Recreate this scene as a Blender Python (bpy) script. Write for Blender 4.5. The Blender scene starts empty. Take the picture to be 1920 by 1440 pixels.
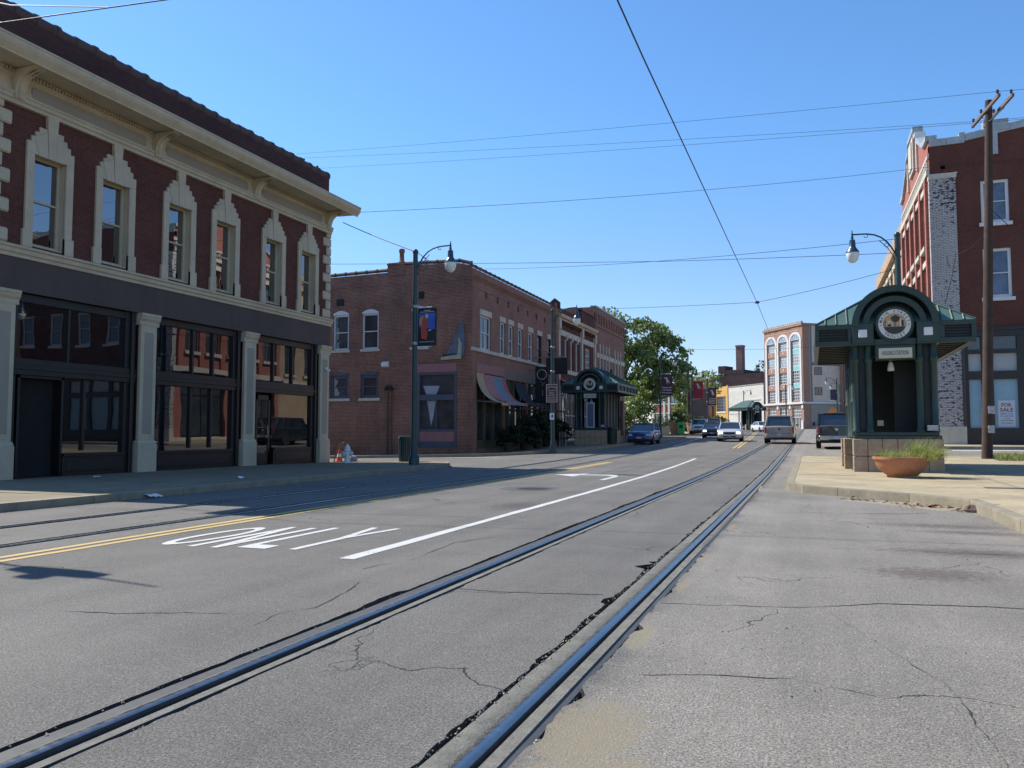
import bpy, bmesh, math, random
import numpy as np
from mathutils import Vector, Matrix
random.seed(7)
RNG = np.random.default_rng(11)
PI = math.pi
scene = bpy.context.scene
C = scene.collection

# ------------------------------------------------------------------ camera
cam_d = bpy.data.cameras.new('camera')
cam = bpy.data.objects.new('camera', cam_d)
C.objects.link(cam)
cam_d.sensor_width = 36.0
cam_d.lens = 28.125
cam_d.clip_start = 0.05
cam_d.clip_end = 3000
cam.location = (0, 0, 1.15)
cam.rotation_euler = (math.radians(90 + 3.51), 0, math.radians(20.437))
scene.camera = cam
# ------------------------------------------------------------------ sky, sun, exposure
SUN_EL, SUN_TRAVEL = 47.0, -12.0            # elevation; direction the light travels, degrees from +X
w = bpy.data.worlds.new('World')
scene.world = w
w.use_nodes = True
nt = w.node_tree
sky = nt.nodes.new('ShaderNodeTexSky')
sky.sky_type = 'NISHITA'
sky.sun_disc = False
sky.sun_elevation = math.radians(SUN_EL)
sky.sun_rotation = math.radians(-78)
sky.altitude = 100
sky.air_density = 1.0
sky.dust_density = 0.15
sky.ozone_density = 3.0
nt.nodes['Background'].inputs['Strength'].default_value = 0.125
tint = nt.nodes.new('ShaderNodeMix'); tint.data_type = 'RGBA'; tint.blend_type = 'MULTIPLY'; tint.inputs[0].default_value = 1.0
# the camera's colour rendering of a clear sky: deep blue overhead, paler and whiter towards the horizon all round
_tc = nt.nodes.new('ShaderNodeTexCoord'); _sp = nt.nodes.new('ShaderNodeSeparateXYZ'); nt.links.new(_tc.outputs['Generated'], _sp.inputs[0])
_mr = nt.nodes.new('ShaderNodeMapRange'); _mr.inputs[1].default_value = 0.06; _mr.inputs[2].default_value = 0.34; nt.links.new(_sp.outputs[2], _mr.inputs[0])
_tm = nt.nodes.new('ShaderNodeMix'); _tm.data_type = 'RGBA'; nt.links.new(_mr.outputs[0], _tm.inputs[0])
_tm.inputs[6].default_value = (0.80, 0.79, 0.93, 1); _tm.inputs[7].default_value = (0.70, 0.99, 1.20, 1)
nt.links.new(_tm.outputs[2], tint.inputs[7])
nt.links.new(sky.outputs[0], tint.inputs[6])
nt.links.new(tint.outputs[2], nt.nodes['Background'].inputs['Color'])
sun_d = bpy.data.lights.new('sun', 'SUN')
sun_d.energy = 5.0
sun_d.angle = math.radians(0.5)
sun_d.color = (1.0, 0.955, 0.88)
sun = bpy.data.objects.new('sun', sun_d)
C.objects.link(sun)
_e, _a = math.radians(SUN_EL), math.radians(SUN_TRAVEL)
sun.rotation_euler = Vector((math.cos(_a) * math.cos(_e), math.sin(_a) * math.cos(_e), -math.sin(_e))).to_track_quat('-Z', 'Y').to_euler()
sun.location = (-60, 20, 80)
vs = scene.view_settings
vs.view_transform = 'Standard'
vs.look = 'None'
vs.exposure = 0.5
vs.gamma = 1.0
vs.use_curve_mapping = False
scene.cycles.use_denoising = True
scene.cycles.max_bounces = 6
scene.cycles.sample_clamp_indirect = 6

# ------------------------------------------------------------------ terrain height
def sstep(a, b, x):
    t = min(1.0, max(0.0, (x - a) / (b - a)))
    return t * t * (3 - 2 * t)
def gz(x, y):
    yy = min(y, 165.0)
    t = (yy - 26) / 4.0
    sp = 4.0 * (math.log1p(math.exp(t)) if t < 30 else t)
    g = 0.0142 * sp
    f = 1.0
    if x < -11:
        low = sstep(38, 52, y)
        f = 1 + (low - 1) * sstep(-11, -15.5, x) if False else 1 - (1 - low) * sstep(11, 15.5, -x)
    z = g * f
    if x < -14:
        z -= 0.02 * (min(-x, 40) - 14) * sstep(20, 27, y) * (1 - sstep(40, 52, y))
    if x > 1:
        z += 0.02 * min(max(y - 27, 0), 16) * sstep(1, 5, x) * (1 - sstep(60, 90, y))
    return z

# ------------------------------------------------------------------ materials
MATS = {}
def nodes_of(m):
    m.use_nodes = True
    return m.node_tree, m.node_tree.nodes, m.node_tree.links
def mixc(N, L, fac, a, b, mode='MIX'):
    n = N.new('ShaderNodeMix'); n.data_type = 'RGBA'; n.blend_type = mode
    for s, v in ((n.inputs[0], fac), (n.inputs[6], a), (n.inputs[7], b)):
        if hasattr(v, 'links'): L.new(v, s)
        elif isinstance(v, (int, float)): s.default_value = v
        else: s.default_value = (*v, 1)
    return n.outputs[2]
def noise(N, L, vec, scale, detail=4, rough=0.6, dist=0):
    n = N.new('ShaderNodeTexNoise'); n.inputs['Scale'].default_value = scale
    n.inputs['Detail'].default_value = detail; n.inputs['Roughness'].default_value = rough
    n.inputs['Distortion'].default_value = dist
    if vec is not None: L.new(vec, n.inputs['Vector'])
    return n.outputs[0]
def ramp(N, L, v, a, b, lo=0.0, hi=1.0):
    n = N.new('ShaderNodeMapRange'); n.inputs[1].default_value = a; n.inputs[2].default_value = b
    n.inputs[3].default_value = lo; n.inputs[4].default_value = hi
    L.new(v, n.inputs[0]); return n.outputs[0]
def math_n(N, L, op, a, b=None):
    n = N.new('ShaderNodeMath'); n.operation = op
    for s, v in ((n.inputs[0], a), (n.inputs[1], b)):
        if v is None: continue
        if hasattr(v, 'links'): L.new(v, s)
        else: s.default_value = v
    return n.outputs[0]
def bump(N, L, h, strength, dist, bsdf):
    n = N.new('ShaderNodeBump'); n.inputs['Strength'].default_value = strength; n.inputs['Distance'].default_value = dist
    L.new(h, n.inputs['Height']); L.new(n.outputs[0], bsdf.inputs['Normal'])
def M(name, col, rough=0.7, var=0.16, scale=2.0, bmp=0.0, bscale=60, metal=0.0, spec=0.5, coat=0.0, dirt=0.0):
    if name in MATS: return MATS[name]
    m = bpy.data.materials.new(name); MATS[name] = m
    T, N, L = nodes_of(m); b = N['Principled BSDF']
    b.inputs['Roughness'].default_value = rough; b.inputs['Metallic'].default_value = metal
    b.inputs['Specular IOR Level'].default_value = spec; b.inputs['Coat Weight'].default_value = coat
    if coat: b.inputs['Coat Roughness'].default_value = 0.04
    pos = N.new('ShaderNodeTexCoord').outputs['Object']
    n1 = noise(N, L, pos, scale, 6, 0.65)
    n2 = noise(N, L, pos, scale * 9, 4, 0.6)
    f = math_n(N, L, 'ADD', ramp(N, L, n1, 0.3, 0.7, 1 - var, 1 + var), ramp(N, L, n2, 0.3, 0.7, -var * .5, var * .5))
    cc = N.new('ShaderNodeCombineXYZ')
    for i in range(3): L.new(f, cc.inputs[i])
    out = mixc(N, L, 1.0, col, cc.outputs[0], 'MULTIPLY')
    if dirt:
        mp = N.new('ShaderNodeMapping'); mp.inputs['Scale'].default_value = (3, 3, .35)
        L.new(pos, mp.inputs[0])
        d = ramp(N, L, noise(N, L, mp.outputs[0], 1.3, 6, .7), .48, .78, 0, dirt)
        out = mixc(N, L, d, out, tuple(c * .35 for c in col))
    L.new(out, b.inputs['Base Color'])
    r2 = ramp(N, L, n2, 0.3, 0.7, max(0.0, rough - .07), min(1, rough + .07))
    L.new(r2, b.inputs['Roughness'])
    if bmp: bump(N, L, noise(N, L, pos, bscale, 4, 0.7), bmp, 0.02, b)
    return m
def brick_mat(name, c1, c2, mortar, bw=0.215, rh=0.076, ms=0.009, var=0.25, peel=None, stain=0.35, bstr=0.5):
    m = bpy.data.materials.new(name); MATS[name] = m
    T, N, L = nodes_of(m); b = N['Principled BSDF']; b.inputs['Roughness'].default_value = 0.85
    b.inputs['Specular IOR Level'].default_value = 0.25
    geo = N.new('ShaderNodeNewGeometry')
    sep = N.new('ShaderNodeSeparateXYZ'); L.new(geo.outputs['Position'], sep.inputs[0])
    u = math_n(N, L, 'ADD', sep.outputs[0], sep.outputs[1])
    cv = N.new('ShaderNodeCombineXYZ'); L.new(u, cv.inputs[0]); L.new(sep.outputs[2], cv.inputs[1])
    bt = N.new('ShaderNodeTexBrick'); L.new(cv.outputs[0], bt.inputs['Vector'])
    bt.inputs['Scale'].default_value = 1; bt.inputs['Brick Width'].default_value = bw; bt.inputs['Row Height'].default_value = rh
    bt.inputs['Mortar Size'].default_value = ms; bt.inputs['Mortar Smooth'].default_value = .3; bt.inputs['Bias'].default_value = -0.1
    bt.inputs['Color1'].default_value = (*c1, 1); bt.inputs['Color2'].default_value = (*c2, 1); bt.inputs['Mortar'].default_value = (*mortar, 1)
    n1 = noise(N, L, cv.outputs[0], .7, 7, .7)
    n2 = noise(N, L, cv.outputs[0], 9, 3, .6)
    f = math_n(N, L, 'ADD', ramp(N, L, n1, .3, .7, 1 - var, 1 + var), ramp(N, L, n2, .3, .7, -.12, .12))
    cc = N.new('ShaderNodeCombineXYZ')
    for i in range(3): L.new(f, cc.inputs[i])
    out = mixc(N, L, 1.0, bt.outputs[0], cc.outputs[0], 'MULTIPLY')
    if stain:
        mp = N.new('ShaderNodeMapping'); mp.inputs['Scale'].default_value = (1.2, .25, 1); L.new(cv.outputs[0], mp.inputs[0])
        d = ramp(N, L, noise(N, L, mp.outputs[0], .9, 7, .75), .5, .75, 0, stain)
        out = mixc(N, L, d, out, tuple(c * .4 for c in c1))
    if peel:
        mp = N.new('ShaderNodeMapping'); mp.inputs['Scale'].default_value = (4.2, 8.0, 1); L.new(cv.outputs[0], mp.inputs[0])
        big = ramp(N, L, noise(N, L, cv.outputs[0], .35, 2, .5), .35, .65, -.06, .09)
        p = math_n(N, L, 'ADD', noise(N, L, mp.outputs[0], 1.2, 5, .62), big)
        out = mixc(N, L, ramp(N, L, p, .59, .62), out, peel)
    L.new(out, b.inputs['Base Color'])
    inv = math_n(N, L, 'SUBTRACT', 1.0, bt.outputs['Fac'])
    bump(N, L, math_n(N, L, 'ADD', inv, math_n(N, L, 'MULTIPLY', n2, .5)), bstr, .01, b)
    return m
def glass_mat(name, col=(0.012, 0.014, 0.016), ior=2.1, wave=0.02, rough=0.01, wscale=1.2):
    m = bpy.data.materials.new(name); MATS[name] = m
    T, N, L = nodes_of(m); b = N['Principled BSDF']
    b.inputs['Base Color'].default_value = (*col, 1); b.inputs['Roughness'].default_value = rough
    b.inputs['IOR'].default_value = ior
    pos = N.new('ShaderNodeTexCoord').outputs['Object']
    n1 = noise(N, L, pos, .9, 5, .6)
    L.new(mixc(N, L, ramp(N, L, n1, .35, .7), col, tuple(min(1, c * 2.2 + .003) for c in col)), b.inputs['Base Color'])
    if wave: bump(N, L, noise(N, L, pos, wscale, 2, .5), wave, .25, b)
    return m
def asphalt_mat(name, base, tint=(1, 1, 1)):
    m = bpy.data.materials.new(name); MATS[name] = m
    T, N, L = nodes_of(m); b = N['Principled BSDF']
    b.inputs['Roughness'].default_value = 0.82; b.inputs['Specular IOR Level'].default_value = 0.35
    pos = N.new('ShaderNodeNewGeometry').outputs['Position']
    fine = noise(N, L, pos, 85, 3, .8)
    mid = noise(N, L, pos, 14, 4, .7)
    big = noise(N, L, pos, .55, 6, .65)
    mp = N.new('ShaderNodeMapping'); mp.inputs['Scale'].default_value = (1.1, .045, 1); L.new(pos, mp.inputs[0])
    lane = noise(N, L, mp.outputs[0], 1.6, 4, .6)
    f = math_n(N, L, 'ADD', ramp(N, L, fine, .34, .66, .34, 1.66), ramp(N, L, mid, .3, .7, -.1, .1))
    f = math_n(N, L, 'MULTIPLY', f, ramp(N, L, big, .3, .7, .80, 1.18))
    f = math_n(N, L, 'MULTIPLY', f, ramp(N, L, lane, .3, .7, .86, 1.12))
    cc = N.new('ShaderNodeCombineXYZ')
    for i in range(3): L.new(f, cc.inputs[i])
    col = mixc(N, L, 1.0, base, cc.outputs[0], 'MULTIPLY')
    vo = N.new('ShaderNodeTexVoronoi'); vo.inputs['Scale'].default_value = 170; L.new(pos, vo.inputs['Vector'])
    sp = math_n(N, L, 'MULTIPLY', math_n(N, L, 'LESS_THAN', vo.outputs['Distance'], .3),
                math_n(N, L, 'GREATER_THAN', noise(N, L, vo.outputs['Position'], 30, 1, .5), .6))
    col = mixc(N, L, math_n(N, L, 'MULTIPLY', sp, .6), col, (.42, .40, .37))
    # fine hairline cracks: thin edges of a warped cell pattern, broken up by a mask
    warp = N.new('ShaderNodeVectorMath'); warp.operation = 'ADD'; L.new(pos, warp.inputs[0])
    nz = N.new('ShaderNodeTexNoise'); nz.inputs['Scale'].default_value = 1.4; nz.inputs['Detail'].default_value = 6; L.new(pos, nz.inputs['Vector'])
    L.new(nz.outputs[1], warp.inputs[1])
    vc = N.new('ShaderNodeTexVoronoi'); vc.feature = 'DISTANCE_TO_EDGE'; vc.inputs['Scale'].default_value = .42; L.new(warp.outputs[0], vc.inputs['Vector'])
    ck = math_n(N, L, 'MULTIPLY', ramp(N, L, vc.outputs['Distance'], .0, .0045, 1, 0), ramp(N, L, noise(N, L, pos, .7, 3, .5), .52, .6))
    col = mixc(N, L, math_n(N, L, 'MULTIPLY', ck, .8), col, (.025, .024, .022))
    # oil stains near the driveway kerb
    st = None
    for (sx, sy, rx, ry) in ((1.55, 11.2, .75, .28), (1.75, 10.55, .7, .2), (1.6, 8.8, 1.0, .3), (-4.4, 12, .5, .8), (.9, 7.4, .5, .35)):
        mpx = N.new('ShaderNodeMapping'); mpx.vector_type = 'POINT'
        mpx.inputs['Location'].default_value = (-sx / rx, -sy / ry, 0); mpx.inputs['Scale'].default_value = (1 / rx, 1 / ry, 0); L.new(pos, mpx.inputs[0])
        le = N.new('ShaderNodeVectorMath'); le.operation = 'LENGTH'; L.new(mpx.outputs[0], le.inputs[0])
        v = ramp(N, L, math_n(N, L, 'ADD', le.outputs['Value'], ramp(N, L, mid, .3, .7, -.5, .5)), .35, 1.2, .62, 0)
        st = v if st is None else math_n(N, L, 'MAXIMUM', st, v)
    col = mixc(N, L, st, col, (.05, .035, .032))
    sx_ = N.new('ShaderNodeSeparateXYZ'); L.new(pos, sx_.inputs[0])
    older = ramp(N, L, math_n(N, L, 'ADD', sx_.outputs[0], ramp(N, L, big, .3, .7, -.12, .12)), -1.02, -.88)      # the apron beside the rails is older, paler asphalt
    col = mixc(N, L, math_n(N, L, 'MULTIPLY', older, .9), col, mixc(N, L, 1.0, col, (1.62, 1.58, 1.52), 'MULTIPLY'))
    sd = None
    for (sx, sy, rx, ry) in ((-.83, 3.05, .24, .42), (-.72, 2.6, .28, .35), (-.93, 4.6, .08, .35), (-.95, 7.6, .09, .25), (-.93, 10.2, .06, .4), (-.93, 6.2, .05, .3)):
        mpx = N.new('ShaderNodeMapping'); mpx.inputs['Location'].default_value = (-sx / rx, -sy / ry, 0); mpx.inputs['Scale'].default_value = (1 / rx, 1 / ry, 0); L.new(pos, mpx.inputs[0])
        le = N.new('ShaderNodeVectorMath'); le.operation = 'LENGTH'; L.new(mpx.outputs[0], le.inputs[0])
        v = ramp(N, L, math_n(N, L, 'ADD', le.outputs['Value'], ramp(N, L, math_n(N, L, 'ADD', mid, math_n(N, L, 'MULTIPLY', fine, .5)), .5, 1.0, -.6, .6)), .55, 1.05, .8, 0)
        sd = v if sd is None else math_n(N, L, 'MAXIMUM', sd, v)
    col = mixc(N, L, sd, col, (.24, .20, .13))
    L.new(mixc(N, L, 1.0, col, tint, 'MULTIPLY'), b.inputs['Base Color'])
    h = math_n(N, L, 'SUBTRACT', math_n(N, L, 'ADD', fine, math_n(N, L, 'MULTIPLY', mid, .5)), math_n(N, L, 'MULTIPLY', ck, 2.0))
    bump(N, L, h, .75, .012, b)
    return m
def leaf_mat(name, c1, c2):
    m = bpy.data.materials.new(name); MATS[name] = m
    T, N, L = nodes_of(m); b = N['Principled BSDF']; b.inputs['Roughness'].default_value = .55
    pos = N.new('ShaderNodeTexCoord').outputs['Object']
    n1 = noise(N, L, pos, .55, 3, .6); n2 = noise(N, L, pos, 6, 2, .6)
    f = math_n(N, L, 'ADD', n1, ramp(N, L, n2, .3, .7, -.18, .18))
    L.new(mixc(N, L, ramp(N, L, f, .35, .66), c1, c2), b.inputs['Base Color'])
    tr = N.new('ShaderNodeBsdfTranslucent'); L.new(mixc(N, L, ramp(N, L, f, .35, .66), tuple(c * 1.2 for c in c1), tuple(c * 1.4 for c in c2)), tr.inputs[0])
    mx = N.new('ShaderNodeMixShader'); mx.inputs[0].default_value = .4
    L.new(b.outputs[0], mx.inputs[1]); L.new(tr.outputs[0], mx.inputs[2]); L.new(mx.outputs[0], N['Material Output'].inputs[0])
    return m

ASPHALT = asphalt_mat('asphalt', (.134, .123, .106))
TRENCH = M('broken asphalt', (.035, .033, .03), .95, .4, 20, .8, 60)
GROUT = M('track grout', (.155, .145, .118), .9, .3, 8, .5, 60)
RUBBER = M('rail rubber', (.045, .045, .045), .6, .3, 6)
RAILTOP = M('polished rail', (.27, .265, .26), .30, .08, 3, metal=1.0)
RAILSIDE = M('rusty rail', (.05, .042, .036), .7, .3, 9)
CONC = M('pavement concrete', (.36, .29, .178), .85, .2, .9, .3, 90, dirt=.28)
CONC2 = M('shade dark pavement concrete', (.20, .158, .098), .88, .2, 1.1, .25, 90, dirt=.2)  # darker concrete, with the shade of these pavements put into its colour
KERB = M('kerb concrete', (.25, .215, .15), .88, .22, 2.5, .35, 70, dirt=.3)
GUTTER = M('gutter concrete', (.29, .245, .165), .9, .22, 2.2, .35, 70)
SAND = M('dry sand', (.28, .24, .16), .95, .3, 10, .6, 120)
DIRT = M('dry soil', (.12, .10, .06), .95, .35, .4, .5, 12)
def paint_mat(name, col, wear=.42):
    m = bpy.data.materials.new(name); MATS[name] = m
    T, N, L = nodes_of(m); b = N['Principled BSDF']; b.inputs['Roughness'].default_value = .75
    pos = N.new('ShaderNodeNewGeometry').outputs['Position']
    n1 = noise(N, L, pos, 60, 4, .8); n2 = noise(N, L, pos, 4, 5, .6)
    f = math_n(N, L, 'ADD', n1, ramp(N, L, n2, .3, .7, -.14, .14))
    L.new(mixc(N, L, ramp(N, L, f, .6, .74, 0, wear * 2), col, (.13, .13, .125)), b.inputs['Base Color'])
    bump(N, L, noise(N, L, pos, 95, 3, .75), .5, .01, b)
    return m
WPAINT = paint_mat('white road paint', (.50, .49, .46), .6)
YPAINT = paint_mat('yellow road paint', (.47, .325, .11), .6)
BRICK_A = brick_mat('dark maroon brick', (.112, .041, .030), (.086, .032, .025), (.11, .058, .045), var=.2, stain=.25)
BRICK_P = brick_mat('parapet brick', (.075, .032, .030), (.058, .027, .027), (.055, .033, .032), var=.2, stain=.3)
BRICK_B = brick_mat('brown brick', (.205, .080, .053), (.145, .056, .041), (.36, .26, .19), var=.3, stain=.45)
BRICK_C = brick_mat('plum brick', (.245, .125, .092), (.20, .10, .075), (.31, .21, .16), var=.2, stain=.3)
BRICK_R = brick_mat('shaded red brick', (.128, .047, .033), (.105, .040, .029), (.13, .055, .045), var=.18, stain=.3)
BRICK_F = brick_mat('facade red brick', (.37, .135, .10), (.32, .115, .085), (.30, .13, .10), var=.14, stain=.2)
BRICK_T = brick_mat('tan brick', (.42, .30, .19), (.37, .26, .17), (.40, .32, .24), var=.14, stain=.25)
BRICK_W = brick_mat('flaking white painted brick', (.50, .47, .44), (.43, .41, .38), (.25, .22, .21), bw=.24, rh=.08, ms=.014, var=.12, peel=(.05, .042, .055), stain=.2, bstr=.9)
BRICK_D = brick_mat('shade darkened brick', (.07, .05, .055), (.055, .04, .046), (.06, .05, .05), var=.3, stain=.4)  # warehouse brick, its shade put into the dark colour
BRICK_E = brick_mat('white limed brick', (.62, .58, .50), (.56, .53, .46), (.48, .45, .40), var=.12, stain=.3)
BRICK_O = brick_mat('orange brick', (.40, .15, .085), (.34, .13, .08), (.36, .22, .17), var=.15, stain=.2)
CREAM = M('cream painted stone', (.46, .395, .275), .6, .12, .9, .1, 50, dirt=.22)
GREYP = M('taupe grey panel paint', (.28, .25, .195), .6, .06, .9)
CHAR = M('charcoal fascia paint', (.074, .052, .044), .75, .12, 1.0, dirt=.3)
BLACKF = M('black shopfront paint', (.012, .011, .011), .4, .2, 2)
CLAY = M('dark clay coping', (.07, .04, .035), .7, .3, 3, .2, 30)
STONE = M('pale limestone', (.50, .46, .38), .8, .14, 1.5, .2, 40, dirt=.25)
WHITEF = M('white window paint', (.62, .61, .60), .5, .08, 2)
INTER = M('dark interior', (.012, .011, .010), .9, .2, 1)
GLASS = glass_mat('upper window glass', (.006, .007, .008), ior=3.3, wave=.006)
SHOPG = glass_mat('shop window glass', (.005, .005, .0055), ior=1.9, wave=.012, wscale=.55)
GLASS_FAR = glass_mat('old window glass', (.03, .035, .04), ior=1.7, wave=.03)
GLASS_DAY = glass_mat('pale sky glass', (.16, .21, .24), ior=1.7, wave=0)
GREEN = M('dark green kiosk paint', (.018, .040, .031), .42, .25, 1.6, spec=.5, dirt=.35)
GREENR = M('green metal roof', (.075, .135, .105), .42, .10, 1.2, dirt=.15)
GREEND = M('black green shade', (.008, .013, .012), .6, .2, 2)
POLEG = M('green pole paint', (.018, .042, .040), .42, .15, 3)
SPLIT = M('split face block', (.37, .265, .175), .95, .22, 6, 1.0, 35)
TERRA = M('terracotta', (.38, .16, .085), .8, .12, 4, .15, 40, dirt=.2)
LAMPG = M('frosted lamp globe', (.70, .70, .64), .25, .06, 3)
STEEL = M('dull steel', (.30, .31, .32), .45, .15, 4, metal=.7)
WIRE = M('wire black', (.02, .022, .026), .6, .1, 3)
WOODP = M('weathered pole wood', (.058, .036, .026), .9, .3, 3, .7, 30, dirt=.5)
BARK = M('tree bark', (.07, .055, .04), .95, .3, 4, .8, 20)
LEAF = leaf_mat('leaf dark green', (.085, .14, .045), (.27, .32, .10))
LEAFY = leaf_mat('leaf yellow green', (.09, .15, .02), (.20, .26, .04))
LEAFS = leaf_mat('shrub olive leaf', (.035, .055, .015), (.11, .13, .04))
LEAFD = leaf_mat('potted shrub leaf', (.008, .018, .009), (.022, .04, .014))
GRASS = leaf_mat('grass blade', (.13, .20, .035), (.42, .40, .13))
WHITEP = M('white enamel', (.70, .70, .68), .45, .08, 2)
RED = M('red paint', (.45, .04, .03), .5, .1, 3)
BLACK = M('black rubber', (.012, .012, .013), .7, .2, 6)
PINK = M('faded pink paint', (.29, .125, .125), .7, .12, 2)
BLUEP = M('slate blue paint', (.065, .078, .105), .65, .12, 2)

# ------------------------------------------------------------------ mesh builder
ORIG = {}
class Frame:
    """u along a wall, d outward from it, z up"""
    def __init__(s, O, U, N):
        s.O, s.U, s.N = Vector(O), Vector(U).normalized(), Vector(N).normalized()
    def p(s, u, d, z):
        return s.O + s.U * u + s.N * d + Vector((0, 0, z))
WORLD = Frame((0, 0, 0), (1, 0, 0), (0, 1, 0))
class MB:
    def __init__(s): s.v = []; s.f = []; s.m = []
    def add(s, vs, fs, m=0):
        o = len(s.v); s.v += [Vector(a) for a in vs]
        for f in fs: s.f.append([i + o for i in f]); s.m.append(m)
        return s
    def box(s, x0, x1, y0, y1, z0, z1, m=0, fr=WORLD):
        P = fr.p
        vs = [P(x0, y0, z0), P(x1, y0, z0), P(x1, y1, z0), P(x0, y1, z0), P(x0, y0, z1), P(x1, y0, z1), P(x1, y1, z1), P(x0, y1, z1)]
        return s.add(vs, [(0, 3, 2, 1), (4, 5, 6, 7), (0, 1, 5, 4), (1, 2, 6, 5), (2, 3, 7, 6), (3, 0, 4, 7)], m)
    def prism_u(s, poly, u0, u1, fr, m=0):      # polygon (d, z) swept along u
        n = len(poly); vs = [fr.p(u0, a, b) for a, b in poly] + [fr.p(u1, a, b) for a, b in poly]
        fs = [list(range(n))[::-1], list(range(n, 2 * n))] + [(i, (i + 1) % n, n + (i + 1) % n, n + i) for i in range(n)]
        return s.add(vs, fs, m)
    def prism_d(s, poly, d0, d1, fr, m=0):      # polygon (u, z) swept outward
        n = len(poly); vs = [fr.p(a, d0, b) for a, b in poly] + [fr.p(a, d1, b) for a, b in poly]
        fs = [list(range(n))[::-1], list(range(n, 2 * n))] + [(i, (i + 1) % n, n + (i + 1) % n, n + i) for i in range(n)]
        return s.add(vs, fs, m)
    def prism_z(s, poly, z0, z1, m=0):
        n = len(poly); vs = [(a, b, z0) for a, b in poly] + [(a, b, z1) for a, b in poly]
        fs = [list(range(n))[::-1], list(range(n, 2 * n))] + [(i, (i + 1) % n, n + (i + 1) % n, n + i) for i in range(n)]
        return s.add(vs, fs, m)
    def tube(s, path, r, n=8, m=0, caps=True):
        path = [Vector(p) for p in path]; k = len(path)
        rs = r if isinstance(r, (list, tuple)) else [r] * k
        up = Vector((0, 0, 1)); vs = []; prev = None
        for i, p in enumerate(path):
            t = (path[min(i + 1, k - 1)] - path[max(i - 1, 0)]).normalized()
            a = prev if prev is not None else (Vector((1, 0, 0)) if abs(t.dot(up)) > .9 else up)
            a = (a - t * a.dot(t))
            if a.length < 1e-6: a = t.orthogonal()
            a.normalize(); prev = a; b = t.cross(a)
            for j in range(n):
                q = 2 * PI * j / n
                vs.append(p + (a * math.cos(q) + b * math.sin(q)) * rs[i])
        fs = [(i * n + j, i * n + (j + 1) % n, (i + 1) * n + (j + 1) % n, (i + 1) * n + j) for i in range(k - 1) for j in range(n)]
        if caps: fs += [list(range(n))[::-1], list(range((k - 1) * n, k * n))]
        return s.add(vs, fs, m)
    def lathe(s, prof, c=(0, 0, 0), n=16, m=0, axis='z', cap=True):
        c = Vector(c); vs = []
        for r, h in prof:
            for j in range(n):
                q = 2 * PI * j / n; a, b = r * math.cos(q), r * math.sin(q)
                vs.append(c + (Vector((a, b, h)) if axis == 'z' else Vector((h, a, b)) if axis == 'x' else Vector((a, h, -b))))
        k = len(prof)
        fs = [(i * n + j, i * n + (j + 1) % n, (i + 1) * n + (j + 1) % n, (i + 1) * n + j) for i in range(k - 1) for j in range(n)]
        if cap: fs += [list(range(n))[::-1], list(range((k - 1) * n, k * n))]
        return s.add(vs, fs, m)
    def wall(s, fr, u0, u1, z0, z1, holes, depth=.2, m=0, mr=None, mrs=None):
        """wall skin at d=0 with real openings and their reveals"""
        us = sorted({u0, u1, *[h[0] for h in holes], *[h[1] for h in holes]}); zs = sorted({z0, z1, *[h[2] for h in holes], *[h[3] for h in holes]})
        for a, b in zip(us, us[1:]):
            for c, d in zip(zs, zs[1:]):
                cu, cz = (a + b) / 2, (c + d) / 2
                if any(h[0] < cu < h[1] and h[2] < cz < h[3] for h in holes): continue
                s.add([fr.p(a, 0, c), fr.p(b, 0, c), fr.p(b, 0, d), fr.p(a, 0, d)], [(0, 1, 2, 3)], m)
        for hi, (a, b, c, d) in enumerate(holes):
            mr_ = mrs[hi] if mrs else (m if mr is None else mr)
            q = [(a, c), (b, c), (b, d), (a, d)]
            for i in range(4):
                p0, p1 = q[i], q[(i + 1) % 4]
                s.add([fr.p(p0[0], 0, p0[1]), fr.p(p1[0], 0, p1[1]), fr.p(p1[0], -depth, p1[1]), fr.p(p0[0], -depth, p0[1])], [(0, 1, 2, 3)], mr_)
        return s
    def text(s, st, O, U, V, h, m=0, width=None, align='c', ext=0, bold=0):
        vs, fs, w_ = glyphs(st, bold)
        O, U, V = Vector(O), Vector(U), Vector(V); Nn = U.cross(V)
        sx = h if width is None else width / max(w_, 1e-6)
        dx = -w_ / 2 if align == 'c' else 0
        s.add([O + U * ((x + dx) * sx) + V * (y * h) + Nn * ext for x, y in vs], fs, m)
        return s
    def build(s, name, mats, parent=None, smooth=None, bev=0, **props):
        me = bpy.data.meshes.new(name)
        if not isinstance(mats, (list, tuple)): mats = [mats]
        off = Vector((0, 0, 0)); loc = Vector((0, 0, 0)); world = False
        if parent is not None:
            if parent.name in ORIG: off = ORIG[parent.name]; world = True
        else:
            xs = [a.x for a in s.v]; ys = [a.y for a in s.v]
            off = Vector(((min(xs) + max(xs)) / 2, (min(ys) + max(ys)) / 2, min(a.z for a in s.v))); loc = off.copy(); world = True
        me.from_pydata([tuple(a - off) for a in s.v], [], s.f)
        for mt in mats: me.materials.append(mt)
        if len(mats) > 1: me.polygons.foreach_set('material_index', s.m)
        bm = bmesh.new(); bm.from_mesh(me); bmesh.ops.recalc_face_normals(bm, faces=bm.faces); bm.to_mesh(me); bm.free()
        if smooth:
            me.polygons.foreach_set('use_smooth', [True] * len(me.polygons)); me.set_sharp_from_angle(angle=math.radians(smooth))
        o = bpy.data.objects.new(name, me); C.objects.link(o); o.parent = parent; o.location = loc
        if world: ORIG[o.name] = off
        if bev:
            b = o.modifiers.new('bevel', 'BEVEL'); b.width = bev; b.segments = 1; b.limit_method = 'ANGLE'
        for k, v in props.items(): o[k] = v
        return o
_G = {}
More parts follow.
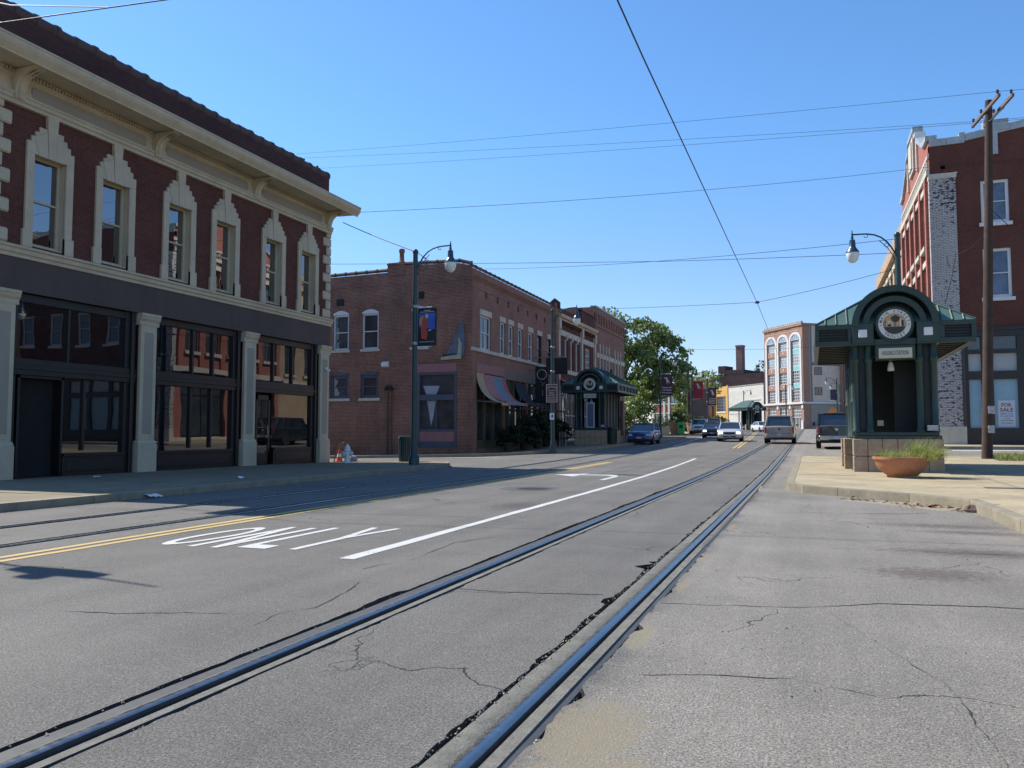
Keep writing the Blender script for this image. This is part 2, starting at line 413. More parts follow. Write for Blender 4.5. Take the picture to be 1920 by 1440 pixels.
def glyphs(st, bold=0):
    if (st, bold) in _G: return _G[(st, bold)]
    cu = bpy.data.curves.new('glyph', 'FONT'); cu.body = st; cu.resolution_u = 2; cu.offset = bold
    ob = bpy.data.objects.new('glyph', cu); C.objects.link(ob)
    dg = bpy.context.evaluated_depsgraph_get(); me = ob.evaluated_get(dg).to_mesh()
    vs = [(v.co.x, v.co.y) for v in me.vertices]; fs = [tuple(p.vertices) for p in me.polygons]
    ob.evaluated_get(dg).to_mesh_clear(); bpy.data.objects.remove(ob); bpy.data.curves.remove(cu)
    if vs:
        k = 1 / .69; x0 = min(a for a, _ in vs)
        vs = [((a - x0) * k, b * k) for a, b in vs]; w_ = max(a for a, _ in vs)
    else: w_ = .3
    _G[(st, bold)] = (vs, fs, w_); return _G[(st, bold)]
def tag(o, label=None, cat=None, group=None, kind=None):
    if label: o['label'] = label
    if cat: o['category'] = cat
    if group: o['group'] = group
    if kind: o['kind'] = kind
    return o
def thing(name, label, cat, loc=(0, 0, 0), rz=0, group=None, world=False):
    o = bpy.data.objects.new(name, None); C.objects.link(o); o.location = loc; o.rotation_euler = (0, 0, rz); o.empty_display_size = .3
    if world: ORIG[o.name] = Vector(loc)
    return tag(o, label, cat, group)
def struct(name, loc=(0, 0, 0)):
    o = bpy.data.objects.new(name, None); C.objects.link(o); o.location = loc; ORIG[o.name] = Vector(loc); o['kind'] = 'structure'
    return o
KIDS = {}
def copy_tree(o, parent=None):
    c = o.copy(); C.objects.link(c); c.parent = parent
    for k in [x for x in bpy.data.objects if x.parent == o]: copy_tree(k, c)
    return c
def dup(root, loc, rz, label, scale=1.0):
    c = copy_tree(root); c.location = loc; c.rotation_euler = (0, 0, rz); c.scale = (scale,) * 3; c['label'] = label
    return c
def place(src, name, parent, loc, rz=0, scale=None):
    o = src.copy(); C.objects.link(o); o.name = name; o.parent = parent; o.location = loc; o.rotation_euler = (0, 0, rz)
    if scale: o.scale = scale
    return o
def jag(n, amp, seed, smooth=3):
    r = np.random.default_rng(seed); a = np.zeros(n)
    for o in range(5):
        st = 2 ** o * smooth; k = r.standard_normal(n // st + 3)
        a += np.interp(np.arange(n) / st, np.arange(len(k)), k) * (st ** .5)
    a = a / a.std(); return a * amp

# ================================================================== GROUND
gv, gf = [], []
gx = [-500, -300, -200, -130, -90, -60, -45, -30, -20, -10, 0, 10, 20, 30, 45, 60, 90, 130, 200, 300, 500]
gy = [-200, -100, -50, -20, 0, 20, 30, 40, 50, 60, 80, 100, 130, 165, 200, 300, 500, 900]
for y in gy:
    for x in gx: gv.append((x, y, gz(x, y) - (.30 if -62 < x < 62 and y < 178 else .02)))
nx = len(gx)
gf = [(j * nx + i, j * nx + i + 1, (j + 1) * nx + i + 1, (j + 1) * nx + i) for j in range(len(gy) - 1) for i in range(nx - 1)]
b = MB(); b.add(gv, gf); b.build('ground', DIRT, kind='structure')

# ---- road: one sheet with a ragged slot cut out round every rail
RAILS = [-9.25, -7.70, -2.64, -1.155]
rows = list(np.arange(-20, 1.5, 1.5)) + list(np.arange(1.5, 26, .045)) + list(np.arange(26, 34, .25)) + list(np.arange(34, 62, .5)) + list(np.arange(62, 178, 3))
nr = len(rows)
cols = []     # (array of x, dz, material of the strip to the next column)
def flatcol(x): cols.append((np.full(nr, float(x)), 0.0))
for x in (-60, -45, -32, -24, -18, -15.5, -14, -12.5, -11.3, -10.2): flatcol(x)
strip_m = {}
def rough(n, seed):
    r = np.random.default_rng(seed); a = np.zeros(n)
    for st, wt in ((1, .5), (2, .6), (4, .7), (9, .7), (22, .6)):
        k = r.standard_normal(n // st + 3); a += wt * np.interp(np.arange(n) / st, np.arange(len(k)), k)
    return a / a.std()
for ri, rx in enumerate(RAILS):
    yy = np.array(rows)
    base_a, base_b = ((.008, .006), (.014, .007), (.012, .012), (.021, .013))[ri]
    ja = np.clip(base_a * (1 + .5 * rough(nr, 31 + ri)), .003, .12); jb = np.clip(base_b * (1 + .8 * rough(nr, 61 + ri)), .003, .12)
    def bite(y0, wd, d): return d * np.clip(1 - np.abs((yy - y0) / wd), 0, 1) ** .6 * (1 + .25 * rough(nr, int(y0 * 100)))
    if ri == 3: ja += bite(6.95, .14, .09) + bite(7.2, .06, .06) + bite(5.45, .14, .04) + bite(4.0, .2, .015) + bite(10.6, .12, .03); jb += bite(3.45, .12, .05) + bite(4.75, .1, .03) + bite(7.7, .08, .05)
    if ri == 2: ja += bite(5.0, .3, .07) + bite(9.4, .9, .03) + bite(12.5, .8, .03) + bite(15.6, 1.2, .03)
    L0, R0 = rx - .150, rx + .150
    ea = L0 - ja; eb = R0 + jb
    cols.append((ea, 0.0)); cols.append((ea + .004, -.05)); cols.append((np.maximum(ea + .008, L0 - .012 + .006 * rough(nr, 5 + ri)), -.04)); cols.append((np.full(nr, L0 + .02), -.016))
    cols.append((np.full(nr, R0 - .02), -.018)); cols.append((eb - .004, -.05)); cols.append((eb, 0.0))
    if ri == 0: flatcol(-8.5)
    if ri == 1: [flatcol(x) for x in (-6.6, -5.4, -4.2)]
    if ri == 2: flatcol(-1.9)
for x in (-.3, .6, 1.6, 2.6, 3.6, 5, 7, 10, 14, 20, 32, 60): flatcol(x)
b = MB(); nc = len(cols)
vv = [(cols[i][0][j], rows[j], gz(float(cols[i][0][j]), rows[j]) + cols[i][1]) for j in range(nr) for i in range(nc)]
ff = []; mm = []
for j in range(nr - 1):
    for i in range(nc - 1):
        ff.append((j * nc + i, j * nc + i + 1, (j + 1) * nc + i + 1, (j + 1) * nc + i))
        a_, c_ = cols[i][1], cols[i + 1][1]
        mm.append(2 if (a_, c_) == (-.04, -.016) else 1 if (a_ < 0 or c_ < 0) else 0)
b.v = [Vector(a) for a in vv]; b.f = ff; b.m = mm
road = b.build('road', [ASPHALT, TRENCH, SAND], kind='structure')

# ---- rails: grout, rubber, rounded polished head, flange groove, lip
def rail_profile(kind):
    # (x, z, material index of the strip to the next point); the slot for the wheel flange lies on one side of the head
    if kind == 'slot':
        return [(-.150, -.04, 1), (-.147, -.010, 2), (-.085, -.006, 2), (-.052, -.003, 1), (-.036, -.001, 3), (-.032, .004, 0), (-.016, .009, 0), (.0, .0105, 0), (.016, .009, 0), (.026, .003, 3),
                (.032, -.04, 3), (.062, -.042, 3), (.068, -.006, 1), (.118, -.006, 2), (.122, -.018, 2), (.150, -.02, 1), (.152, -.04, 1)]
    return [(-.150, -.04, 1), (-.146, -.008, 1), (-.052, -.004, 1), (-.042, -.010, 3), (-.036, -.002, 0), (-.031, .005, 0), (-.016, .010, 0), (.0, .0115, 0), (.018, .010, 0), (.032, .004, 3),
            (.037, -.025, 3), (.050, -.026, 3), (.054, -.004, 1), (.112, -.006, 1), (.116, -.016, 2), (.148, -.018, 1), (.152, -.04, 1)]
rrows = list(np.arange(-20, 1.5, 1.5)) + list(np.arange(1.5, 34, .25)) + list(np.arange(34, 178, 2))
def rail(rx, sgn, par):
    pr = rail_profile('slot' if sgn > 0 else 'narrow'); b = MB(); k = len(pr)
    jj = jag(len(rrows), .006, int(abs(rx) * 100), 2); j2 = jag(len(rrows), .004, int(abs(rx) * 77), 1)
    for j, y in enumerate(rrows):
        for i, (x, z, _) in enumerate(pr):
            e = (jj[j] if i < 2 else j2[j] if i > k - 3 else 0)
            b.v.append(Vector((rx + x + e, y, gz(rx, y) + z + (j2[j] * .5 if i in (1, 2, k - 2, k - 3) else 0))))
    for j in range(len(rrows) - 1):
        for i in range(k - 1):
            b.f.append((j * k + i, j * k + i + 1, (j + 1) * k + i + 1, (j + 1) * k + i)); b.m.append(pr[i][2])
    return b.build('rail', [RAILTOP, GROUT, RUBBER, RAILSIDE], par, smooth=50)
for a, c in ((0, 1), (2, 3)):
    t = struct('tram_track', ((RAILS[a] + RAILS[c]) / 2, 10, 0))
    rail(RAILS[a], 1, t); rail(RAILS[c], -1, t)

# ---- paint and marks, each a sheet a few millimetres above the road
def sheet(poly, name, mat, h=.004, step=2.0, parent=road, **kw):
    """polygon laid on the road; long ones are cut into rows so that they follow the slope"""
    b = MB(); ys = [p[1] for p in poly]; y0, y1 = min(ys), max(ys)
    n = max(1, int((y1 - y0) / step)) if y1 > 20 else 1
    for i in range(n):
        a, c = y0 + (y1 - y0) * i / n, y0 + (y1 - y0) * (i + 1) / n
        q = clip_half(clip_half(poly, 1, a, True), 1, c, False)
        if len(q) > 2: b.add([(x, y, gz(x, y) + h) for x, y in q], [list(range(len(q)))])
    return b.build(name, mat, parent, **kw)
def clip_half(poly, ax, v, keep_ge):
    out = []
    for i in range(len(poly)):
        p, q = poly[i], poly[(i + 1) % len(poly)]
        pi = (p[ax] >= v) if keep_ge else (p[ax] <= v); qi = (q[ax] >= v) if keep_ge else (q[ax] <= v)
        if pi: out.append(p)
        if pi != qi:
            t = (v - p[ax]) / (q[ax] - p[ax]); out.append((p[0] + (q[0] - p[0]) * t, p[1] + (q[1] - p[1]) * t))
    return out
def line(x0, y0, x1, y1, wd, name, mat, bow=0, n=70):
    L_, R_ = [], []; q = rough(n + 1, int(abs(x0 * 100 + y0))) * .006; q2 = rough(n + 1, int(abs(x1 * 90 + y1))) * .006
    for i in range(n + 1):
        t = i / n; x = x0 + (x1 - x0) * t - bow * math.sin(PI * t); y = y0 + (y1 - y0) * t
        L_.append((x - wd / 2 + q[i], y)); R_.append((x + wd / 2 + q2[i], y))
    return sheet(L_ + R_[::-1], name, mat)
line(-6.78, -4, -7.10, 29.3, .105, 'yellow_line', YPAINT, .22)
line(-6.56, -4, -6.94, 29.3, .105, 'yellow_line', YPAINT, .22)
line(-4.0, 6.4, -4.42, 33.3, .13, 'white_line', WPAINT, -.1)
line(-7.9, 49.5, -8.9, 66, .14, 'white_line', WPAINT)
line(-9.0, 67.5, -9.8, 80, .14, 'white_line', WPAINT)
line(-4.1, 46.5, -5.2, 74, .11, 'yellow_line', YPAINT); line(-3.85, 46.5, -4.95, 74, .11, 'yellow_line', YPAINT)
line(-5.25, 75, -6.9, 110, .12, 'yellow_line', YPAINT); line(-4.98, 75, -6.6, 110, .12, 'yellow_line', YPAINT)
sheet([(-7.9, 66.6), (-5.5, 66.0), (-5.5, 66.6), (-7.9, 67.2)], 'stop_line', WPAINT)
sheet([(4.2, 31.6), (4.42, 31.6), (4.9, 33.8), (4.65, 33.8)], 'white_line', WPAINT)
sheet([(5.6, 38.2), (8.6, 38.4), (8.6, 38.9), (5.6, 38.7)], 'stop_line', WPAINT)
sheet([(-19, 34.9), (-13.2, 33.6), (-13.2, 33.9), (-19, 35.2)], 'white_line', WPAINT)
def letter(strokes, x0, name='only_letter'):
    b = MB()
    for i, poly in enumerate(strokes): b.add([(x0 + x, y, .0045 + .0006 * min(i, 2)) for x, y in poly], [list(range(len(poly)))])
    return b.build(name, WPAINT, road)
def bar(x0, y0, x1, y1, wd): return [(x0 - wd / 2, y0), (x0 + wd / 2, y0), (x1 + wd / 2, y1), (x1 - wd / 2, y1)]
def ring(cx, cy, rx, ry, wd, wy, n=22):
    out = []
    for i in range(n):
        a, c = 2 * PI * i / n, 2 * PI * (i + 1) / n
        out.append([(cx + rx * math.cos(a), cy + ry * math.sin(a)), (cx + rx * math.cos(c), cy + ry * math.sin(c)),
                    (cx + (rx - wd) * math.cos(c), cy + (ry - wy) * math.sin(c)), (cx + (rx - wd) * math.cos(a), cy + (ry - wy) * math.sin(a))])
    return out
letter(ring(0, 7.34, .215, .80, .085, .17), -6.26)
letter([bar(0, 6.55, 0, 8.3, .085), bar(.29, 6.55, .29, 8.3, .085), [(-.0425, 8.3), (.0425, 8.3), (.3325, 6.55), (.2475, 6.55)]], -5.93)
letter([bar(0, 6.66, 0, 8.42, .085), [(.0425, 6.66), (.30, 6.66), (.30, 6.9), (.0425, 6.9)]], -5.40)
letter([bar(.15, 6.72, .15, 7.62, .085), [(.1075, 7.62), (.1925, 7.62), (.035, 8.6), (-.05, 8.6)], [(.1075, 7.62), (.1925, 7.62), (.35, 8.6), (.265, 8.6)]], -4.97)
# left-turn arrow (a shaft that bends into a barbed head)
b = MB()
for poly in ([(-4.86, 19.1), (-4.72, 19.1), (-4.72, 20.6), (-4.86, 20.6)], [(-4.72, 20.6), (-4.86, 20.6), (-5.1, 20.98), (-5.1, 21.35), (-4.9, 21.2)],
             [(-5.1, 20.98), (-5.1, 21.35), (-5.85, 21.35), (-5.85, 20.98)], [(-5.85, 20.3), (-5.85, 22.0), (-6.62, 21.1)]):
    b.add([(x, y, gz(x, y) + .0045) for x, y in poly], [list(range(len(poly)))])
b.build('turn_arrow', WPAINT, road)
# manhole
mh = MB(); mh.lathe([(.40, .0), (.40, .006), (.34, .007), (.33, .003), (.0, .003)], (-5.38, 15.7, 0), 28)
for i in range(-3, 4):
    wd = math.sqrt(.32 ** 2 - (i * .085) ** 2); mh.box(-5.38 - wd, -5.38 + wd, 15.7 + i * .085 - .014, 15.7 + i * .085 + .014, .002, .0085)
mh.build('manhole_cover', M('cast iron', (.035, .033, .032), .7, .3, 8), road)
sheet([(-6.0, 15.3), (-5.6, 15.05), (-5.0, 15.15), (-4.85, 15.7), (-5.0, 16.25), (-5.6, 16.35), (-6.1, 16.0)], 'asphalt_patch', asphalt_mat('patched asphalt', (.085, .084, .084)), .0015)
# cracks as ragged ribbons
def crack(pts, wd, seed, name='crack'):
    r = np.random.default_rng(seed); b = MB(); P = []
    for (x0, y0), (x1, y1) in zip(pts, pts[1:]):
        L_ = math.hypot(x1 - x0, y1 - y0); n = max(2, int(L_ / .05))
        P += [(x0 + (x1 - x0) * i / n, y0 + (y1 - y0) * i / n) for i in range(n)]
    P = np.array(P); n = len(P); d = np.gradient(P, axis=0); d /= np.linalg.norm(d, axis=1)[:, None] + 1e-9
    nn = np.stack([-d[:, 1], d[:, 0]], 1); off = np.clip(jag(n, .014, seed, 1), -.05, .05); P = P + nn * off[:, None]
    wv = .62 * wd * np.clip(.55 + jag(n, .5, seed + 1, 1), .08, 1.8)
    for i in range(n):
        for s_ in (-.5, .5):
            q = P[i] + nn[i] * wv[i] * s_; b.v.append(Vector((q[0], q[1], gz(q[0], q[1]) + .0025)))
    for i in range(n - 1): b.f.append((2 * i, 2 * i + 1, 2 * i + 3, 2 * i + 2)); b.m.append(0)
    return b.build(name, TRENCH, road)
crack([(-6.4, 3.7), (-4.95, 3.78), (-4.38, 3.96), (-3.93, 4.09), (-2.9, 4.44)], .018, 1)
crack([(-2.45, 5.45), (-1.7, 5.54), (-1.35, 5.62)], .012, 2)
crack([(-.98, 5.51), (-.59, 5.59), (-.09, 5.68), (.41, 5.99), (1.07, 6.14), (2.0, 6.1)], .017, 3)
crack([(-.9, 8.55), (-.02, 8.62), (.57, 8.76), (1.13, 8.75), (2.15, 8.74)], .02, 4)
crack([(.12, 5.6), (.31, 4.89), (.43, 4.55), (.54, 4.27), (.58, 3.72), (.6, 3.44), (.64, 3.1), (.7, 2.5)], .03, 5)
crack([(-3.14, 4.04), (-3.19, 4.35), (-3.09, 4.56), (-3.29, 5.5)], .012, 6)
crack([(-3.3, 2.3), (-3.12, 2.7), (-3.13, 3.03)], .013, 7)
crack([(-3.62, 6.0), (-3.4, 6.58), (-3.54, 7.73), (-3.3, 8.4)], .014, 8)
crack([(-6.6, 6.9), (-5.6, 6.85), (-4.2, 6.98), (-2.9, 7.05)], .012, 9)
crack([(-.8, 3.9), (-.1, 4.05), (.3, 3.9)], .01, 10)
crack([(-.7, 12.3), (.6, 12.5), (1.6, 12.9)], .02, 12)
crack([(-6.4, 23.4), (-4.6, 23.7), (-2.9, 23.9)], .03, 13)
# loose sand beside the rail and gutters
def sand(poly, name='sand_patch', seed=0):
    r = random.Random(seed); cx = sum(p[0] for p in poly) / len(poly); cy = sum(p[1] for p in poly) / len(poly); q = []
    for (a, c), (d, e) in zip(poly, poly[1:] + poly[:1]):
        for i in range(7):
            t = i / 7; s_ = 1 + r.uniform(-.22, .12); q.append((cx + (a + (d - a) * t - cx) * s_, cy + (c + (e - c) * t - cy) * s_))
    b = MB(); n = len(q); b.add([(cx, cy, .006)] + [(x, y, gz(x, y) + .0022) for x, y in q], [(0, 1 + i, 1 + (i + 1) % n) for i in range(n)])
    return b.build(name, SAND, road)

# ---- pavements
def clip_cell(poly, x0, x1, y0, y1):
    q = clip_half(clip_half(poly, 0, x0, True), 0, x1, False)
    return clip_half(clip_half(q, 1, y0, True), 1, y1, False) if len(q) > 2 else []
def shrink(poly, g):
    cx = sum(p[0] for p in poly) / len(poly); cy = sum(p[1] for p in poly) / len(poly)
    out = []
    for x, y in poly:
        dx, dy = cx - x, cy - y
        out.append((x + math.copysign(min(g, abs(dx)), dx), y + math.copysign(min(g, abs(dy)), dy)))
    return out
def area(p): return abs(sum(p[i][0] * p[(i + 1) % len(p)][1] - p[(i + 1) % len(p)][0] * p[i][1] for i in range(len(p)))) / 2
def pavement(name, outline, h, cell, origin, mat, pieces=None, kerb=None, bounds=None):
    """bed + paving slabs; slabs inside 'pieces' are objects, the rest one joined part"""
    xs = [p[0] for p in outline]; ys = [p[1] for p in outline]
    bx0, bx1, by0, by1 = bounds or (min(xs), max(xs), min(ys), max(ys))
    root = struct(name, (outline[0][0], outline[0][1], 0))
    rest = MB(); bed = MB(); rr = random.Random(len(outline))
    i0, i1 = math.floor((bx0 - origin[0]) / cell[0]), math.ceil((bx1 - origin[0]) / cell[0])
    j0, j1 = math.floor((by0 - origin[1]) / cell[1]), math.ceil((by1 - origin[1]) / cell[1])
    for i in range(i0, i1):
        for j in range(j0, j1):
            c = (origin[0] + i * cell[0], origin[0] + (i + 1) * cell[0], origin[1] + j * cell[1], origin[1] + (j + 1) * cell[1])
            q = clip_cell(outline, *c)
            if len(q) < 3 or area(q) < .02: continue
            bed.add([(x, y, gz(x, y) + h - .025) for x, y in q], [list(range(len(q)))])
            s_ = shrink(q, .006); n = len(s_); e = rr.uniform(-.003, .003)
            vs_ = [(x, y, gz(x, y) + h - .05) for x, y in s_] + [(x, y, gz(x, y) + h + e) for x, y in s_]
            fs_ = [list(range(n, 2 * n))] + [(k, (k + 1) % n, n + (k + 1) % n, n + k) for k in range(n)]
            cx, cy = (c[0] + c[1]) / 2, (c[2] + c[3]) / 2
            if pieces and pieces[0] < cx < pieces[1] and pieces[2] < cy < pieces[3]:
                p = MB(); p.add(vs_, fs_); p.build('paving_slab', mat, root)
            else: rest.add(vs_, fs_)
    bed.build('pavement_bed', TRENCH, root)
    if rest.v: rest.build('paving_slabs', mat, root, kind='stuff')
    if kerb:
        for (path, h_, wd) in kerb:
            for a, c in path:
                kb = MB(); n = max(1, int(math.dist(a, c) / 3)); t = Vector((c[0] - a[0], c[1] - a[1])).normalized(); nn = Vector((-t.y, t.x)) * wd
                a2, c2 = Vector(a) + t * .006, Vector(c) - t * .006
                P = [a2.lerp(c2, k / n) for k in range(n + 1)]; prof = [(0, -.15), (0, h_ - .02), (.02, h_), (1, h_ + .001), (1, -.15)]
                vs_ = [(p.x + nn.x * u, p.y + nn.y * u, gz(p.x, p.y) + z) for p in P for u, z in prof]; m = len(prof)
                fs_ = [(k * m + i, k * m + (i + 1) % m, (k + 1) * m + (i + 1) % m, (k + 1) * m + i) for k in range(n) for i in range(m)] + [list(range(m)), list(range(n * m, n * m + m))]
                kb.add(vs_, fs_); kb.build('kerb_stone', KERB, root)
    return root
def inset_left(path, d):     # offset a polyline to its left
    out = []
    for i, p in enumerate(path):
        a = Vector(path[max(i - 1, 0)]); c = Vector(path[min(i + 1, len(path) - 1)]); t = (c - a).normalized(); out.append((p[0] - t.y * d, p[1] + t.x * d))
    return out
def segs(path): return list(zip(path, path[1:]))
# island with the near kiosk: kerb path runs from the far end towards the camera, pavement on its left
isl = [(6.8, 31.5), (2.2, 32.6), (.4, 33.6), (-.25, 33.4), (-.5, 32.6), (-.5, 29), (-.5, 25.5), (-.5, 22), (-.5, 19.4), (-.5, 17.6), (-.42, 16.9), (-.15, 16.35), (.43, 15.76), (1.5, 14.74), (2.21, 13.68), (2.24, 12.3), (2.25, 10.8), (2.26, 9.3), (2.26, 7.5), (2.26, 4), (2.26, 0), (2.26, -8)]
isl_in = inset_left(isl, .16)
pavement('pavement', isl_in + [(30, -8), (30, 31.4)], .15, (1.52, 1.85), (.95, .0), CONC, (-1, 8, 9, 33.5), [(segs(isl), .152, .16)])
gut = [(-.62, 18.2), (-.6, 17.0), (-.3, 16.2), (.33, 15.55), (1.4, 14.53), (2.08, 13.62)]
ko = inset_left(gut, -.42); gq = MB()
for i in range(len(gut) - 1):
    q = [isl_in[0]] and [ko[i], ko[i + 1], (gut[i + 1][0] + .14, gut[i + 1][1] + .12), (gut[i][0] + .14, gut[i][1] + .12)]
    gq.add([(x, y, .0035) for x, y in q], [(0, 1, 2, 3)])
gq.build('gutter', GUTTER, kind='structure')
# pavement by the corner building
left = [(-11.06, -10)] + [(-11.06, y) for y in range(-8, 23, 2)] + [(-11.06, 23.2), (-11.25, 24.3), (-11.8, 25.3), (-12.7, 26.0), (-14, 26.35), (-18, 26.5), (-24, 26.6), (-30, 26.7)]
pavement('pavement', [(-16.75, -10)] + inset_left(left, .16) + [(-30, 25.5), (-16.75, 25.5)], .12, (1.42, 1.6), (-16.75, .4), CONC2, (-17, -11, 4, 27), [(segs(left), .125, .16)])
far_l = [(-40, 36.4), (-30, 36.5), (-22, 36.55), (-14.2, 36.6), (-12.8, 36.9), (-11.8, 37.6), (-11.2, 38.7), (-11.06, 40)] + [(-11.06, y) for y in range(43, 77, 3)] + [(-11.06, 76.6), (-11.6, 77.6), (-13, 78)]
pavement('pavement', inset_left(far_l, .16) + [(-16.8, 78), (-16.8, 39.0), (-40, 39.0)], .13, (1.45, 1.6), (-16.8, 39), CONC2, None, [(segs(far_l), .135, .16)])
far2 = [(-40, 87), (-22, 87), (-16, 87.2), (-14.6, 88), (-14, 89.5), (-13.6, 93), (-13.2, 100), (-13, 120), (-14, 150)]
pavement('pavement', inset_left(far2, .16) + [(-40, 150)], .13, (2.5, 2.5), (-40, 87), CONC, None, [(segs(far2), .135, .16)])
right = [(2.7, 150), (2.7, 120), (2.7, 90), (2.7, 60), (2.7, 50), (2.7, 43), (2.75, 41.3), (3.1, 40.2), (3.9, 39.6), (5, 39.45), (9, 39.4), (14, 39.4), (30, 39.4)]
pavement('pavement', inset_left(right, .16) + [(30, 41.4), (5.5, 41.4), (5.5, 150)], .13, (1.4, 1.6), (5.5, 41.4), CONC, None, [(segs(right), .135, .16)])

# ================================================================== BUILDING PIECES
def window(fr, u0, u1, z0, z1, d, parent, fmat=WHITEF, gmat=GLASS_FAR, fw=.07, nx=1, ny=2, rail=.045, sill=None, dep=.06, meet=None, split=True, name='window'):
    """frame with bars as one mesh; panes and sill as sub-parts"""
    b = MB()
    b.box(u0, u0 + fw, d - dep, d, z0, z1, 0, fr); b.box(u1 - fw, u1, d - dep, d, z0, z1, 0, fr)
    b.box(u0 + fw, u1 - fw, d - dep, d, z0, z0 + fw, 0, fr); b.box(u0 + fw, u1 - fw, d - dep, d, z1 - fw, z1, 0, fr)
    a0, a1, c0, c1 = u0 + fw, u1 - fw, z0 + fw, z1 - fw
    zs = [c0 + (c1 - c0) * i / ny for i in range(ny + 1)]
    if meet: zs = [c0, meet, c1]
    us = [a0 + (a1 - a0) * i / nx for i in range(nx + 1)]
    for z in zs[1:-1]: b.box(a0, a1, d - dep + .004, d - .004, z - rail / 2, z + rail / 2, 0, fr)
    for u in us[1:-1]: b.box(u - rail / 2, u + rail / 2, d - dep + .008, d - .008, c0, c1, 0, fr)
    w_ = b.build(name, fmat, parent)
    if split:
        for i, (p, q) in enumerate(zip(zs, zs[1:])):
            g = MB(); g.box(a0, a1, d - dep - .02 + .01 * i, d - dep + .012 + .01 * i, p, q, 0, fr); g.build('pane', gmat, w_)
    else:
        g = MB(); g.box(a0, a1, d - dep - .02, d - dep + .012, c0, c1, 0, fr); g.build('pane', gmat, w_)
    if sill:
        m, ex, hh, pr = sill
        s_ = MB(); s_.box(u0 - ex, u1 + ex, d - dep, pr, z0 - hh, z0, 0, fr); s_.build('sill', m, w_)
    return w_
def core(parent, x0, x1, y0, y1, z0, z1, mat, name='wall'):
    b = MB(); b.box(x0, x1, y0, y1, z0, z1); return b.build(name, mat, parent)

# ------------------------------------------------------------------ corner building with cream trim
A = thing('corner_building', 'two storey maroon brick building with cream stepped window surrounds and black shopfronts', 'building', (-16.8, 18.9, 0), world=True)
FA = Frame((-16.8, 0, 0), (0, 1, 0), (1, 0, 0))
U0, U1 = 12.2, 25.45
WC = [13.63, 15.55, 17.80, 19.72, 22.08, 24.05]
bays = [(12.88, 16.44), (17.02, 20.64), (21.22, 24.84)]
holes = [(c - .425, c + .425, 5.47, 7.64) for c in WC] + [(a, c, .12, 4.36) for a, c in bays]
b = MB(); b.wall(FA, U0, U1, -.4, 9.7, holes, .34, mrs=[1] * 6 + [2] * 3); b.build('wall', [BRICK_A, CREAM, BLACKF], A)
b = MB()
b.add([(-16.8, U1, -.6), (-34, U1, -.6), (-34, U1, 9.7), (-16.8, U1, 9.7)], [(0, 1, 2, 3)])
b.add([(-16.8, U0, -.4), (-34, U0, -.4), (-34, U0, 9.7), (-16.8, U0, 9.7)], [(0, 1, 2, 3)])
b.add([(-34, U0, -.6), (-34, U1, -.6), (-34, U1, 9.7), (-34, U0, 9.7)], [(0, 1, 2, 3)])
b.add([(-16.9, U0, 9.65), (-34, U0, 9.65), (-34, U1, 9.65), (-16.9, U1, 9.65)], [(0, 1, 2, 3)])
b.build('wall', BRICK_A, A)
b = MB(); b.box(-17.7, -17.16, U0 + .1, U1 - .1, -.3, 9.5); b.build('interior', INTER, A)
# parapet with clay coping tiles
b = MB(); b.box(-17.15, -16.86, U0, U1, 9.6, 10.72); b.box(-34, -17.16, U1 - .3, U1, 9.66, 10.72); b.build('parapet', BRICK_P, A)
ct = MB(); ct.tube([(0, -.29, 0), (0, .26, 0)], [.165, .165], 10); ct.tube([(0, .19, .012), (0, .30, .012)], [.185, .185], 10)
n = 24; st = (U1 - U0) / n
proto = ct.build('coping_tile', CLAY, None, smooth=40); proto.parent = A; ORIGA = ORIG[A.name]
rr = random.Random(5)
for i in range(n):
    o = proto if i == 0 else proto.copy()
    if i: C.objects.link(o)
    o.parent = A; o.location = Vector((-17.0, U0 + st * (i + .5), 10.66 + rr.uniform(-.012, .02))) - ORIGA; o.rotation_euler = (0, rr.uniform(-.05, .05), 0)
for y in (24.0, 24.85):
    b = MB(); b.tube([(-17, y, 10.8), (-17, y, 10.98)], .02, 6); b.lathe([(.03, 0), (.06, .03), (.04, .07), (.06, .1), (.02, .14)], (-17, y, 10.95), 8); b.build('insulator', CLAY, A)
# cornice: crown, soffit, frieze, dentils, brackets
E_ = .42
b = MB()
b.prism_u([(0, 9.40), (.10, 9.40), (.10, 9.385), (.90, 9.36), (.90, 9.30), (.94, 9.29), (.955, 9.33), (1.05, 9.44), (1.08, 9.50), (1.08, 9.58), (1.10, 9.585), (1.10, 9.63), (.0, 9.70)], U0 - 1.1, U1 + E_, FA)
b.build('cornice', CREAM, A, bev=.006)
b = MB(); b.prism_u([(0, 8.98), (.055, 8.98), (.055, 9.22), (.10, 9.27), (.10, 9.40), (0, 9.40)], U0, U1, FA); b.prism_u([(.0, 8.60), (.10, 8.60), (.10, 8.68), (.14, 8.70), (.14, 8.78), (.17, 8.80), (.17, 8.845), (.075, 8.86), (.075, 8.98), (.0, 8.98)], U0, U1, FA)
b.build('frieze', CREAM, A)
b = MB(); u = U0 + .05
while u < U1 - .05: b.box(u, u + .045, .10, .165, 9.285, 9.355, 0, FA); u += .085
b.build('dentil_band', CREAM, A, kind='stuff')
BR = [12.70, 16.83, 21.02, 25.17]
bp = [(.055, 8.74), (.17, 8.72), (.20, 8.80), (.17, 8.88), (.20, 8.96), (.24, 9.08), (.36, 9.20), (.55, 9.27), (.74, 9.30), (.80, 9.36), (.055, 9.36)]
for c in BR:
    b = MB(); b.prism_u(bp, c - .13, c + .13, FA); b.prism_u([(x * 1.02 + .02, z if z < 9.3 else z - .01) for x, z in bp[1:9]] + [(.10, 9.2)], c - .05, c + .05, FA)
    b.build('cornice_bracket', CREAM, A, smooth=35)
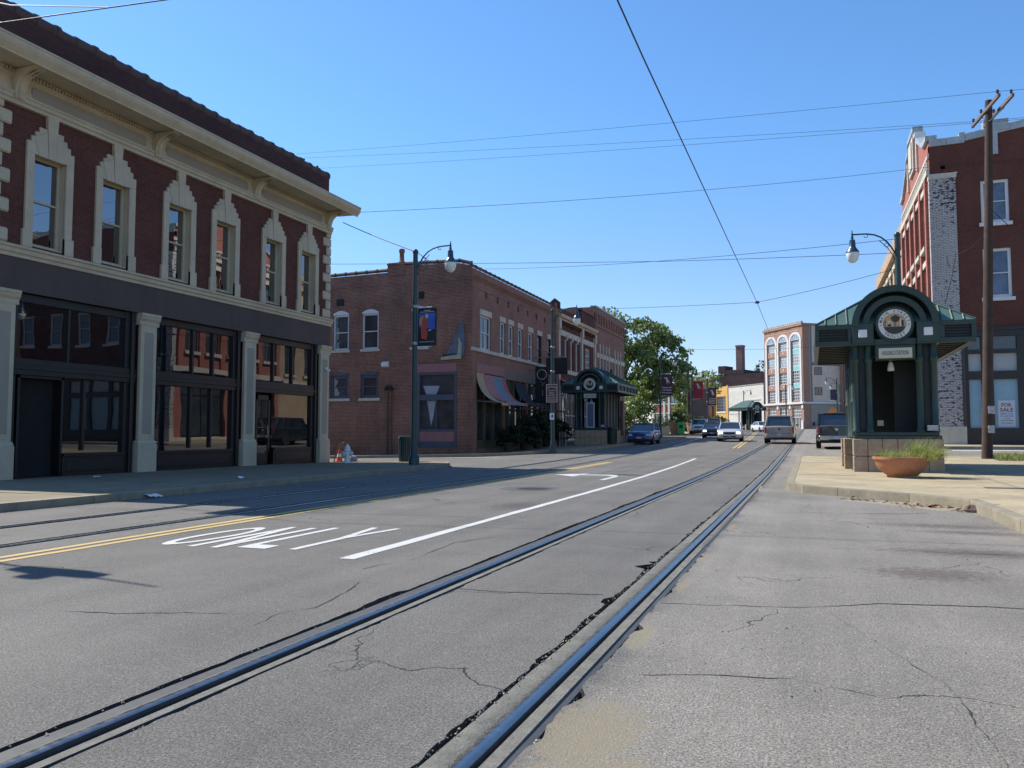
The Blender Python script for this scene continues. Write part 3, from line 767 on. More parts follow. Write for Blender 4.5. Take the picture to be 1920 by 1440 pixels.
for a, c in zip(BR, BR[1:]):
    a, c = a + .36, c - .36; r_ = .06
    poly = [(a, 8.94), (a + r_, 8.89), (c - r_, 8.89), (c, 8.94), (c, 9.12), (c - r_, 9.17), (a + r_, 9.17), (a, 9.12)]
    b = MB(); b.prism_d(poly, .05, .082, FA); b.build('frieze_panel', GREYP, A)
# string course and fascia
b = MB(); b.prism_u([(0, 5.12), (.09, 5.12), (.10, 5.19), (.14, 5.22), (.15, 5.30), (.19, 5.33), (.19, 5.38), (.06, 5.41), (.0, 5.41)], U0 - .02, U1 + .05, FA); b.build('string_course', CREAM, A)
b = MB(); b.box(U0 - .01, U1 + .02, -.30, .06, 4.36, 5.12, 0, FA); b.build('fascia', CHAR, A)
# window surrounds
for k, c in enumerate(WC):
    b = MB()
    for s_ in (-1, 1):
        a0, a1 = sorted((c + s_ * .425, c + s_ * .625)); b.box(a0, a1, -.0, .07, 5.41, 7.62, 0, FA)
        a0, a1 = sorted((c + s_ * .425, c + s_ * .675)); b.box(a0, a1, .0, .085, 5.41, 5.82, 0, FA)
    s1 = b.build('window_surround', CREAM, A, bev=.008)
    b = MB()
    for i, (hw, z0, z1) in enumerate(((.625, 7.62, 7.90), (.52, 7.90, 8.04), (.42, 8.04, 8.17), (.32, 8.17, 8.30))): b.box(c - hw, c + hw, 0, .07 - .0015 * i, z0, z1, 0, FA)
    b.build('head_step', CREAM, s1, bev=.006)
    b = MB(); b.prism_d([(c - .085, 7.60), (c + .085, 7.60), (c + .15, 8.62), (c - .15, 8.62)], .0, .105, FA); b.build('keystone', CREAM, s1, bev=.008)
    for s_ in (-1, 1):
        q = [(c + s_ * .085, 7.605), (c + s_ * .33, 7.605), (c + s_ * .45, 8.02), (c + s_ * .14, 8.22)]
        b = MB(); b.prism_d(q if s_ > 0 else q[::-1], .0, .088, FA); b.build('voussoir', CREAM, s1, bev=.006)
    window(FA, c - .425, c + .425, 5.5, 7.64, -.15, A, CREAM, GLASS, fw=.07, ny=2, meet=6.58, sill=(CREAM, -.004, .028, -.002))
# quoins on both ends
for ue, sg in ((U0, 1), (U1, -1)):
    z = 5.42; i = 0
    while z < 8.45:
        wd = .44 if i % 2 == 0 else .24; h_ = .335
        a0, a1 = sorted((ue - sg * .05, ue + sg * wd))
        b = MB(); b.box(-16.8 - (.24 if i % 2 == 0 else .44), -16.8 + .055, a0, a1, z + .008, z + h_ - .008); b.build('quoin', CREAM, A, bev=.035); z += h_; i += 1
# pilasters
for pu0, pu1 in ((12.24, 12.90), (16.42, 17.06), (20.62, 21.26), (24.80, 25.44)):
    c = (pu0 + pu1) / 2; h_ = (pu1 - pu0) / 2 - .045
    b = MB(); b.box(c - h_, c + h_, -.30, .09, .93, 4.06, 0, FA); pl = b.build('pilaster', CREAM, A, bev=.01)
    b = MB(); b.box(c - h_ - .05, c + h_ + .05, -.30, .145, -.1, .86, 0, FA); b.prism_u([(-.3, .86), (.145, .86), (.10, .95), (-.3, .95)], c - h_ - .04, c + h_ + .04, FA); b.build('base', CREAM, pl, bev=.012)
    b = MB(); b.prism_u([(-.3, 4.04), (.10, 4.04), (.11, 4.08), (.10, 4.10), (.105, 4.15), (.15, 4.21), (.165, 4.28), (.18, 4.29), (.18, 4.36), (-.3, 4.36)], c - h_ - .06, c + h_ + .06, FA); b.build('capital', CREAM, pl)
    b = MB(); b.box(c - h_ + .11, c + h_ - .11, .07, .098, 1.12, 3.86, 0, FA); b.build('panel', GREYP, pl, bev=.01)
b = MB(); b.box(25.08, 25.16, .09, .17, 3.5, 3.56, 0, FA); b.lathe([(.05, 0), (.055, .03), (.05, .1), (.03, .12)], (-16.63, 25.12, 3.45), 10, axis='x'); b.build('security_camera', WHITEP, A, smooth=40)
# shopfronts, recessed between the pilasters
def shopfront(u0, u1, door, mulls_top, mulls_low, dpt=-.13):
    b = MB(); d0, d1 = dpt - .06, dpt + .05
    b.box(u0, u1, d0, d1, 4.16, 4.36, 0, FA); b.box(u0, u1, d0, d1 + .05, 2.48, 2.86, 0, FA); b.box(u0, u1, d0, d1 + .07, 2.60, 2.72, 0, FA)
    b.box(u0, u0 + .16, d0, d1, .1, 4.36, 0, FA); b.box(u1 - .34, u1, d0, d1 + .02, .1, 4.36, 0, FA); b.box(u1 - .2, u1 - .1, d0, d1 + .09, .1, 4.36, 0, FA)
    for u in mulls_top: b.box(u - .03, u + .03, d0, d1, 2.86, 4.16, 0, FA)
    lo = door[1] if door else u0 + .16
    for u in mulls_low: b.box(u - .03, u + .03, d0, d1, .72, 2.48, 0, FA)
    b.box(lo, u1 - .34, d0, d1 + .05, .1, .64, 0, FA); b.box(lo, u1 - .34, d0, d1 + .09, .58, .66, 0, FA); b.box(lo + .1, u1 - .5, d1 + .05, d1 + .07, .22, .5, 0, FA)
    sf = b.build('shopfront', BLACKF, A, bev=.008)
    tt = [u0 + .16] + list(mulls_top) + [u1 - .34]; ll = [lo] + list(mulls_low) + [u1 - .34]
    for i, (a, c) in enumerate(zip(tt, tt[1:])): g = MB(); g.box(a, c, dpt - .05 - .004 * i, dpt - .02 - .004 * i, 2.8, 4.2, 0, FA); g.build('pane', SHOPG, sf)
    for i, (a, c) in enumerate(zip(ll, ll[1:])): g = MB(); g.box(a, c, dpt - .05 - .004 * i, dpt - .02 - .004 * i, .6, 2.52, 0, FA); g.build('pane', SHOPG, sf)
    if door:
        b = MB(); rc = -.95 if door[2] else dpt - .05
        if door[2]:      # recessed doorway
            b.box(door[0], door[0] + .06, rc, d1, .1, 2.5, 0, FA); b.box(door[1] - .06, door[1], rc, d1, .1, 2.5, 0, FA); b.box(door[0], door[1], rc, d1, 2.42, 2.5, 0, FA); b.box(door[0], door[1], rc - .05, d1, .05, .13, 0, FA)
        a, c = door[0] + .1, door[1] - .1
        b.box(a, a + .1, rc, rc + .06, .14, 2.4, 0, FA); b.box(c - .1, c, rc, rc + .06, .14, 2.4, 0, FA); b.box(a, c, rc, rc + .06, .14, .5, 0, FA); b.box(a, c, rc, rc + .06, 2.25, 2.4, 0, FA)
        dr = b.build('door', BLACKF, A)
        g = MB(); g.box(a + .1, c - .1, rc + .01, rc + .04, .5, 2.25, 0, FA); g.build('pane', SHOPG, dr)
        h = MB(); h.tube([FA.p(c - .16, rc + .1, 1.0), FA.p(c - .16, rc + .1, 1.4)], .015, 6); h.build('handle', STEEL, dr)
shopfront(*bays[0], (13.1, 14.3, True), (14.4,), (14.9,))
shopfront(*bays[1], None, (18.6, 19.45), (18.55, 19.4))
shopfront(*bays[2], (21.41, 22.35, False), (22.35, 23.4), ())

# ------------------------------------------------------------------ brown brick building over the side street
B = thing('brick_building', 'two storey brown brick corner building with striped awnings and a chimney pot', 'building', (-16.8, 46.5, 0), world=True)
FB = Frame((-16.8, 0, 0), (0, 1, 0), (1, 0, 0)); FS = Frame((0, 39.03, 0), (1, 0, 0), (0, -1, 0))
fw_ = [(40.1, 41.7), (43.1, 43.95), (44.5, 45.35), (46.15, 47.0), (48.1, 48.95), (49.95, 50.8), (52.15, 53.0)]
fh = [(a, c, 5.74, 7.62) for a, c in fw_] + [(39.62, 43.55, .3, 4.42), (43.85, 47.6, .3, 4.3), (47.9, 52.9, .3, 4.3)]
sq = [39.9 + .9 + i * 1.75 for i in range(8)]
fh += [(u, u + .3, 8.62, 8.98) for u in sq]
b = MB(); b.wall(FB, 39.03, 54.2, -.6, 10.02, fh, .22)
for z, d in ((9.42, .05), (9.5, .10), (9.58, .15)): b.box(39.03, 54.2, .0, d, z, z + .082, 0, FB)
b.box(53.7, 54.25, 0, .12, 0, 10.35, 0, FB)
b.build('wall', BRICK_C, B)
b = MB()
for u in sq: b.box(u + .03, u + .27, -.21, -.15, 8.65, 8.95, 0, FB)
b.build('vent', BLACK, B)
sh = [(-25.45, -24.42, 5.85, 8.0), (-23.55, -22.5, 5.85, 8.0), (-20.42, -19.45, 5.85, 8.0), (-25.6, -24.38, 3.1, 4.52), (-23.62, -22.46, 3.1, 4.52), (-20.02, -17.72, .36, 4.42)]
b = MB(); b.wall(FS, -30, -16.8, -.9, 10.02, sh, .2)
b.add([FS.p(-30, 0, 10.02), FS.p(-16.8, 0, 10.02), FS.p(-16.8, 0, 10.13), FS.p(-17.6, 0, 10.32), FS.p(-20.6, 0, 10.42), FS.p(-20.9, 0, 10.42), FS.p(-21.9, 0, 10.1), FS.p(-30, 0, 10.0)], [tuple(range(8))])
for z in (4.98, 9.38): b.box(-30, -16.79, 0, .03, z, z + .075, 0, FS)
b.build('wall', BRICK_B, B)
core(B, -30, -16.86, 39.26, 54.1, 9.3, 9.5, BRICK_B, 'roof'); core(B, -18, -17.1, 39.4, 54, -.4, 9.2, INTER, 'interior'); core(B, -30, -17.05, 39.3, 39.8, -.8, 9.2, INTER, 'interior')
core(B, -30, -29.8, 39.1, 54.2, -.8, 10, BRICK_B); core(B, -29.7, -16.9, 54.0, 54.2, -.8, 10.0, BRICK_B)
b = MB(); b.box(-21.95, -20.9, 39.0, 39.9, 9.9, 10.62); b.box(-21.98, -20.87, 38.97, 39.93, 10.5, 10.57); ch = b.build('chimney', BRICK_B, B)
b = MB(); b.lathe([(.26, 0), (.2, .12), (.14, .2), (.125, .62), (.17, .68), (.17, .8), (.15, .86)], (-21.3, 39.45, 10.6), 12); b.build('chimney_pot', M('sooty clay pot', (.20, .095, .07), .85, .25, 4), ch, smooth=40)
# coping tiles along the side wall and the front
def coping(fr, pts, step, parent, r=.1):
    pb = MB(); pb.tube([(-step / 2, 0, 0), (step / 2 - .04, 0, 0)], r, 8); pb.tube([(step / 2 - .09, 0, .008), (step / 2, 0, .008)], r + .02, 8)
    pr = pb.build('coping_tile', CLAY, None, smooth=40); first = True; o0 = ORIG[parent.name]
    for (ua, za), (ub, zb) in zip(pts, pts[1:]):
        L_ = math.hypot(ub - ua, zb - za); n = max(1, round(L_ / step))
        for i in range(n):
            t = (i + .5) / n; o = pr if first else pr.copy()
            if not first: C.objects.link(o)
            first = False; o.parent = parent; o.location = fr.p(ua + (ub - ua) * t, -.12, za + (zb - za) * t + .02) - o0
            o.rotation_euler = (0, -math.atan2(zb - za, ub - ua), math.atan2(fr.U.y, fr.U.x))
coping(FS, [(-29.5, 10.02), (-21.95, 10.12)], .68, B); coping(FS, [(-20.9, 10.42), (-17.6, 10.34), (-16.9, 10.14)], .68, B)
coping(FB, [(39.1, 10.08), (53.7, 10.08)], .68, B, .08)
# side windows
for i, (a, c, z0, z1) in enumerate(sh[:3]):
    window(FS, a, c, z0, z1 - .14, -.07, B, WHITEF, GLASS_FAR, fw=.1, sill=(STONE, .09, .14, .07), dep=.07)
    n = 10; poly = [(a, z1 - .14)] + [(a + (c - a) * k / n, z1 - .06 + .16 * math.sin(PI * k / n)) for k in range(n + 1)] + [(c, z1 - .14)]
    b = MB(); b.prism_d(poly, -.12, -.02 + .045, FS); b.build('window_arch', WHITEF, B)
for (a, c, z0, z1) in sh[3:5]:
    window(FS, a, c, z0, z1 - .12, -.07, B, BLUEP, GLASS_FAR, fw=.17, sill=(STONE, .09, .15, .07), dep=.07)
    n = 8; poly = [(a, z1 - .12)] + [(a + (c - a) * k / n, z1 - .06 + .12 * math.sin(PI * k / n)) for k in range(n + 1)] + [(c, z1 - .12)]
    b = MB(); b.prism_d(poly, -.12, .012, FS); b.build('window_arch', BLUEP, B)
for u, z, w_, h_ in ((-25.25, 8.38, .5, .4), (-20.0, 8.5, .32, .4)):
    b = MB(); b.box(u, u + w_, -.02, .02, z, z + h_, 0, FS)
    for k in range(5): b.box(u + .03, u + w_ - .03, .02, .035, z + .04 + k * (h_ - .08) / 5, z + .07 + k * (h_ - .08) / 5, 0, FS)
    b.build('vent', BLACK, B)
# side shop window
b = MB()
b.box(-20.02, -19.9, -.15, .03, .36, 4.42, 0, FS); b.box(-17.84, -17.72, -.15, .03, .36, 4.42, 0, FS); b.box(-19.9, -17.84, -.15, .03, 4.30, 4.42, 0, FS)
b.box(-19.9, -17.84, -.15, .05, 2.92, 3.22, 0, FS); b.box(-19.9, -17.84, -.15, .02, 1.22, 1.36, 0, FS); b.box(-19.9, -17.84, -.15, .0, .36, .70, 0, FS); b.box(-18.94, -18.88, -.15, 0, 1.36, 2.92, 0, FS)
sf = b.build('shopfront', BLUEP, B)
b = MB(); b.box(-20.05, -17.7, -.05, .04, 4.44, 4.90, 0, FS); b.build('pink_fascia', PINK, sf)
b = MB(); b.box(-19.9, -17.84, -.12, .015, .70, 1.22, 0, FS); b.build('pink_panel', PINK, sf)
for a, c, z0, z1 in ((-19.9, -17.84, 3.22, 4.30), (-19.9, -18.94, 1.36, 2.92), (-18.88, -17.84, 1.36, 2.92)):
    g = MB(); g.box(a, c, -.14, -.1, z0, z1, 0, FS); g.build('pane', GLASS_FAR, sf)
b = MB(); q = [(-19.75, 3.72), (-18.75, 3.70), (-18.95, 3.24), (-19.55, 3.24)]; b.prism_d(q[::-1], -.09, -.085, FS); q = [(-19.5, 2.9), (-18.98, 2.9), (-19.1, 2.1), (-19.25, 1.55)]; b.prism_d(q[::-1], -.09, -.085, FS); b.build('hanging_cloth', M('pale grey cloth', (.30, .33, .38), .8, .1, 3), sf)
b = MB(); b.prism_u([(.0, 4.8), (.2, 4.84), (.22, 4.98), (.1, 5.1), (0, 5.1)], -22.2, -21.8, FS); b.build('wall_lamp', WHITEP, B)
for u in (-21.9, -21.68): b = MB(); b.tube([FS.p(u, .05, -.3), FS.p(u, .05, 3.35), FS.p((u - 21.79) / 2, .06, 3.5)], .045, 6); b.build('conduit', M('rusty conduit', (.16, .10, .07), .8, .3, 3), B, smooth=40)
b = MB()
for k in (-.11, .11): b.lathe([(.03, 0), (.1, .02), (.1, .08), (.04, .12)], FS.p(-21.79 + k, .15, 3.68), 12, axis='y')
b.box(-22.05, -21.53, .0, .1, 3.5, 3.62, 0, FS); b.build('floodlight', BLACK, B, smooth=40)
# front windows
for i, (a, c) in enumerate(fw_):
    window(FB, a, c, 5.74, 7.62, -.08, B, WHITEF if i < 5 else INTER, GLASS_FAR, fw=.10 if i else .09, nx=2 if i == 0 else 1, dep=.07)
    b = MB(); b.box(a - .06, c + .06, -.1, .025, 7.62, 7.95, 0, FB); b.build('lintel', STONE, B, bev=.01)
b = MB(); b.box(38.92, 52.7, -.05, .10, 5.55, 5.74, 0, FB); b.build('sill_band', STONE, B, bev=.015)
b = MB(); b.box(39.5, 43.6, -.1, .05, 4.43, 4.92, 0, FB); b.build('pink_fascia', PINK, B)
b = MB(); b.box(43.62, 53.0, -.1, .04, 4.32, 4.92, 0, FB); b.build('taupe_fascia', M('taupe fascia paint', (.16, .125, .10), .7, .15, 2), B)
# front shop glazing, posts and doors
POST = M('olive post paint', (.10, .09, .05), .6, .15, 3)
for (a, c, posts) in ((39.62, 43.55, (40.9, 42.2)), (43.85, 47.6, (44.6, 45.6, 46.6)), (47.9, 52.9, (48.6, 49.8, 50.9, 51.9))):
    b = MB(); b.box(a, c, -.2, -.1, .2, .75, 0, FB); b.box(a, c, -.2, -.08, 2.85, 3.0, 0, FB); b.box(a, a + .1, -.2, 0, .2, 4.3, 0, FB); b.box(c - .1, c, -.2, 0, .2, 4.3, 0, FB)
    for p in posts: b.box(p - .05, p + .05, -.2, -.02, .2, 4.3, 0, FB)
    sf = b.build('shopfront', POST, B); e = [a] + list(posts) + [c]
    for i, (p, q) in enumerate(zip(e, e[1:])): g = MB(); g.box(p, q, -.19 - .003 * i, -.15 - .003 * i, .7, 4.3, 0, FB); g.build('pane', GLASS_FAR, sf)
# awnings: curved cloth strips on the wall
def awning(u0, u1, bands, z0, z1, out, parent):
    n = 9; prof = [(out * (t ** 1.55), z0 + (z1 - z0) * (1 - (1 - t) ** .75 * (1 - .25 * t)) if False else z0 + (z1 - z0) * t) for t in [i / n for i in range(n + 1)]]
    prof = [(out * (1 - math.cos(t * PI / 2)), z0 + (z1 - z0) * math.sin(t * PI / 2) ** 1.0) for t in [i / n for i in range(n + 1)]]
    prof += [(out + .02, z1 - .16)]
    b = MB(); mats = [m for m, _ in bands]; u = u0
    for k, (m, w_) in enumerate(bands):
        for (d, z), (d2, z2) in zip(prof, prof[1:]):
            b.add([FB.p(u, d + .03, z), FB.p(u + w_, d + .03, z), FB.p(u + w_, d2 + .03, z2), FB.p(u, d2 + .03, z2), FB.p(u, d + .015, z), FB.p(u + w_, d + .015, z), FB.p(u + w_, d2 + .015, z2), FB.p(u, d2 + .015, z2)],
                  [(0, 1, 2, 3), (7, 6, 5, 4), (0, 3, 7, 4), (1, 5, 6, 2)], k)
        u += w_
    aw = b.build('awning', mats, parent, smooth=40)
    f = MB()
    for uu in (u0 + .03, u1 - .03): f.tube([FB.p(uu, 0, z1 + .1), FB.p(uu, out, z1 - .02)], .018, 6)
    f.tube([FB.p(u0, out, z1 - .02), FB.p(u1, out, z1 - .02)], .018, 6); f.build('awning_frame', STEEL, aw)
CT, CP, CBL = M('tan canvas', (.40, .29, .18), .85, .08, 2), M('pink canvas', (.36, .165, .165), .85, .08, 2), M('blue canvas', (.14, .21, .27), .85, .08, 2)
CDK = M('dark blue canvas', (.022, .026, .036), .8, .1, 2)
awning(39.55, 40.55, [(CT, 1.0)], 4.42, 2.78, 1.45, B)
awning(40.62, 44.0, [(CP, 1.35), (CBL, 1.45), (M('red canvas', (.36, .10, .09), .85, .08, 2), .58)], 4.38, 2.86, 1.35, B)
awning(45.6, 47.6, [(CDK, 2.0)], 4.2, 2.9, 1.2, B)
awning(48.4, 49.8, [(CDK, 1.4)], 4.2, 2.9, .9, B)
b = MB(); b.box(44.2, 53, .9, .96, 2.55, 2.68, 0, FB)
for u in (44.3, 47.2, 50.1, 52.9): b.box(u - .03, u + .03, .9, .96, .3, 2.6, 0, FB)
b.build('porch_rail', M('dark red timber', (.07, .025, .02), .7, .2, 3), B)
# plain dark pictureless triangular art board hanging on the side wall near the corner
art = thing('wall_artwork', 'weathered blue and cream angular painted board fixed high on the brown brick side wall', 'artwork', (-17.75, 39.0, 5.1), world=True)
b = MB(); b.prism_d([(-18.55, 5.14), (-17.42, 5.20), (-17.25, 5.28), (-17.22, 6.4), (-17.35, 7.15), (-17.5, 7.0), (-17.85, 6.1), (-18.2, 5.5)][::-1], .02, .09, FS); b.build('board', M('weathered blue board', (.10, .13, .17), .8, .35, 5), art)
b = MB(); b.prism_d([(-18.6, 5.08), (-17.4, 5.12), (-17.38, 5.95), (-17.55, 6.3), (-17.62, 5.34), (-18.6, 5.24)][::-1], .09, .115, FS); b.build('cream_shape', M('aged cream board', (.36, .34, .24), .8, .2, 5), art)
b = MB(); b.prism_d([(-18.5, 5.28), (-17.75, 5.36), (-17.75, 5.42), (-18.5, 5.35)][::-1], .115, .125, FS); b.build('dark_shape', BLACK, art)

# ------------------------------------------------------------------ ornate row beyond it
D = thing('ornate_brick_building', 'low dark red brick building with a pale stone band beyond the brown corner building', 'building', (-16.8, 60, 0), world=True)
b = MB(); d_holes = [(u, u + .62, 5.85, 8.0) for u in (56.3, 57.75, 59.2)] + [(61.9, 63.5, 5.85, 7.95)] + [(55.4, 60.1, .6, 4.3), (61, 64.4, .6, 4.3)]
b.wall(FB, 54.3, 64.9, -.3, 10.2, d_holes, .25); b.build('wall', BRICK_A, D)
core(D, -28, -17.1, 54.4, 64.8, -.3, 9.8, BRICK_A); core(D, -17.3, -17.06, 54.5, 64.7, -.2, 9.5, INTER, 'interior')
b = MB(); b.prism_u([(0, 9.3), (.12, 9.3), (.16, 9.42), (.3, 9.46), (.36, 9.6), (.36, 9.68), (0, 9.72)], 54.3, 64.9, FB); b.build('cornice', CREAM, D)
b = MB()
u = 54.6
while u < 64.6: b.box(u, u + .16, .0, .2, 9.05, 9.3, 0, FB); u += .42
b.build('cornice_block', BRICK_A, D, kind='stuff')
b = MB(); b.box(54.3, 64.9, 0, .06, 8.22, 8.62, 0, FB); b.build('stone_band', STONE, D)
b = MB(); b.box(54.3, 64.9, 0, .08, 5.5, 5.8, 0, FB); b.build('sill_band', STONE, D)
b = MB(); b.box(54.3, 64.9, 0, .08, 4.35, 4.65, 0, FB); b.build('stone_band', STONE, D)
for u in (54.45, 60.55, 64.6):
    b = MB(); b.box(u - .17, u + .17, 0, .16, .3, 9.3, 0, FB); b.box(u - .22, u + .22, 0, .24, 8.6, 9.3, 0, FB); b.build('pilaster', STONE, D)
b = MB(); b.box(60.6, 64.9, -.25, .05, 9.72, 10.75, 0, FB); b.box(60.5, 60.85, -.25, .12, 9.72, 11.0, 0, FB); b.box(60.5, 64.9, -.3, .1, 10.75, 10.86, 0, FB); b.build('parapet', BRICK_A, D)
b = MB(); b.box(54.0, 54.5, -.4, .2, 10.0, 10.5, 0, FB); b.prism_u([(-.4, 10.5), (.2, 10.5), (-.1, 10.75)], 54.0, 54.5, FB); b.build('pinnacle', BRICK_P, D)
for (a, c, z0, z1) in d_holes[:3]:
    window(FB, a, c, z0, z1, -.12, D, BLACKF, GLASS_FAR, fw=.06)
    b = MB(); b.box(a - .2, a - .03, 0, .09, 5.8, 8.0, 0, FB); b.build('colonette', STONE, D)
    b = MB(); b.prism_d([(a + .22, 7.98), (a + .4, 7.98), (a + .46, 8.4), (a + .16, 8.4)], 0, .1, FB); b.build('keystone', STONE, D)
window(FB, *d_holes[3], -.1, D, WHITEF, GLASS_FAR, fw=.09, nx=4, ny=4, split=False)
for (a, c, z0, z1) in d_holes[4:]: window(FB, a, c, z0, z1, -.15, D, WHITEF, GLASS_FAR, fw=.12, nx=3, ny=2, split=False, name='shopfront')
T_ = thing('tall_brick_building', 'plum brick building with a flat corbelled parapet at the far end of the row', 'building', (-16.8, 70.6, 0), world=True)
t_h = [(u, u + .55, 5.2, 8.3) for u in (66.6, 67.75, 68.9)] + [(u, u + .55, 5.2, 8.3) for u in (72.2, 73.35, 74.5)] + [(69.9, 71.3, 4.9, 6.9)] + [(66, 69.4, .9, 4.2), (70.6, 75.6, .9, 4.2)]
b = MB(); b.wall(FB, 65.0, 76.3, -.3, 11.75, t_h, .3)
b.box(65, 76.3, 0, .09, 11.2, 11.75, 0, FB); b.box(65, 76.3, 0, .07, 10.15, 10.3, 0, FB)
u = 65.3
while u < 76: b.box(u, u + .42, 0, .09, 10.5, 11.2, 0, FB); u += .95
b.build('wall', BRICK_C, T_); core(T_, -28, -17.15, 65.1, 76.2, -.3, 11.5, BRICK_C)
b = MB(); b.box(-16.85, -28, 64.96, 65.02, 9, 11.75); b.build('wall', BRICK_C, T_)
b = MB(); b.box(64.9, 76.4, -.35, .14, 11.75, 11.86, 0, FB); b.build('coping', STEEL, T_)
b = MB(); b.box(65.6, 76.2, 0, .05, 7.55, 7.95, 0, FB); b.build('stone_band', STONE, T_)
for (a, c, z0, z1) in t_h[:7]:
    window(FB, a, c, z0, z1, -.15, T_, BLACKF, GLASS_FAR, fw=.05)
    b = MB(); b.box(a - .24, a - .04, 0, .11, 5.0, 8.75, 0, FB); b.build('colonette', STONE, T_)
for (a, c, z0, z1) in t_h[7:]: window(FB, a, c, z0, z1, -.2, T_, BLACKF, GLASS_FAR, fw=.12, nx=3, ny=2, split=False, name='shopfront')

# ================================================================== TROLLEY KIOSKS
LK = Frame((0, 0, 0), (1, 0, 0), (0, -1, 0))      # local: u across the front, d towards the street end (front), z up
def arcpts(cx, cz, r, a0, a1, n): return [(cx + r * math.cos(a0 + (a1 - a0) * i / n), cz + r * math.sin(a0 + (a1 - a0) * i / n)) for i in range(n + 1)]
def make_kiosk(label, loc, station):
    K = thing('trolley_kiosk', label, 'kiosk', loc, 0, 'green trolley stop kiosks')
    hw = 1.035
    # split-faced block base: blocks with open joints round three sides
    def blocks(u0, u1, y0, y1, nu, ny):
        for k in range(2):
            z0, z1 = (0, .425) if k == 0 else (.435, .87)
            for i in range(nu):
                for j in range(ny):
                    a0, a1 = u0 + (u1 - u0) * i / nu + .004, u0 + (u1 - u0) * (i + 1) / nu - .004
                    c0, c1 = y0 + (y1 - y0) * j / ny + .004, y0 + (y1 - y0) * (j + 1) / ny - .004
                    b = MB(); b.box(a0, a1, c0, c1, z0 - (.06 if k == 0 else 0), z1); b.build('block', SPLIT, K, bev=.018)
    blocks(-hw, hw, 0, .36, 6, 1)
    blocks(hw - .36, hw, .37, 3.6, 1, 8)
    blocks(-hw - .16, -hw + .2, 1.55, 1.95, 1, 1); blocks(-hw - .18, -hw + .18, 3.0, 3.4, 1, 1); blocks(-hw, hw, 3.65, 4.0, 5, 1)
    # sills
    b = MB(); b.box(-hw + .03, hw - .03, .03, .40, .87, .95); b.box(-hw + .08, hw - .08, .06, .38, .95, 1.04); b.box(hw - .34, hw - .04, .4, 3.6, .87, .97); b.build('base_sill', GREEN, K, bev=.01)
    def column(x, y, z0, z1, r=.088):
        b = MB(); b.lathe([(r * 1.25, z0), (r * 1.25, z0 + .05), (r, z0 + .08), (r, z0 + 1.75), (r * 1.2, z0 + 1.78), (r * 1.3, z0 + 1.83), (r * 1.2, z0 + 1.88), (r, z0 + 1.91), (r, z1)], (x, y, 0), 14); b.build('column', GREEN, K, smooth=40)
    for x in (-.93, -.62, .56, .87): column(x, .14, 1.04, 3.28)
    for y in (.9, 1.75, 3.2, 4.25): column(-.93, y, .87 if y in (1.75, 3.2) else 0, 3.3); 
    for y in (.9, 1.75, 2.6, 3.4, 4.25): column(.87, y, .95 if y < 3.6 else 0, 3.3)
    # corner blocks with pale square lights, lintel
    for s_ in (-1, 1):
        b = MB(); x0, x1 = sorted((s_ * 1.0, s_ * .49)); b.box(x0, x1, -.12, .5, 3.26, 3.80); b.box(x0 - .015, x1 + .015, -.135, .5, 3.24, 3.29); blk = b.build('corner_block', GREEN, K, bev=.012)
        b = MB(); c = s_ * .745 ; b.box(c - .1, c + .1, -.165, -.11, 3.44, 3.64); b.build('square_light', WHITEP, blk, bev=.012)
    b = MB(); b.box(-.49, .49, -.02, .35, 3.24, 3.40); b.box(-.46, .46, .0, .32, 2.86, 3.24); b.build('lintel', GREEN, K, bev=.01)
    # arch: outer barrel, inner ring, back board
    def ringband(cx, cz, r0, r1, y0, y1, n=26):
        b = MB(); o = arcpts(cx, cz, r1, 0, PI, n); i_ = arcpts(cx, cz, r0, 0, PI, n)
        for k in range(n):
            q = [o[k], o[k + 1], i_[k + 1], i_[k]]; b.prism_d([(a, z) for a, z in q], -y1, -y0, LK)
        return b
    b = ringband(0, 3.74, .84, 1.0, -.16, 1.3); b.build('arch_hood', GREEN, K, smooth=30)
    b = ringband(0, 3.74, .60, .74, -.04, .3); b.build('arch_ring', GREEN, K, smooth=30)
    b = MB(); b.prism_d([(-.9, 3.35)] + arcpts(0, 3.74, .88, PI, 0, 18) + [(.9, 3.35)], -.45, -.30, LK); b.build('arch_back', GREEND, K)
    # medallion
    b = MB(); b.lathe([(.0, .16), (.46, .16), (.47, .10), (.47, -.06), (.43, -.10), (.38, -.085), (.0, -.085)], (0, .02, 3.76), 40, axis='y', cap=False); md = b.build('medallion', GREEN, K, smooth=40)
    b = MB(); n = 40
    def disc(r, y, m):
        o = len(b.v); b.add([(0, y, 3.76)] + [(r * math.cos(2 * PI * k / n), y, 3.76 + r * math.sin(2 * PI * k / n)) for k in range(n)], [(0, 1 + k, 1 + (k + 1) % n) for k in range(n)], m)
    disc(.375, -.072, 0); disc(.268, -.076, 1); disc(.255, -.079, 2)
    def flat(poly, y, m): b.add([(x, y, 3.76 + z) for x, z in poly], [list(range(len(poly)))], m)
    # scene in the disc: ground, tree, trolley car, buildings
    flat([(.25 * math.cos(a), .25 * math.sin(a)) for a in np.linspace(PI + .28, 2 * PI - .28, 14)], -.082, 3)
    flat([(-.19, -.06), (-.05, -.06), (-.05, .03), (-.08, .07), (-.16, .07), (-.19, .03)], -.085, 0); flat([(-.17, -.06), (-.07, -.06), (-.07, .0), (-.17, .0)], -.087, 3)
    for k in range(3): flat([(-.175 + k * .042, .01), (-.147 + k * .042, .01), (-.147 + k * .042, .045), (-.175 + k * .042, .045)], -.087, 1)
    flat([(.0, -.06), (.02, -.06), (.015, .1), (.005, .1)], -.085, 3)
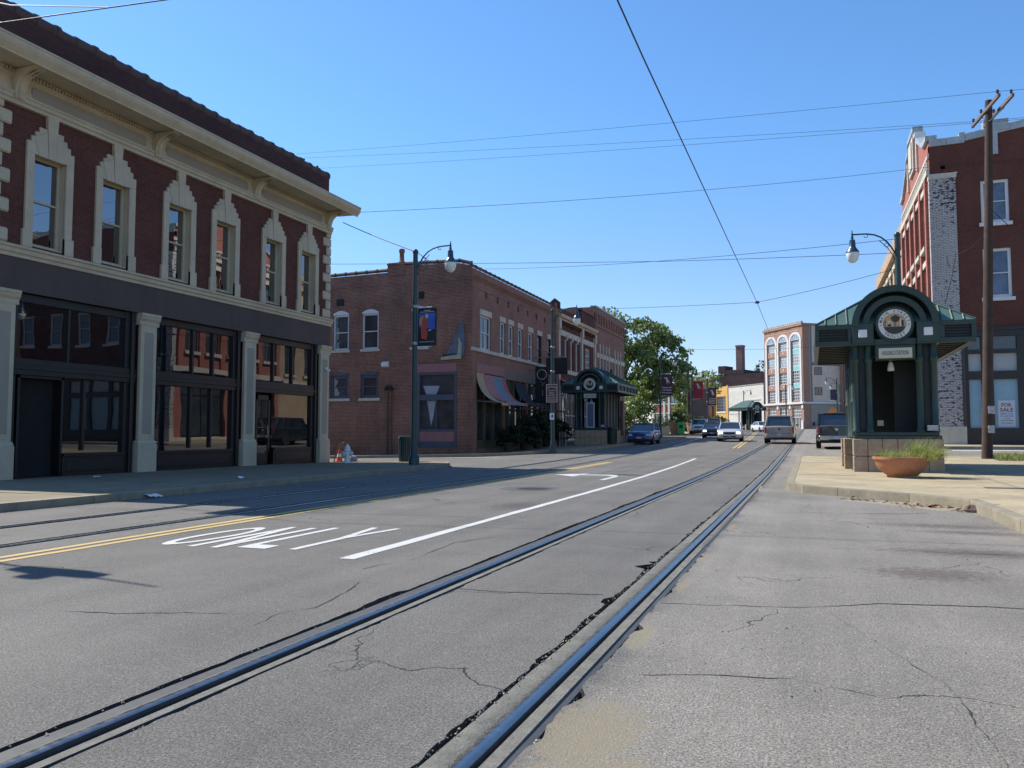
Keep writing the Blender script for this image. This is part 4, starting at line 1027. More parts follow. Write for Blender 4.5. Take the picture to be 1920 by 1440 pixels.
    flat([(.02 + .105 * math.cos(a) * (1 + .12 * math.sin(5 * a)), .135 + .085 * math.sin(a) * (1 + .1 * math.cos(4 * a))) for a in np.linspace(0, 2 * PI, 22)[:-1]], -.087, 3)
    flat([(.12, -.06), (.15, -.06), (.15, .12), (.135, .14), (.12, .12)], -.0845, 0); flat([(.155, -.06), (.21, -.06), (.21, .08), (.155, .1)], -.0845, 3); flat([(-.235, -.06), (-.2, -.06), (-.2, .1), (-.235, .08)], -.0845, 4)
    for st_, r_, c0, up in (('MAIN STREET', .293, PI / 2, True), ('TROLLEY', .352, -PI / 2, False)):
        hgt = .062; step = .268 if up else .235
        for i, chh in enumerate(st_):
            if chh == ' ': continue
            a = c0 + (-(i - (len(st_) - 1) / 2) if up else (i - (len(st_) - 1) / 2)) * step
            rad = Vector((math.cos(a), 0, math.sin(a))); V = rad if up else -rad; U = Vector((V.z, 0, -V.x))
            b.text(chh, Vector((0, -.0765, 3.76)) + rad * r_, U, V, hgt, 3, bold=.012)
    for s_ in (-1, 1):
        o_ = [(s_ * .322 + .014 * math.cos(a), -.02 + .014 * math.sin(a)) for a in np.linspace(0, 2 * PI, 9)[:-1]]; flat(o_, -.0775, 3)
    b.build('medallion_face', [M('medallion white', (.62, .61, .55), .5, .08, 4), M('medallion tan rim', (.30, .20, .10), .5, .1, 4), M('medallion amber', (.52, .29, .11), .5, .2, 6), M('medallion dark', (.02, .035, .035), .5, .1, 4), M('medallion umber', (.22, .12, .06), .5, .1, 4)], md)
    # station name board
    b = MB(); b.box(-.385, .385, -.06, 0, 2.90, 3.16); sg = b.build('name_board', M('name board ivory', (.50, .47, .36), .5, .05, 2), K, bev=.008)
    if station:
        b = MB(); b.text(station, (0, -.063, 2.98), (1, 0, 0), (0, 0, 1), .105, width=.60, bold=.01); b.build('lettering', M('sign ink', (.03, .03, .03), .5, .05), sg)
    # hip roof with standing seams
    ex0, ex1, ey0, ey1, ez, rz_ = -1.88, 1.80, -.06, 6.0, 3.80, 4.92
    ry0, ry1 = 1.35, 4.65
    c4 = [(ex0, ey0, ez), (ex1, ey0, ez), (ex1, ey1, ez), (ex0, ey1, ez)]; rA, rB = (-.04, ry0, rz_), (-.04, ry1, rz_)
    b = MB(); b.add(c4 + [rA, rB], [(0, 1, 4), (1, 2, 5, 4), (2, 3, 5), (3, 0, 4, 5), (3, 2, 1, 0)]); rf = b.build('roof', GREENR, K)
    b = MB()
    def seam(p, q): b.tube([Vector(p) + Vector((0, 0, .012)), Vector(q) + Vector((0, 0, .012))], .022, 4)
    for p in c4[:1] + c4[3:]: seam(p, rA if p[1] < 1 else rB)
    for p in c4[1:3]: seam(p, rA if p[1] < 1 else rB)
    seam(rA, rB)
    def on_front(x, y0=ey0):       # front hip: from the eave up to the hip line
        t = (x - ex0) / (rA[0] - ex0) if x < rA[0] else (ex1 - x) / (ex1 - rA[0])
        return (x, ey0 + (ry0 - ey0) * t, ez + (rz_ - ez) * t)
    for x in (-1.62, -1.36, -1.10, 1.05, 1.3, 1.55): seam((x, ey0, ez), on_front(x))
    y = .5
    while y < 5.8:
        t = min(1, (y - ey0) / (ry0 - ey0), (ey1 - y) / (ey1 - ry1))
        seam((ex0, y, ez), (ex0 + (rA[0] - ex0) * t, y, ez + (rz_ - ez) * t)); seam((ex1, y, ez), (ex1 + (rA[0] - ex1) * t, y, ez + (rz_ - ez) * t)); y += .5
    b.build('seam', M('seam green', (.035, .07, .055), .45, .1, 2), rf)
    # fascia boxes with dark louvre slots, soffit slats
    b = MB()
    for x0, x1, y0, y1 in ((ex0, -1.0, ey0, ey0 + .1), (1.0, ex1, ey0, ey0 + .1), (ex0, ex0 + .1, ey0 + .1, ey1), (ex1 - .1, ex1, ey0 + .1, ey1), (ex0 + .1, ex1 - .1, ey1 - .1, ey1)):
        b.box(x0, x1, y0, y1, 3.68, 3.80); b.box(x0, x1, y0, y1, 3.25, 3.38)
    for x0, x1 in ((ex0, -1.78), (-1.10, -1.0), (1.0, 1.12), (1.70, ex1)): b.box(x0, x1, ey0, ey0 + .1, 3.38, 3.68)
    for x in (ex0, ex1 - .1):
        for y in (.04, 1.0, 2.0, 3.0, 4.0, 5.0, 5.86): b.box(x, x + .1, y, y + .1, 3.38, 3.68)
    b.build('fascia', GREEN, K, bev=.006)
    b = MB()
    for x0, x1 in ((-1.78, -1.10), (1.12, 1.70)):
        for k in range(4): b.box(x0, x1, ey0 + .05, ey0 + .08, 3.40 + k * .075, 3.44 + k * .075)
        b.box(x0, x1, ey0 + .085, ey0 + .1, 3.38, 3.68)
    for x in (ex0 + .06, ex1 - .075): b.box(x, x + .015, .04, 5.9, 3.38, 3.68)
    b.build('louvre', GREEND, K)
    for k in range(11):
        y = .15 + k * .52
        b = MB(); b.box(ex0 + .1, -1.03 if y < .6 else ex1 - .1, y, y + .08, 3.27, 3.36); b.build('soffit_slat', M('soffit slat green', (.02, .032, .027), .5, .1, 3), K)
        if y < .6: b = MB(); b.box(1.03, ex1 - .1, y, y + .08, 3.27, 3.36); b.build('soffit_slat', MATS['soffit slat green'], K)
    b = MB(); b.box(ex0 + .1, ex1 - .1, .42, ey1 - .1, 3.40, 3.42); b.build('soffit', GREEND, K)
    b = MB(); b.tube([(ex1 - .14, .0, 3.26), (ex1 - .14, 5.9, 3.26)], .025, 6); b.build('soffit_edge', STEEL, K)
    # inner panels, bench, hanging lamp, notice plates
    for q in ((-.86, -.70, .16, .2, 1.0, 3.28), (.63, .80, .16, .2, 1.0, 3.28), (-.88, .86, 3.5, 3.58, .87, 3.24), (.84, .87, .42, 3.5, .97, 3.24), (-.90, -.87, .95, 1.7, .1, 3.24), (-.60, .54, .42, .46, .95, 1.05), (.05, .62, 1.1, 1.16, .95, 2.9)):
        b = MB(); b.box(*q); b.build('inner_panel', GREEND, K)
    b = MB(); b.box(-.6, .55, 1.6, 2.1, .42, .5); b.box(-.55, -.5, 1.65, 2.05, 0, .42); b.box(.45, .5, 1.65, 2.05, 0, .42); b.build('bench', GREEN, K)
    b = MB(); b.lathe([(.015, .25), (.015, .0), (.05, -.02), (.085, -.18), (.08, -.24), (.0, -.25)], (-.06, .55, 2.86), 12, cap=False); b.build('hanging_lamp', LAMPG, K, smooth=40)
    b = MB(); b.box(-.42, -.28, .405, .42, 1.2, 1.34); b.build('notice', M('notice paper', (.4, .36, .27), .7, .1), K)
    b = MB(); b.box(.66, .95, .0, .02, 1.07, 1.22); pl = b.build('notice_plate', GREEN, K)
    b = MB()
    for k in range(5): b.box(.68, .93 - .03 * (k % 2), -.004, .0, 1.085 + k * .026, 1.099 + k * .026)
    b.build('plate_lines', WHITEP, pl)
    return K
k1 = make_kiosk('green trolley kiosk on the sunlit island, with station name board and terracotta bowl in front', (2.04, 22.21, .135), 'HULING STATION')
k2 = dup(k1, (-12.95, 48.8, gz(-12.95, 49.5) + .13), 0, 'shaded green trolley kiosk standing in front of the brown brick row')
k3 = dup(k1, (-8.4, 141, gz(-8.4, 145) + .02), math.radians(34.8), 'distant green trolley kiosk in front of the white and yellow shops')
# a pale-framed ticket panel only the shaded kiosk has
b = MB(); b.box(-.27, .27, .08, .12, 1.02, 2.62); b.box(-.27, .27, .06, .08, 1.02, 1.1); b.box(-.27, .27, .06, .08, 2.54, 2.62); b.box(-.27, -.19, .06, .08, 1.1, 2.54); b.box(.19, .27, .06, .08, 1.1, 2.54)
pf = b.build('map_frame', M('pale map frame', (.40, .42, .44), .5, .08), k2); b = MB(); b.box(-.19, .19, .068, .079, 1.1, 2.54); b.build('map_sheet', M('blue map sheet', (.09, .12, .16), .3, .1), pf)

# ================================================================== RED BUILDING ACROSS THE SIDE STREET
Rb = thing('red_brick_building', 'three storey red brick building with a flaking white painted corner pier and curved parapet', 'building', (5.48, 47, .4), world=True)
FRS = Frame((0, 41.4, 0), (1, 0, 0), (0, -1, 0)); FRF = Frame((5.48, 0, 0), (0, 1, 0), (-1, 0, 0))
wh = []
for i in range(5):
    u = 7.55 + i * 2.6
    wh += [(u, u + 1.12, 10.75, 12.72), (u, u + 1.12, 7.3, 9.55)]
sfh = [(6.68, 21, .8, 5.9)]
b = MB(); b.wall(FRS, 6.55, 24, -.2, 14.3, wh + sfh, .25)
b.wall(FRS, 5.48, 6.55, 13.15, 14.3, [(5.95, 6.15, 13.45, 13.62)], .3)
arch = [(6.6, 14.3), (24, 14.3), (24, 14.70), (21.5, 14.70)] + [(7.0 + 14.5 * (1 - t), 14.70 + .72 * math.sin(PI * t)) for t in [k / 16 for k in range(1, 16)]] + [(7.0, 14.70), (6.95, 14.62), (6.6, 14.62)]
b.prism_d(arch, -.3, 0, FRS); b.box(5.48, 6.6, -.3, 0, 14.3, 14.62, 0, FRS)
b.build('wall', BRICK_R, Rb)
# white tile coping following the parapet
def cop(pts, name='coping_tile'):
    for (ua, za), (ub, zb) in zip(pts, pts[1:]):
        L_ = math.hypot(ub - ua, zb - za); n = max(1, round(L_ / .75))
        for i in range(n):
            t0, t1 = i / n + .006, (i + 1) / n - .006
            q = [(ua + (ub - ua) * t0, za + (zb - za) * t0), (ua + (ub - ua) * t1, za + (zb - za) * t1)]
            b = MB(); b.prism_d([(q[0][0], q[0][1] - .05), (q[1][0], q[1][1] - .05), (q[1][0], q[1][1] + .28), (q[0][0], q[0][1] + .28)], -.36, .06, FRS); b.build(name, WT, Rb)
WT = M('white glazed tile', (.36, .39, .39), .35, .25, 1.2, dirt=.3)
cop([(5.5, 14.62), (6.95, 14.64)]); b = MB(); b.box(6.75, 6.99, -.36, .07, 14.64, 15.08, 0, FRS); b.build('coping_tile', WT, Rb)
cop([(7.0 + 14.5 * t, 14.72 + .72 * math.sin(PI * min(1, t))) for t in [k / 16 for k in range(17)]])
b = MB(); b.box(7.75, 8.75, -.4, .09, 15.0, 15.5, 0, FRS); b.box(8.0, 8.3, 0, .08, 13.9, 15.0, 0, FRS); b.build('parapet_block', WT, Rb)
# flaking pier with a stone foot
b = MB(); b.box(5.44, 6.55, -.3, .06, 1.47, 13.0, 0, FRS); b.build('corner_pier', BRICK_W, Rb)
b = MB(); b.box(5.42, 6.58, -.3, .09, 13.0, 13.18, 0, FRS); b.box(5.42, 6.62, -.3, .09, 13.18, 13.24, 0, FRS); b.build('pier_cap', STONE, Rb)
b = MB(); b.box(5.40, 6.66, -.3, .10, -.2, 1.46, 0, FRS); b.build('pier_foot', STONE, Rb, bev=.015)
b = MB(); b.box(6.56, 6.66, 0, .14, 1.46, 5.9, 0, FRS); b.build('downpipe', CHAR, Rb)
for (a, c, z0, z1) in wh: window(FRS, a, c, z0, z1, -.06, Rb, WHITEF, M('dusty sash glass', (.10, .14, .20), .15, .35, .8), fw=.13, sill=(WHITEF, .1, .16, .08), dep=.08)
# shop side: dark frame, papered panes
b = MB(); us = [6.68, 7.40, 7.76, 8.82, 9.1, 10.6, 10.9, 12.4, 12.7, 14.5]
b.box(6.68, 21, -.2, .05, 5.55, 5.95, 0, FRS); b.box(6.66, 21, .05, .12, 5.80, 5.95, 0, FRS); b.box(6.68, 21, -.2, 0, 4.76, 4.95, 0, FRS); b.box(6.68, 21, -.2, .02, 3.58, 3.96, 0, FRS); b.box(6.68, 21, -.2, .02, .8, 1.38, 0, FRS)
for a, c in ((6.68, 6.82), (7.34, 7.80), (8.76, 9.1), (10.6, 10.9), (12.4, 12.7), (14.5, 21)): b.box(a, c, -.2, .01, 1.38, 5.56, 0, FRS)
sf = b.build('shopfront', BLACKF, Rb)
PAPER = M('papered window', (.36, .37, .36), .3, .07, 1.5); PAPERB = M('blue papered window', (.22, .36, .44), .3, .07, 1.2)
for a, c in ((6.82, 7.34), (7.80, 8.76), (9.1, 10.6), (10.9, 12.4), (12.7, 14.5)):
    for z0, z1, m in ((3.96, 4.76, PAPER), (1.38, 3.58, PAPERB), (4.95, 5.55, GLASS_FAR)): g = MB(); g.box(a, c, -.18, -.12, z0, z1, 0, FRS); g.build('pane', m, sf)
b = MB(); b.box(6.66, 21, -.1, .03, .2, .8, 0, FRS); b.build('plinth', M('maroon plinth', (.06, .025, .022), .7, .2, 2), Rb)
b = MB(); b.tube([FRS.p(6.0, .02, 13.3), FRS.p(6.35, .05, 13.36), FRS.p(6.7, .02, 13.2)], .05, 6); b.build('rust_stain_bracket', M('rust', (.15, .05, .02), .9, .4, 6), Rb)
ps = thing('sale_poster', 'FOR SALE poster with red and blue lettering stuck inside the papered shop window', 'poster', (8.285, 41.5, 1.44), world=True)
b = MB(); b.box(7.95, 8.62, -.118, -.105, 1.44, 2.62, 0, FRS); b.build('sheet', M('poster white', (.50, .56, .60), .5, .04), ps)
b = MB()
for s_, z, h_, wd, m in (('FOR', 2.34, .155, .40, 0), ('SALE', 2.12, .155, .52, 0), ('REMAX ELITE', 1.985, .07, .50, 1), ('901-685-6000', 1.88, .07, .50, 1), ('THOMAS', 1.775, .05, .28, 2), ('BURLINGAME', 1.68, .06, .48, 2), ('232-0429', 1.55, .075, .46, 2)):
    b.text(s_, FRS.p(8.285, -.1025, z), FRS.U, (0, 0, 1), h_, m, width=wd, bold=.025 if m == 0 else .008)
b.build('lettering', [M('poster red', (.30, .02, .03), .5, .05), M('poster blue', (.03, .09, .22), .5, .05), M('poster plum', (.10, .06, .12), .5, .05)], ps)
# sunlit street front
ffh = []
for k in range(5):
    u = 42.55 + k * 2.06
    ffh += [(u, u + 1.25, 10.1, 12.7), (u, u + 1.25, 6.7, 9.2)]
ffh += [(42.3, 46.6, .9, 5.2), (47.2, 52.3, .9, 5.2)]
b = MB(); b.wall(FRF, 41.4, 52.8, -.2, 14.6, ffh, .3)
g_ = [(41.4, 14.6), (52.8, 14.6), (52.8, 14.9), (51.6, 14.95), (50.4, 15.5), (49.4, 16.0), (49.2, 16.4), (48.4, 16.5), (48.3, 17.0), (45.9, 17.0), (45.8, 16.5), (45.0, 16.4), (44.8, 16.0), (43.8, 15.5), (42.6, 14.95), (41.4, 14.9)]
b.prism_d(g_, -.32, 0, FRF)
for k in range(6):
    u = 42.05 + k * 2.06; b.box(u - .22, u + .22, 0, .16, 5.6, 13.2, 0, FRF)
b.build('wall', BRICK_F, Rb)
b = MB()
for (p, q) in zip(g_[2:], g_[3:]):
    if abs(p[0] - q[0]) + abs(p[1] - q[1]) < .01: continue
    t = Vector((q[0] - p[0], q[1] - p[1])).normalized(); nn = Vector((t.y, -t.x)); nn = nn if nn.y >= 0 or abs(nn.y) < .1 else -nn
    b.prism_d([(p[0], p[1]), (q[0], q[1]), (q[0], q[1] + .22), (p[0], p[1] + .22)], -.36, .14, FRF)
b.build('parapet_cap', WT, Rb)
b = MB(); b.box(46.2, 48.0, 0, .12, 15.0, 16.8, 0, FRF); b.box(46.5, 47.7, .12, .18, 15.2, 16.6, 0, FRF); b.box(45.0, 45.3, 0, .1, 14.6, 16.2, 0, FRF); b.box(48.9, 49.2, 0, .1, 14.6, 16.2, 0, FRF); b.build('gable_panel', STONE, Rb)
b = MB(); b.box(41.35, 52.9, 0, .14, 13.25, 13.5, 0, FRF); b.box(41.35, 52.9, 0, .08, 14.05, 14.2, 0, FRF)
u = 41.6
while u < 52.7: b.box(u, u + .2, 0, .09, 13.62, 13.95, 0, FRF); u += .45
b.build('stone_band', STONE, Rb)
for (a, c, z0, z1) in ffh[:10]:
    window(FRF, a, c, z0, z1, -.18, Rb, M('olive sash paint', (.20, .18, .11), .6, .1), GLASS_FAR, fw=.09, nx=2, sill=(STONE, .16, .22, .2))
    b = MB(); b.box(a - .1, c + .1, 0, .1, z1, z1 + .28, 0, FRF); b.build('lintel', STONE, Rb)
b = MB(); b.box(41.4, 52.8, 0, .2, 5.25, 5.6, 0, FRF); b.box(41.4, 52.8, -.1, .05, .1, .9, 0, FRF); b.build('stone_band', STONE, Rb)
for (a, c, z0, z1) in ffh[10:]: window(FRF, a, c, z0, z1, -.2, Rb, BLACKF, GLASS_FAR, fw=.14, nx=4, ny=2, meet=3.8, split=False, name='shopfront')
core(Rb, 6.0, 24, 41.8, 52.5, -.2, 14.2, BRICK_R)
# tan building further along
Tb = thing('tan_brick_building', 'sunlit tan brick building behind the red one on the kiosk side', 'building', (5.6, 64, .7), world=True)
FT = Frame((5.62, 0, 0), (0, 1, 0), (-1, 0, 0))
th = []
for k in range(8):
    u = 53.7 + k * 2.55; th += [(u, u + 1.5, 9.3, 12.2), (u, u + 1.5, 5.9, 8.4)]
b = MB(); b.wall(FT, 52.9, 74.5, 0, 14.0, th, .3); b.box(52.9, 74.5, -.3, .1, 13.6, 14.25, 0, FT); b.box(52.9, 74.5, 0, .3, 12.9, 13.2, 0, FT); b.build('wall', BRICK_T, Tb)
for (a, c, z0, z1) in th:
    window(FT, a, c, z0, z1, -.15, Tb, M('brown sash paint', (.12, .08, .05), .6, .1), GLASS_FAR, fw=.1, nx=2, split=False)
    b = MB(); b.box(a - .15, c + .15, 0, .12, z1, z1 + .3, 0, FT); b.build('lintel', STONE, Tb); b = MB(); b.box(a - .15, c + .15, 0, .15, z0 - .2, z0, 0, FT); b.build('sill', STONE, Tb)
core(Tb, 6, 22, 53, 74.4, 0, 13.8, BRICK_T)
b = MB(); b.box(52.9, 74.5, 0, .5, 4.9, 5.3, 0, FT); b.box(53, 74.4, -.2, .06, .5, 1.2, 0, FT); b.build('shop_cornice', STONE, Tb)
bpy.context.view_layer.update()

# ================================================================== FAR BUILDINGS
def far_frame(O, ang): 
    U = Vector((math.cos(ang), math.sin(ang), 0)); return Frame(O, U, (U.y, -U.x, 0))
G_ = thing('arched_loft_building', 'five storey red brick loft building with tall white arched window bays at the street end', 'building', (-5, 165, 1.9), world=True)
FG = Frame((-1.1, 159.6, 1.9), (-.57, .82, 0), (-.82, -.57, 0)); FG2 = Frame((-1.1, 159.6, 1.9), (.82, .57, 0), (.57, -.82, 0))
FBR = M('hazed loft brick', (.33, .185, .13), .85, .12, 1.5); FWH = M('loft white trim', (.62, .60, .56), .6, .05, 2); TEAL = M('teal spandrel', (.22, .47, .44), .4, .08, 2)  # loft brick paled, distance haze put into its colour
bb = [(.85, 3.75), (4.95, 7.85), (9.05, 11.95)]
holes_ = [(a, c, 5.3, 17.0) for a, c in bb] + [(a, c, .3, 4.2) for a, c in bb]
b = MB(); b.wall(FG, 0, 13.0, -2, 20.0, holes_, .5); b.box(-.1, 13.1, 0, .25, 19.6, 20.0, 0, FG); b.box(0, 9, -.0, .2, 19.6, 20.0, 0, FG2); b.wall(FG2, 0, 1.5, -2, 20, [], .1); b.build('wall', FBR, G_)
b = MB(); b.box(.7, 12.98, -12, -.55, -1, 19.5, 0, FG); b.build('wall', FBR, G_)
for a, c in bb:
    m = (a + c) / 2; r_ = (c - a) / 2
    b = MB(); b.box(a - .52, a, 0, .12, 5.0, 17.0, 0, FG); b.box(c, c + .52, 0, .12, 5.0, 17.0, 0, FG)
    o, i_ = [(m + (r_ + .52) * math.cos(t), 17 + (r_ * .75 + .45) * math.sin(t)) for t in np.linspace(0, PI, 15)], [(m + r_ * math.cos(t), 17 + r_ * .75 * math.sin(t)) for t in np.linspace(0, PI, 15)]
    for k in range(14): b.prism_d([o[k], o[k + 1], i_[k + 1], i_[k]], 0, .12, FG)
    b.build('arch_surround', FWH, G_)
    first = a < 1
    b = MB(); b.prism_d([(m + r_ * math.cos(t), 17 + r_ * .75 * math.sin(t)) for t in np.linspace(0, PI, 15)], .01, .03, FG); b.build('arch_pane', GLASS_DAY, G_)
    for k in range(4):
        z0 = 5.45 + k * 3.28; z1 = z0 + (2.25 if k < 3 else 1.6)
        window(FG, a, c, z0, z1 if not first else z0 + 2.5, -.2, G_, FWH, GLASS_DAY if k > 1 else GLASS_FAR, fw=.1, nx=5 if not first else 4, ny=4, rail=.09, split=False)
        b = MB(); b.box(a, c, -.3, -.06 if not first else -.2, z1 if not first else z0 + 2.5, z0 + 3.28, 0, FG)
        if not first: b.box(m - .12, m + .12, -.06, -.02, z1 + .35, z1 + .75, 1, FG)
        b.build('spandrel', [TEAL if first else FBR, FWH], G_)
    b = MB()
    for k in range(4): x = a + (c - a) * (k + .5) / 4; b.box(x - .05, x + .05, .03, .08, 17, 17 + r_ * .6, 0, FG)
    b.box(a + .1, c - .1, .03, .07, 17.0, 17.1, 0, FG); b.build('arch_bars', FWH, G_)
    window(FG, a, c, 2.2, 4.2, -.2, G_, FWH, GLASS_FAR, fw=.12, nx=5, ny=3, rail=.1, split=False); b = MB(); b.box(a, c, -.45, -.3, .3, 2.2, 0, FG); b.box(a + .9, a + 1.0, -.3, -.2, .3, 2.2, 1, FG); b.box(c - 1.0, c - .9, -.3, -.2, .3, 2.2, 1, FG); b.build('entrance', [M('loft entrance grey', (.16, .16, .15), .5, .1), FWH], G_)
b = MB(); b.box(-.15, 13.1, 0, .3, 4.75, 5.1, 0, FG); b.box(0, 9, 0, .3, 4.75, 5.1, 0, FG2); b.build('white_band', FWH, G_)
for u in (.1, 4.1, 8.2, 12.2): b = MB(); b.box(u, u + .6, 0, .16, -.5, 1.6, 0, FG); b.box(u - .02, u + .5, 0, .13, 3.9, 4.5, 0, FG); b.build('white_block', FWH, G_)
b = MB()
for u in np.arange(0, 13, .62): b.box(u, u + .3, -.2, .3, 20.0, 20.4, 0, FG)
b.box(-.1, 13.1, -.2, .28, 20.0, 20.12, 0, FG); b.build('crenel_strip', STONE, G_)
b = MB()
for u in (1, 5.1, 9.2): b.box(u, u + 2.6, 0, .05, 18.75, 18.87, 0, FG); b.box(u, u + 2.6, 0, .05, 19.2, 19.28, 0, FG)
b.build('brick_inlay', M('loft inlay', (.5, .36, .24), .7, .05), G_)
BEI = M('grey stucco', (.58, .48, .38), .8, .1, 1)
b = MB(); b.box(1.5, 9.5, -.6, .02, 4.9, 20, 0, FG2); b.box(1.5, 9, -.6, .1, -.2, 4.7, 1, FG2); b.build('wall', [BEI, M('stucco base', (.30, .27, .23), .8, .1)], G_)
b = MB(); b.box(1.95, 9.2, -.1, .06, 12.0, 12.6, 0, FG2); b.box(1.6, 1.9, -.1, .1, 5.2, 19.9, 0, FG2); b.build('metal_band', M('slate metal', (.12, .14, .17), .5, .1), G_)
for z in (6.4, 10.2, 14.5): window(FG2, 2.4, 4.0, z, z + 1.5, .08, G_, M('rust red frame', (.2, .07, .05), .6, .1), GLASS_FAR, fw=.12, nx=2, ny=3, split=False)
for u, z in ((4.8, 10.6), (5.2, 7.4), (7.3, 6.2), (7.0, 8.4)): b = MB(); b.box(u, u + .22, -.1, .05, z, z + 1.1, 0, FG2); b.build('slit_window', FWH, G_)
G2 = thing('loft_annexe', 'red brick loft wing with wide windows beyond the parked dark green truck', 'building', (9, 168, 1.9), world=True)
FG3 = Frame((6.2, 163, 1.9), (.82, .57, 0), (.57, -.82, 0))
hh = [(u, u + 2.2, z, z + 1.9) for u in (1.5, 5, 8.5) for z in (6, 9.6, 13.0)]
b = MB(); b.wall(FG3, 0, 14, -2, 17, hh, .3); b.box(0, 14, -9, -.35, -2, 16.8, 0, FG3); b.box(0, 14, 0, .3, 4, 4.6, 0, FG3); b.build('wall', FBR, G2)
for q in hh: window(FG3, *q, -.1, G2, FWH, GLASS_DAY, fw=.1, nx=3, ny=3, rail=.1, split=False)
# low white and yellow shops along the bend
FW = Frame((-8.8, 170.7, 1.95), (-.57, .82, 0), (-.82, -.57, 0))
Wt = thing('white_brick_building', 'low white painted brick building beside the arched loft building', 'building', (-13, 177, 1.95), world=True)
b = MB(); b.wall(FW, .05, 14.2, -2, 9.3, [(5, 9, .2, 3.0)], .3); b.box(.05, 14.2, -9, -.3, -2, 9.0, 0, FW); b.build('wall', BRICK_E, Wt)
b = MB(); b.box(1.2, 7.0, 0, .08, 6.0, 6.15, 0, FW); b.box(6.9, 7.05, 0, .08, .5, 6.0, 0, FW); b.box(0, 14.2, -.2, .1, 9.25, 9.42, 0, FW); b.box(8.5, 13.6, 0, .06, 3.3, 3.4, 0, FW); b.build('wall_trim', M('grey wall trim', (.30, .28, .25), .7, .1), Wt)
window(FW, 5, 9, .2, 3.0, -.1, Wt, WHITEF, GLASS_FAR, fw=.2, nx=3, ny=2, split=False, name='shopfront')
Ye = thing('yellow_building', 'narrow mustard yellow shop building with one big gridded upper window', 'building', (-19, 186, 1.95), world=True)
YEL = M('mustard paint', (.60, .34, .09), .7, .1, 1)
b = MB(); b.wall(FW, 14.25, 20.6, -2, 9.6, [(15.3, 19.4, 4.0, 7.4), (15.2, 19.8, .2, 2.6)], .3); b.box(14.25, 20.6, -9, -.3, -2, 9.2, 0, FW); b.box(20.1, 20.7, 0, .2, -1, 10.2, 0, FW); b.box(14.2, 14.6, 0, .15, 0, 9.8, 0, FW); b.build('wall', YEL, Ye)
window(FW, 15.3, 19.4, 4.0, 7.4, -.1, Ye, STEEL, GLASS_FAR, fw=.12, nx=6, ny=5, rail=.08, split=False, sill=(FWH, .1, .3, .1)); window(FW, 15.2, 19.8, .2, 2.6, -.1, Ye, M('brown shop frame', (.16, .07, .04), .6, .1), GLASS_FAR, fw=.25, nx=3, ny=1, split=False, name='shopfront')
# dark warehouse and stack behind
Dk = thing('dark_brick_warehouse', 'shade darkened brick warehouse block rising behind the yellow and white shops', 'building', (-14, 200, 2), world=True)
FD = Frame((-5.5, 185, 2.0), (-.94, .34, 0), (-.34, -.94, 0))
b = MB(); b.box(0, 17.2, -10, 0, -2, 12.6, 0, FD); b.box(9.0, 14.6, -10, .02, 12.6, 13.6, 0, FD); b.box(13.4, 15.2, -4, .04, 12.6, 14.6, 0, FD); b.box(17.2, 17.6, -10, .1, -2, 12.2, 1, FD); b.build('wall', [BRICK_D, BRICK_E], Dk)
St = thing('brick_chimney_stack', 'tall square dark brick chimney stack standing above the warehouse roof', 'chimney', (-16, 195, 2), world=True)
b = MB(); b.box(10.5, 12.0, -4.2, -2.6, 10, 19.3, 0, FD); b.box(10.42, 12.08, -4.3, -2.5, 19.1, 19.5, 0, FD); b.build('stack', M('stack brick', (.17, .11, .10), .9, .25, 1), St)
Bw = thing('brown_gable_building', 'plain brown brick end wall partly hidden by trees near the yellow shop', 'building', (-30, 196, 2), world=True)
FK = Frame((-21.0, 187, 2.0), (-.94, .34, 0), (-.34, -.94, 0))
b = MB(); b.box(0, 9.5, -12, 0, -2, 11.5, 0, FK); b.box(2.8, 5.0, -3, -1, 11.5, 12.3, 0, FK); b.box(0, 9.5, -.3, .08, 11.4, 11.6, 0, FK); b.build('wall', BRICK_B, Bw)
Or = thing('orange_white_building', 'white framed building with orange brick spandrels seen behind the street trees', 'building', (-22, 118, 1.5), world=True)
FO = Frame((-16.6, 113, 1.2), (-.9, .43, 0), (-.43, -.9, 0))
b = MB()
b.box(0, 5.2, -6, -.5, -2, 6.3, 0, FO)
for z in (-.3, 2.9, 5.6): b.box(0, 5.2, -.5, -.05, z, z + 1.05, 1, FO)
for u in (0, 2.2, 3.0, 4.9): b.box(u, u + .3, -.5, .1, -1, 6.7, 2, FO)
for z in (.8, 2.7, 4.0, 5.5): b.box(0, 5.2, -.45, .04, z, z + .16, 2, FO)
b.build('wall', [M('brown rear wall', (.12, .075, .055), .85, .2, 1.5), BRICK_O, FWH], Or)
for u0, u1 in ((.3, 2.2), (3.3, 4.9)):
    for z0, z1 in ((.96, 2.7), (4.16, 5.5)): window(FO, u0, u1, z0, z1, -.1, Or, BLACKF, GLASS_DAY, fw=.07, nx=3, ny=1, split=False)

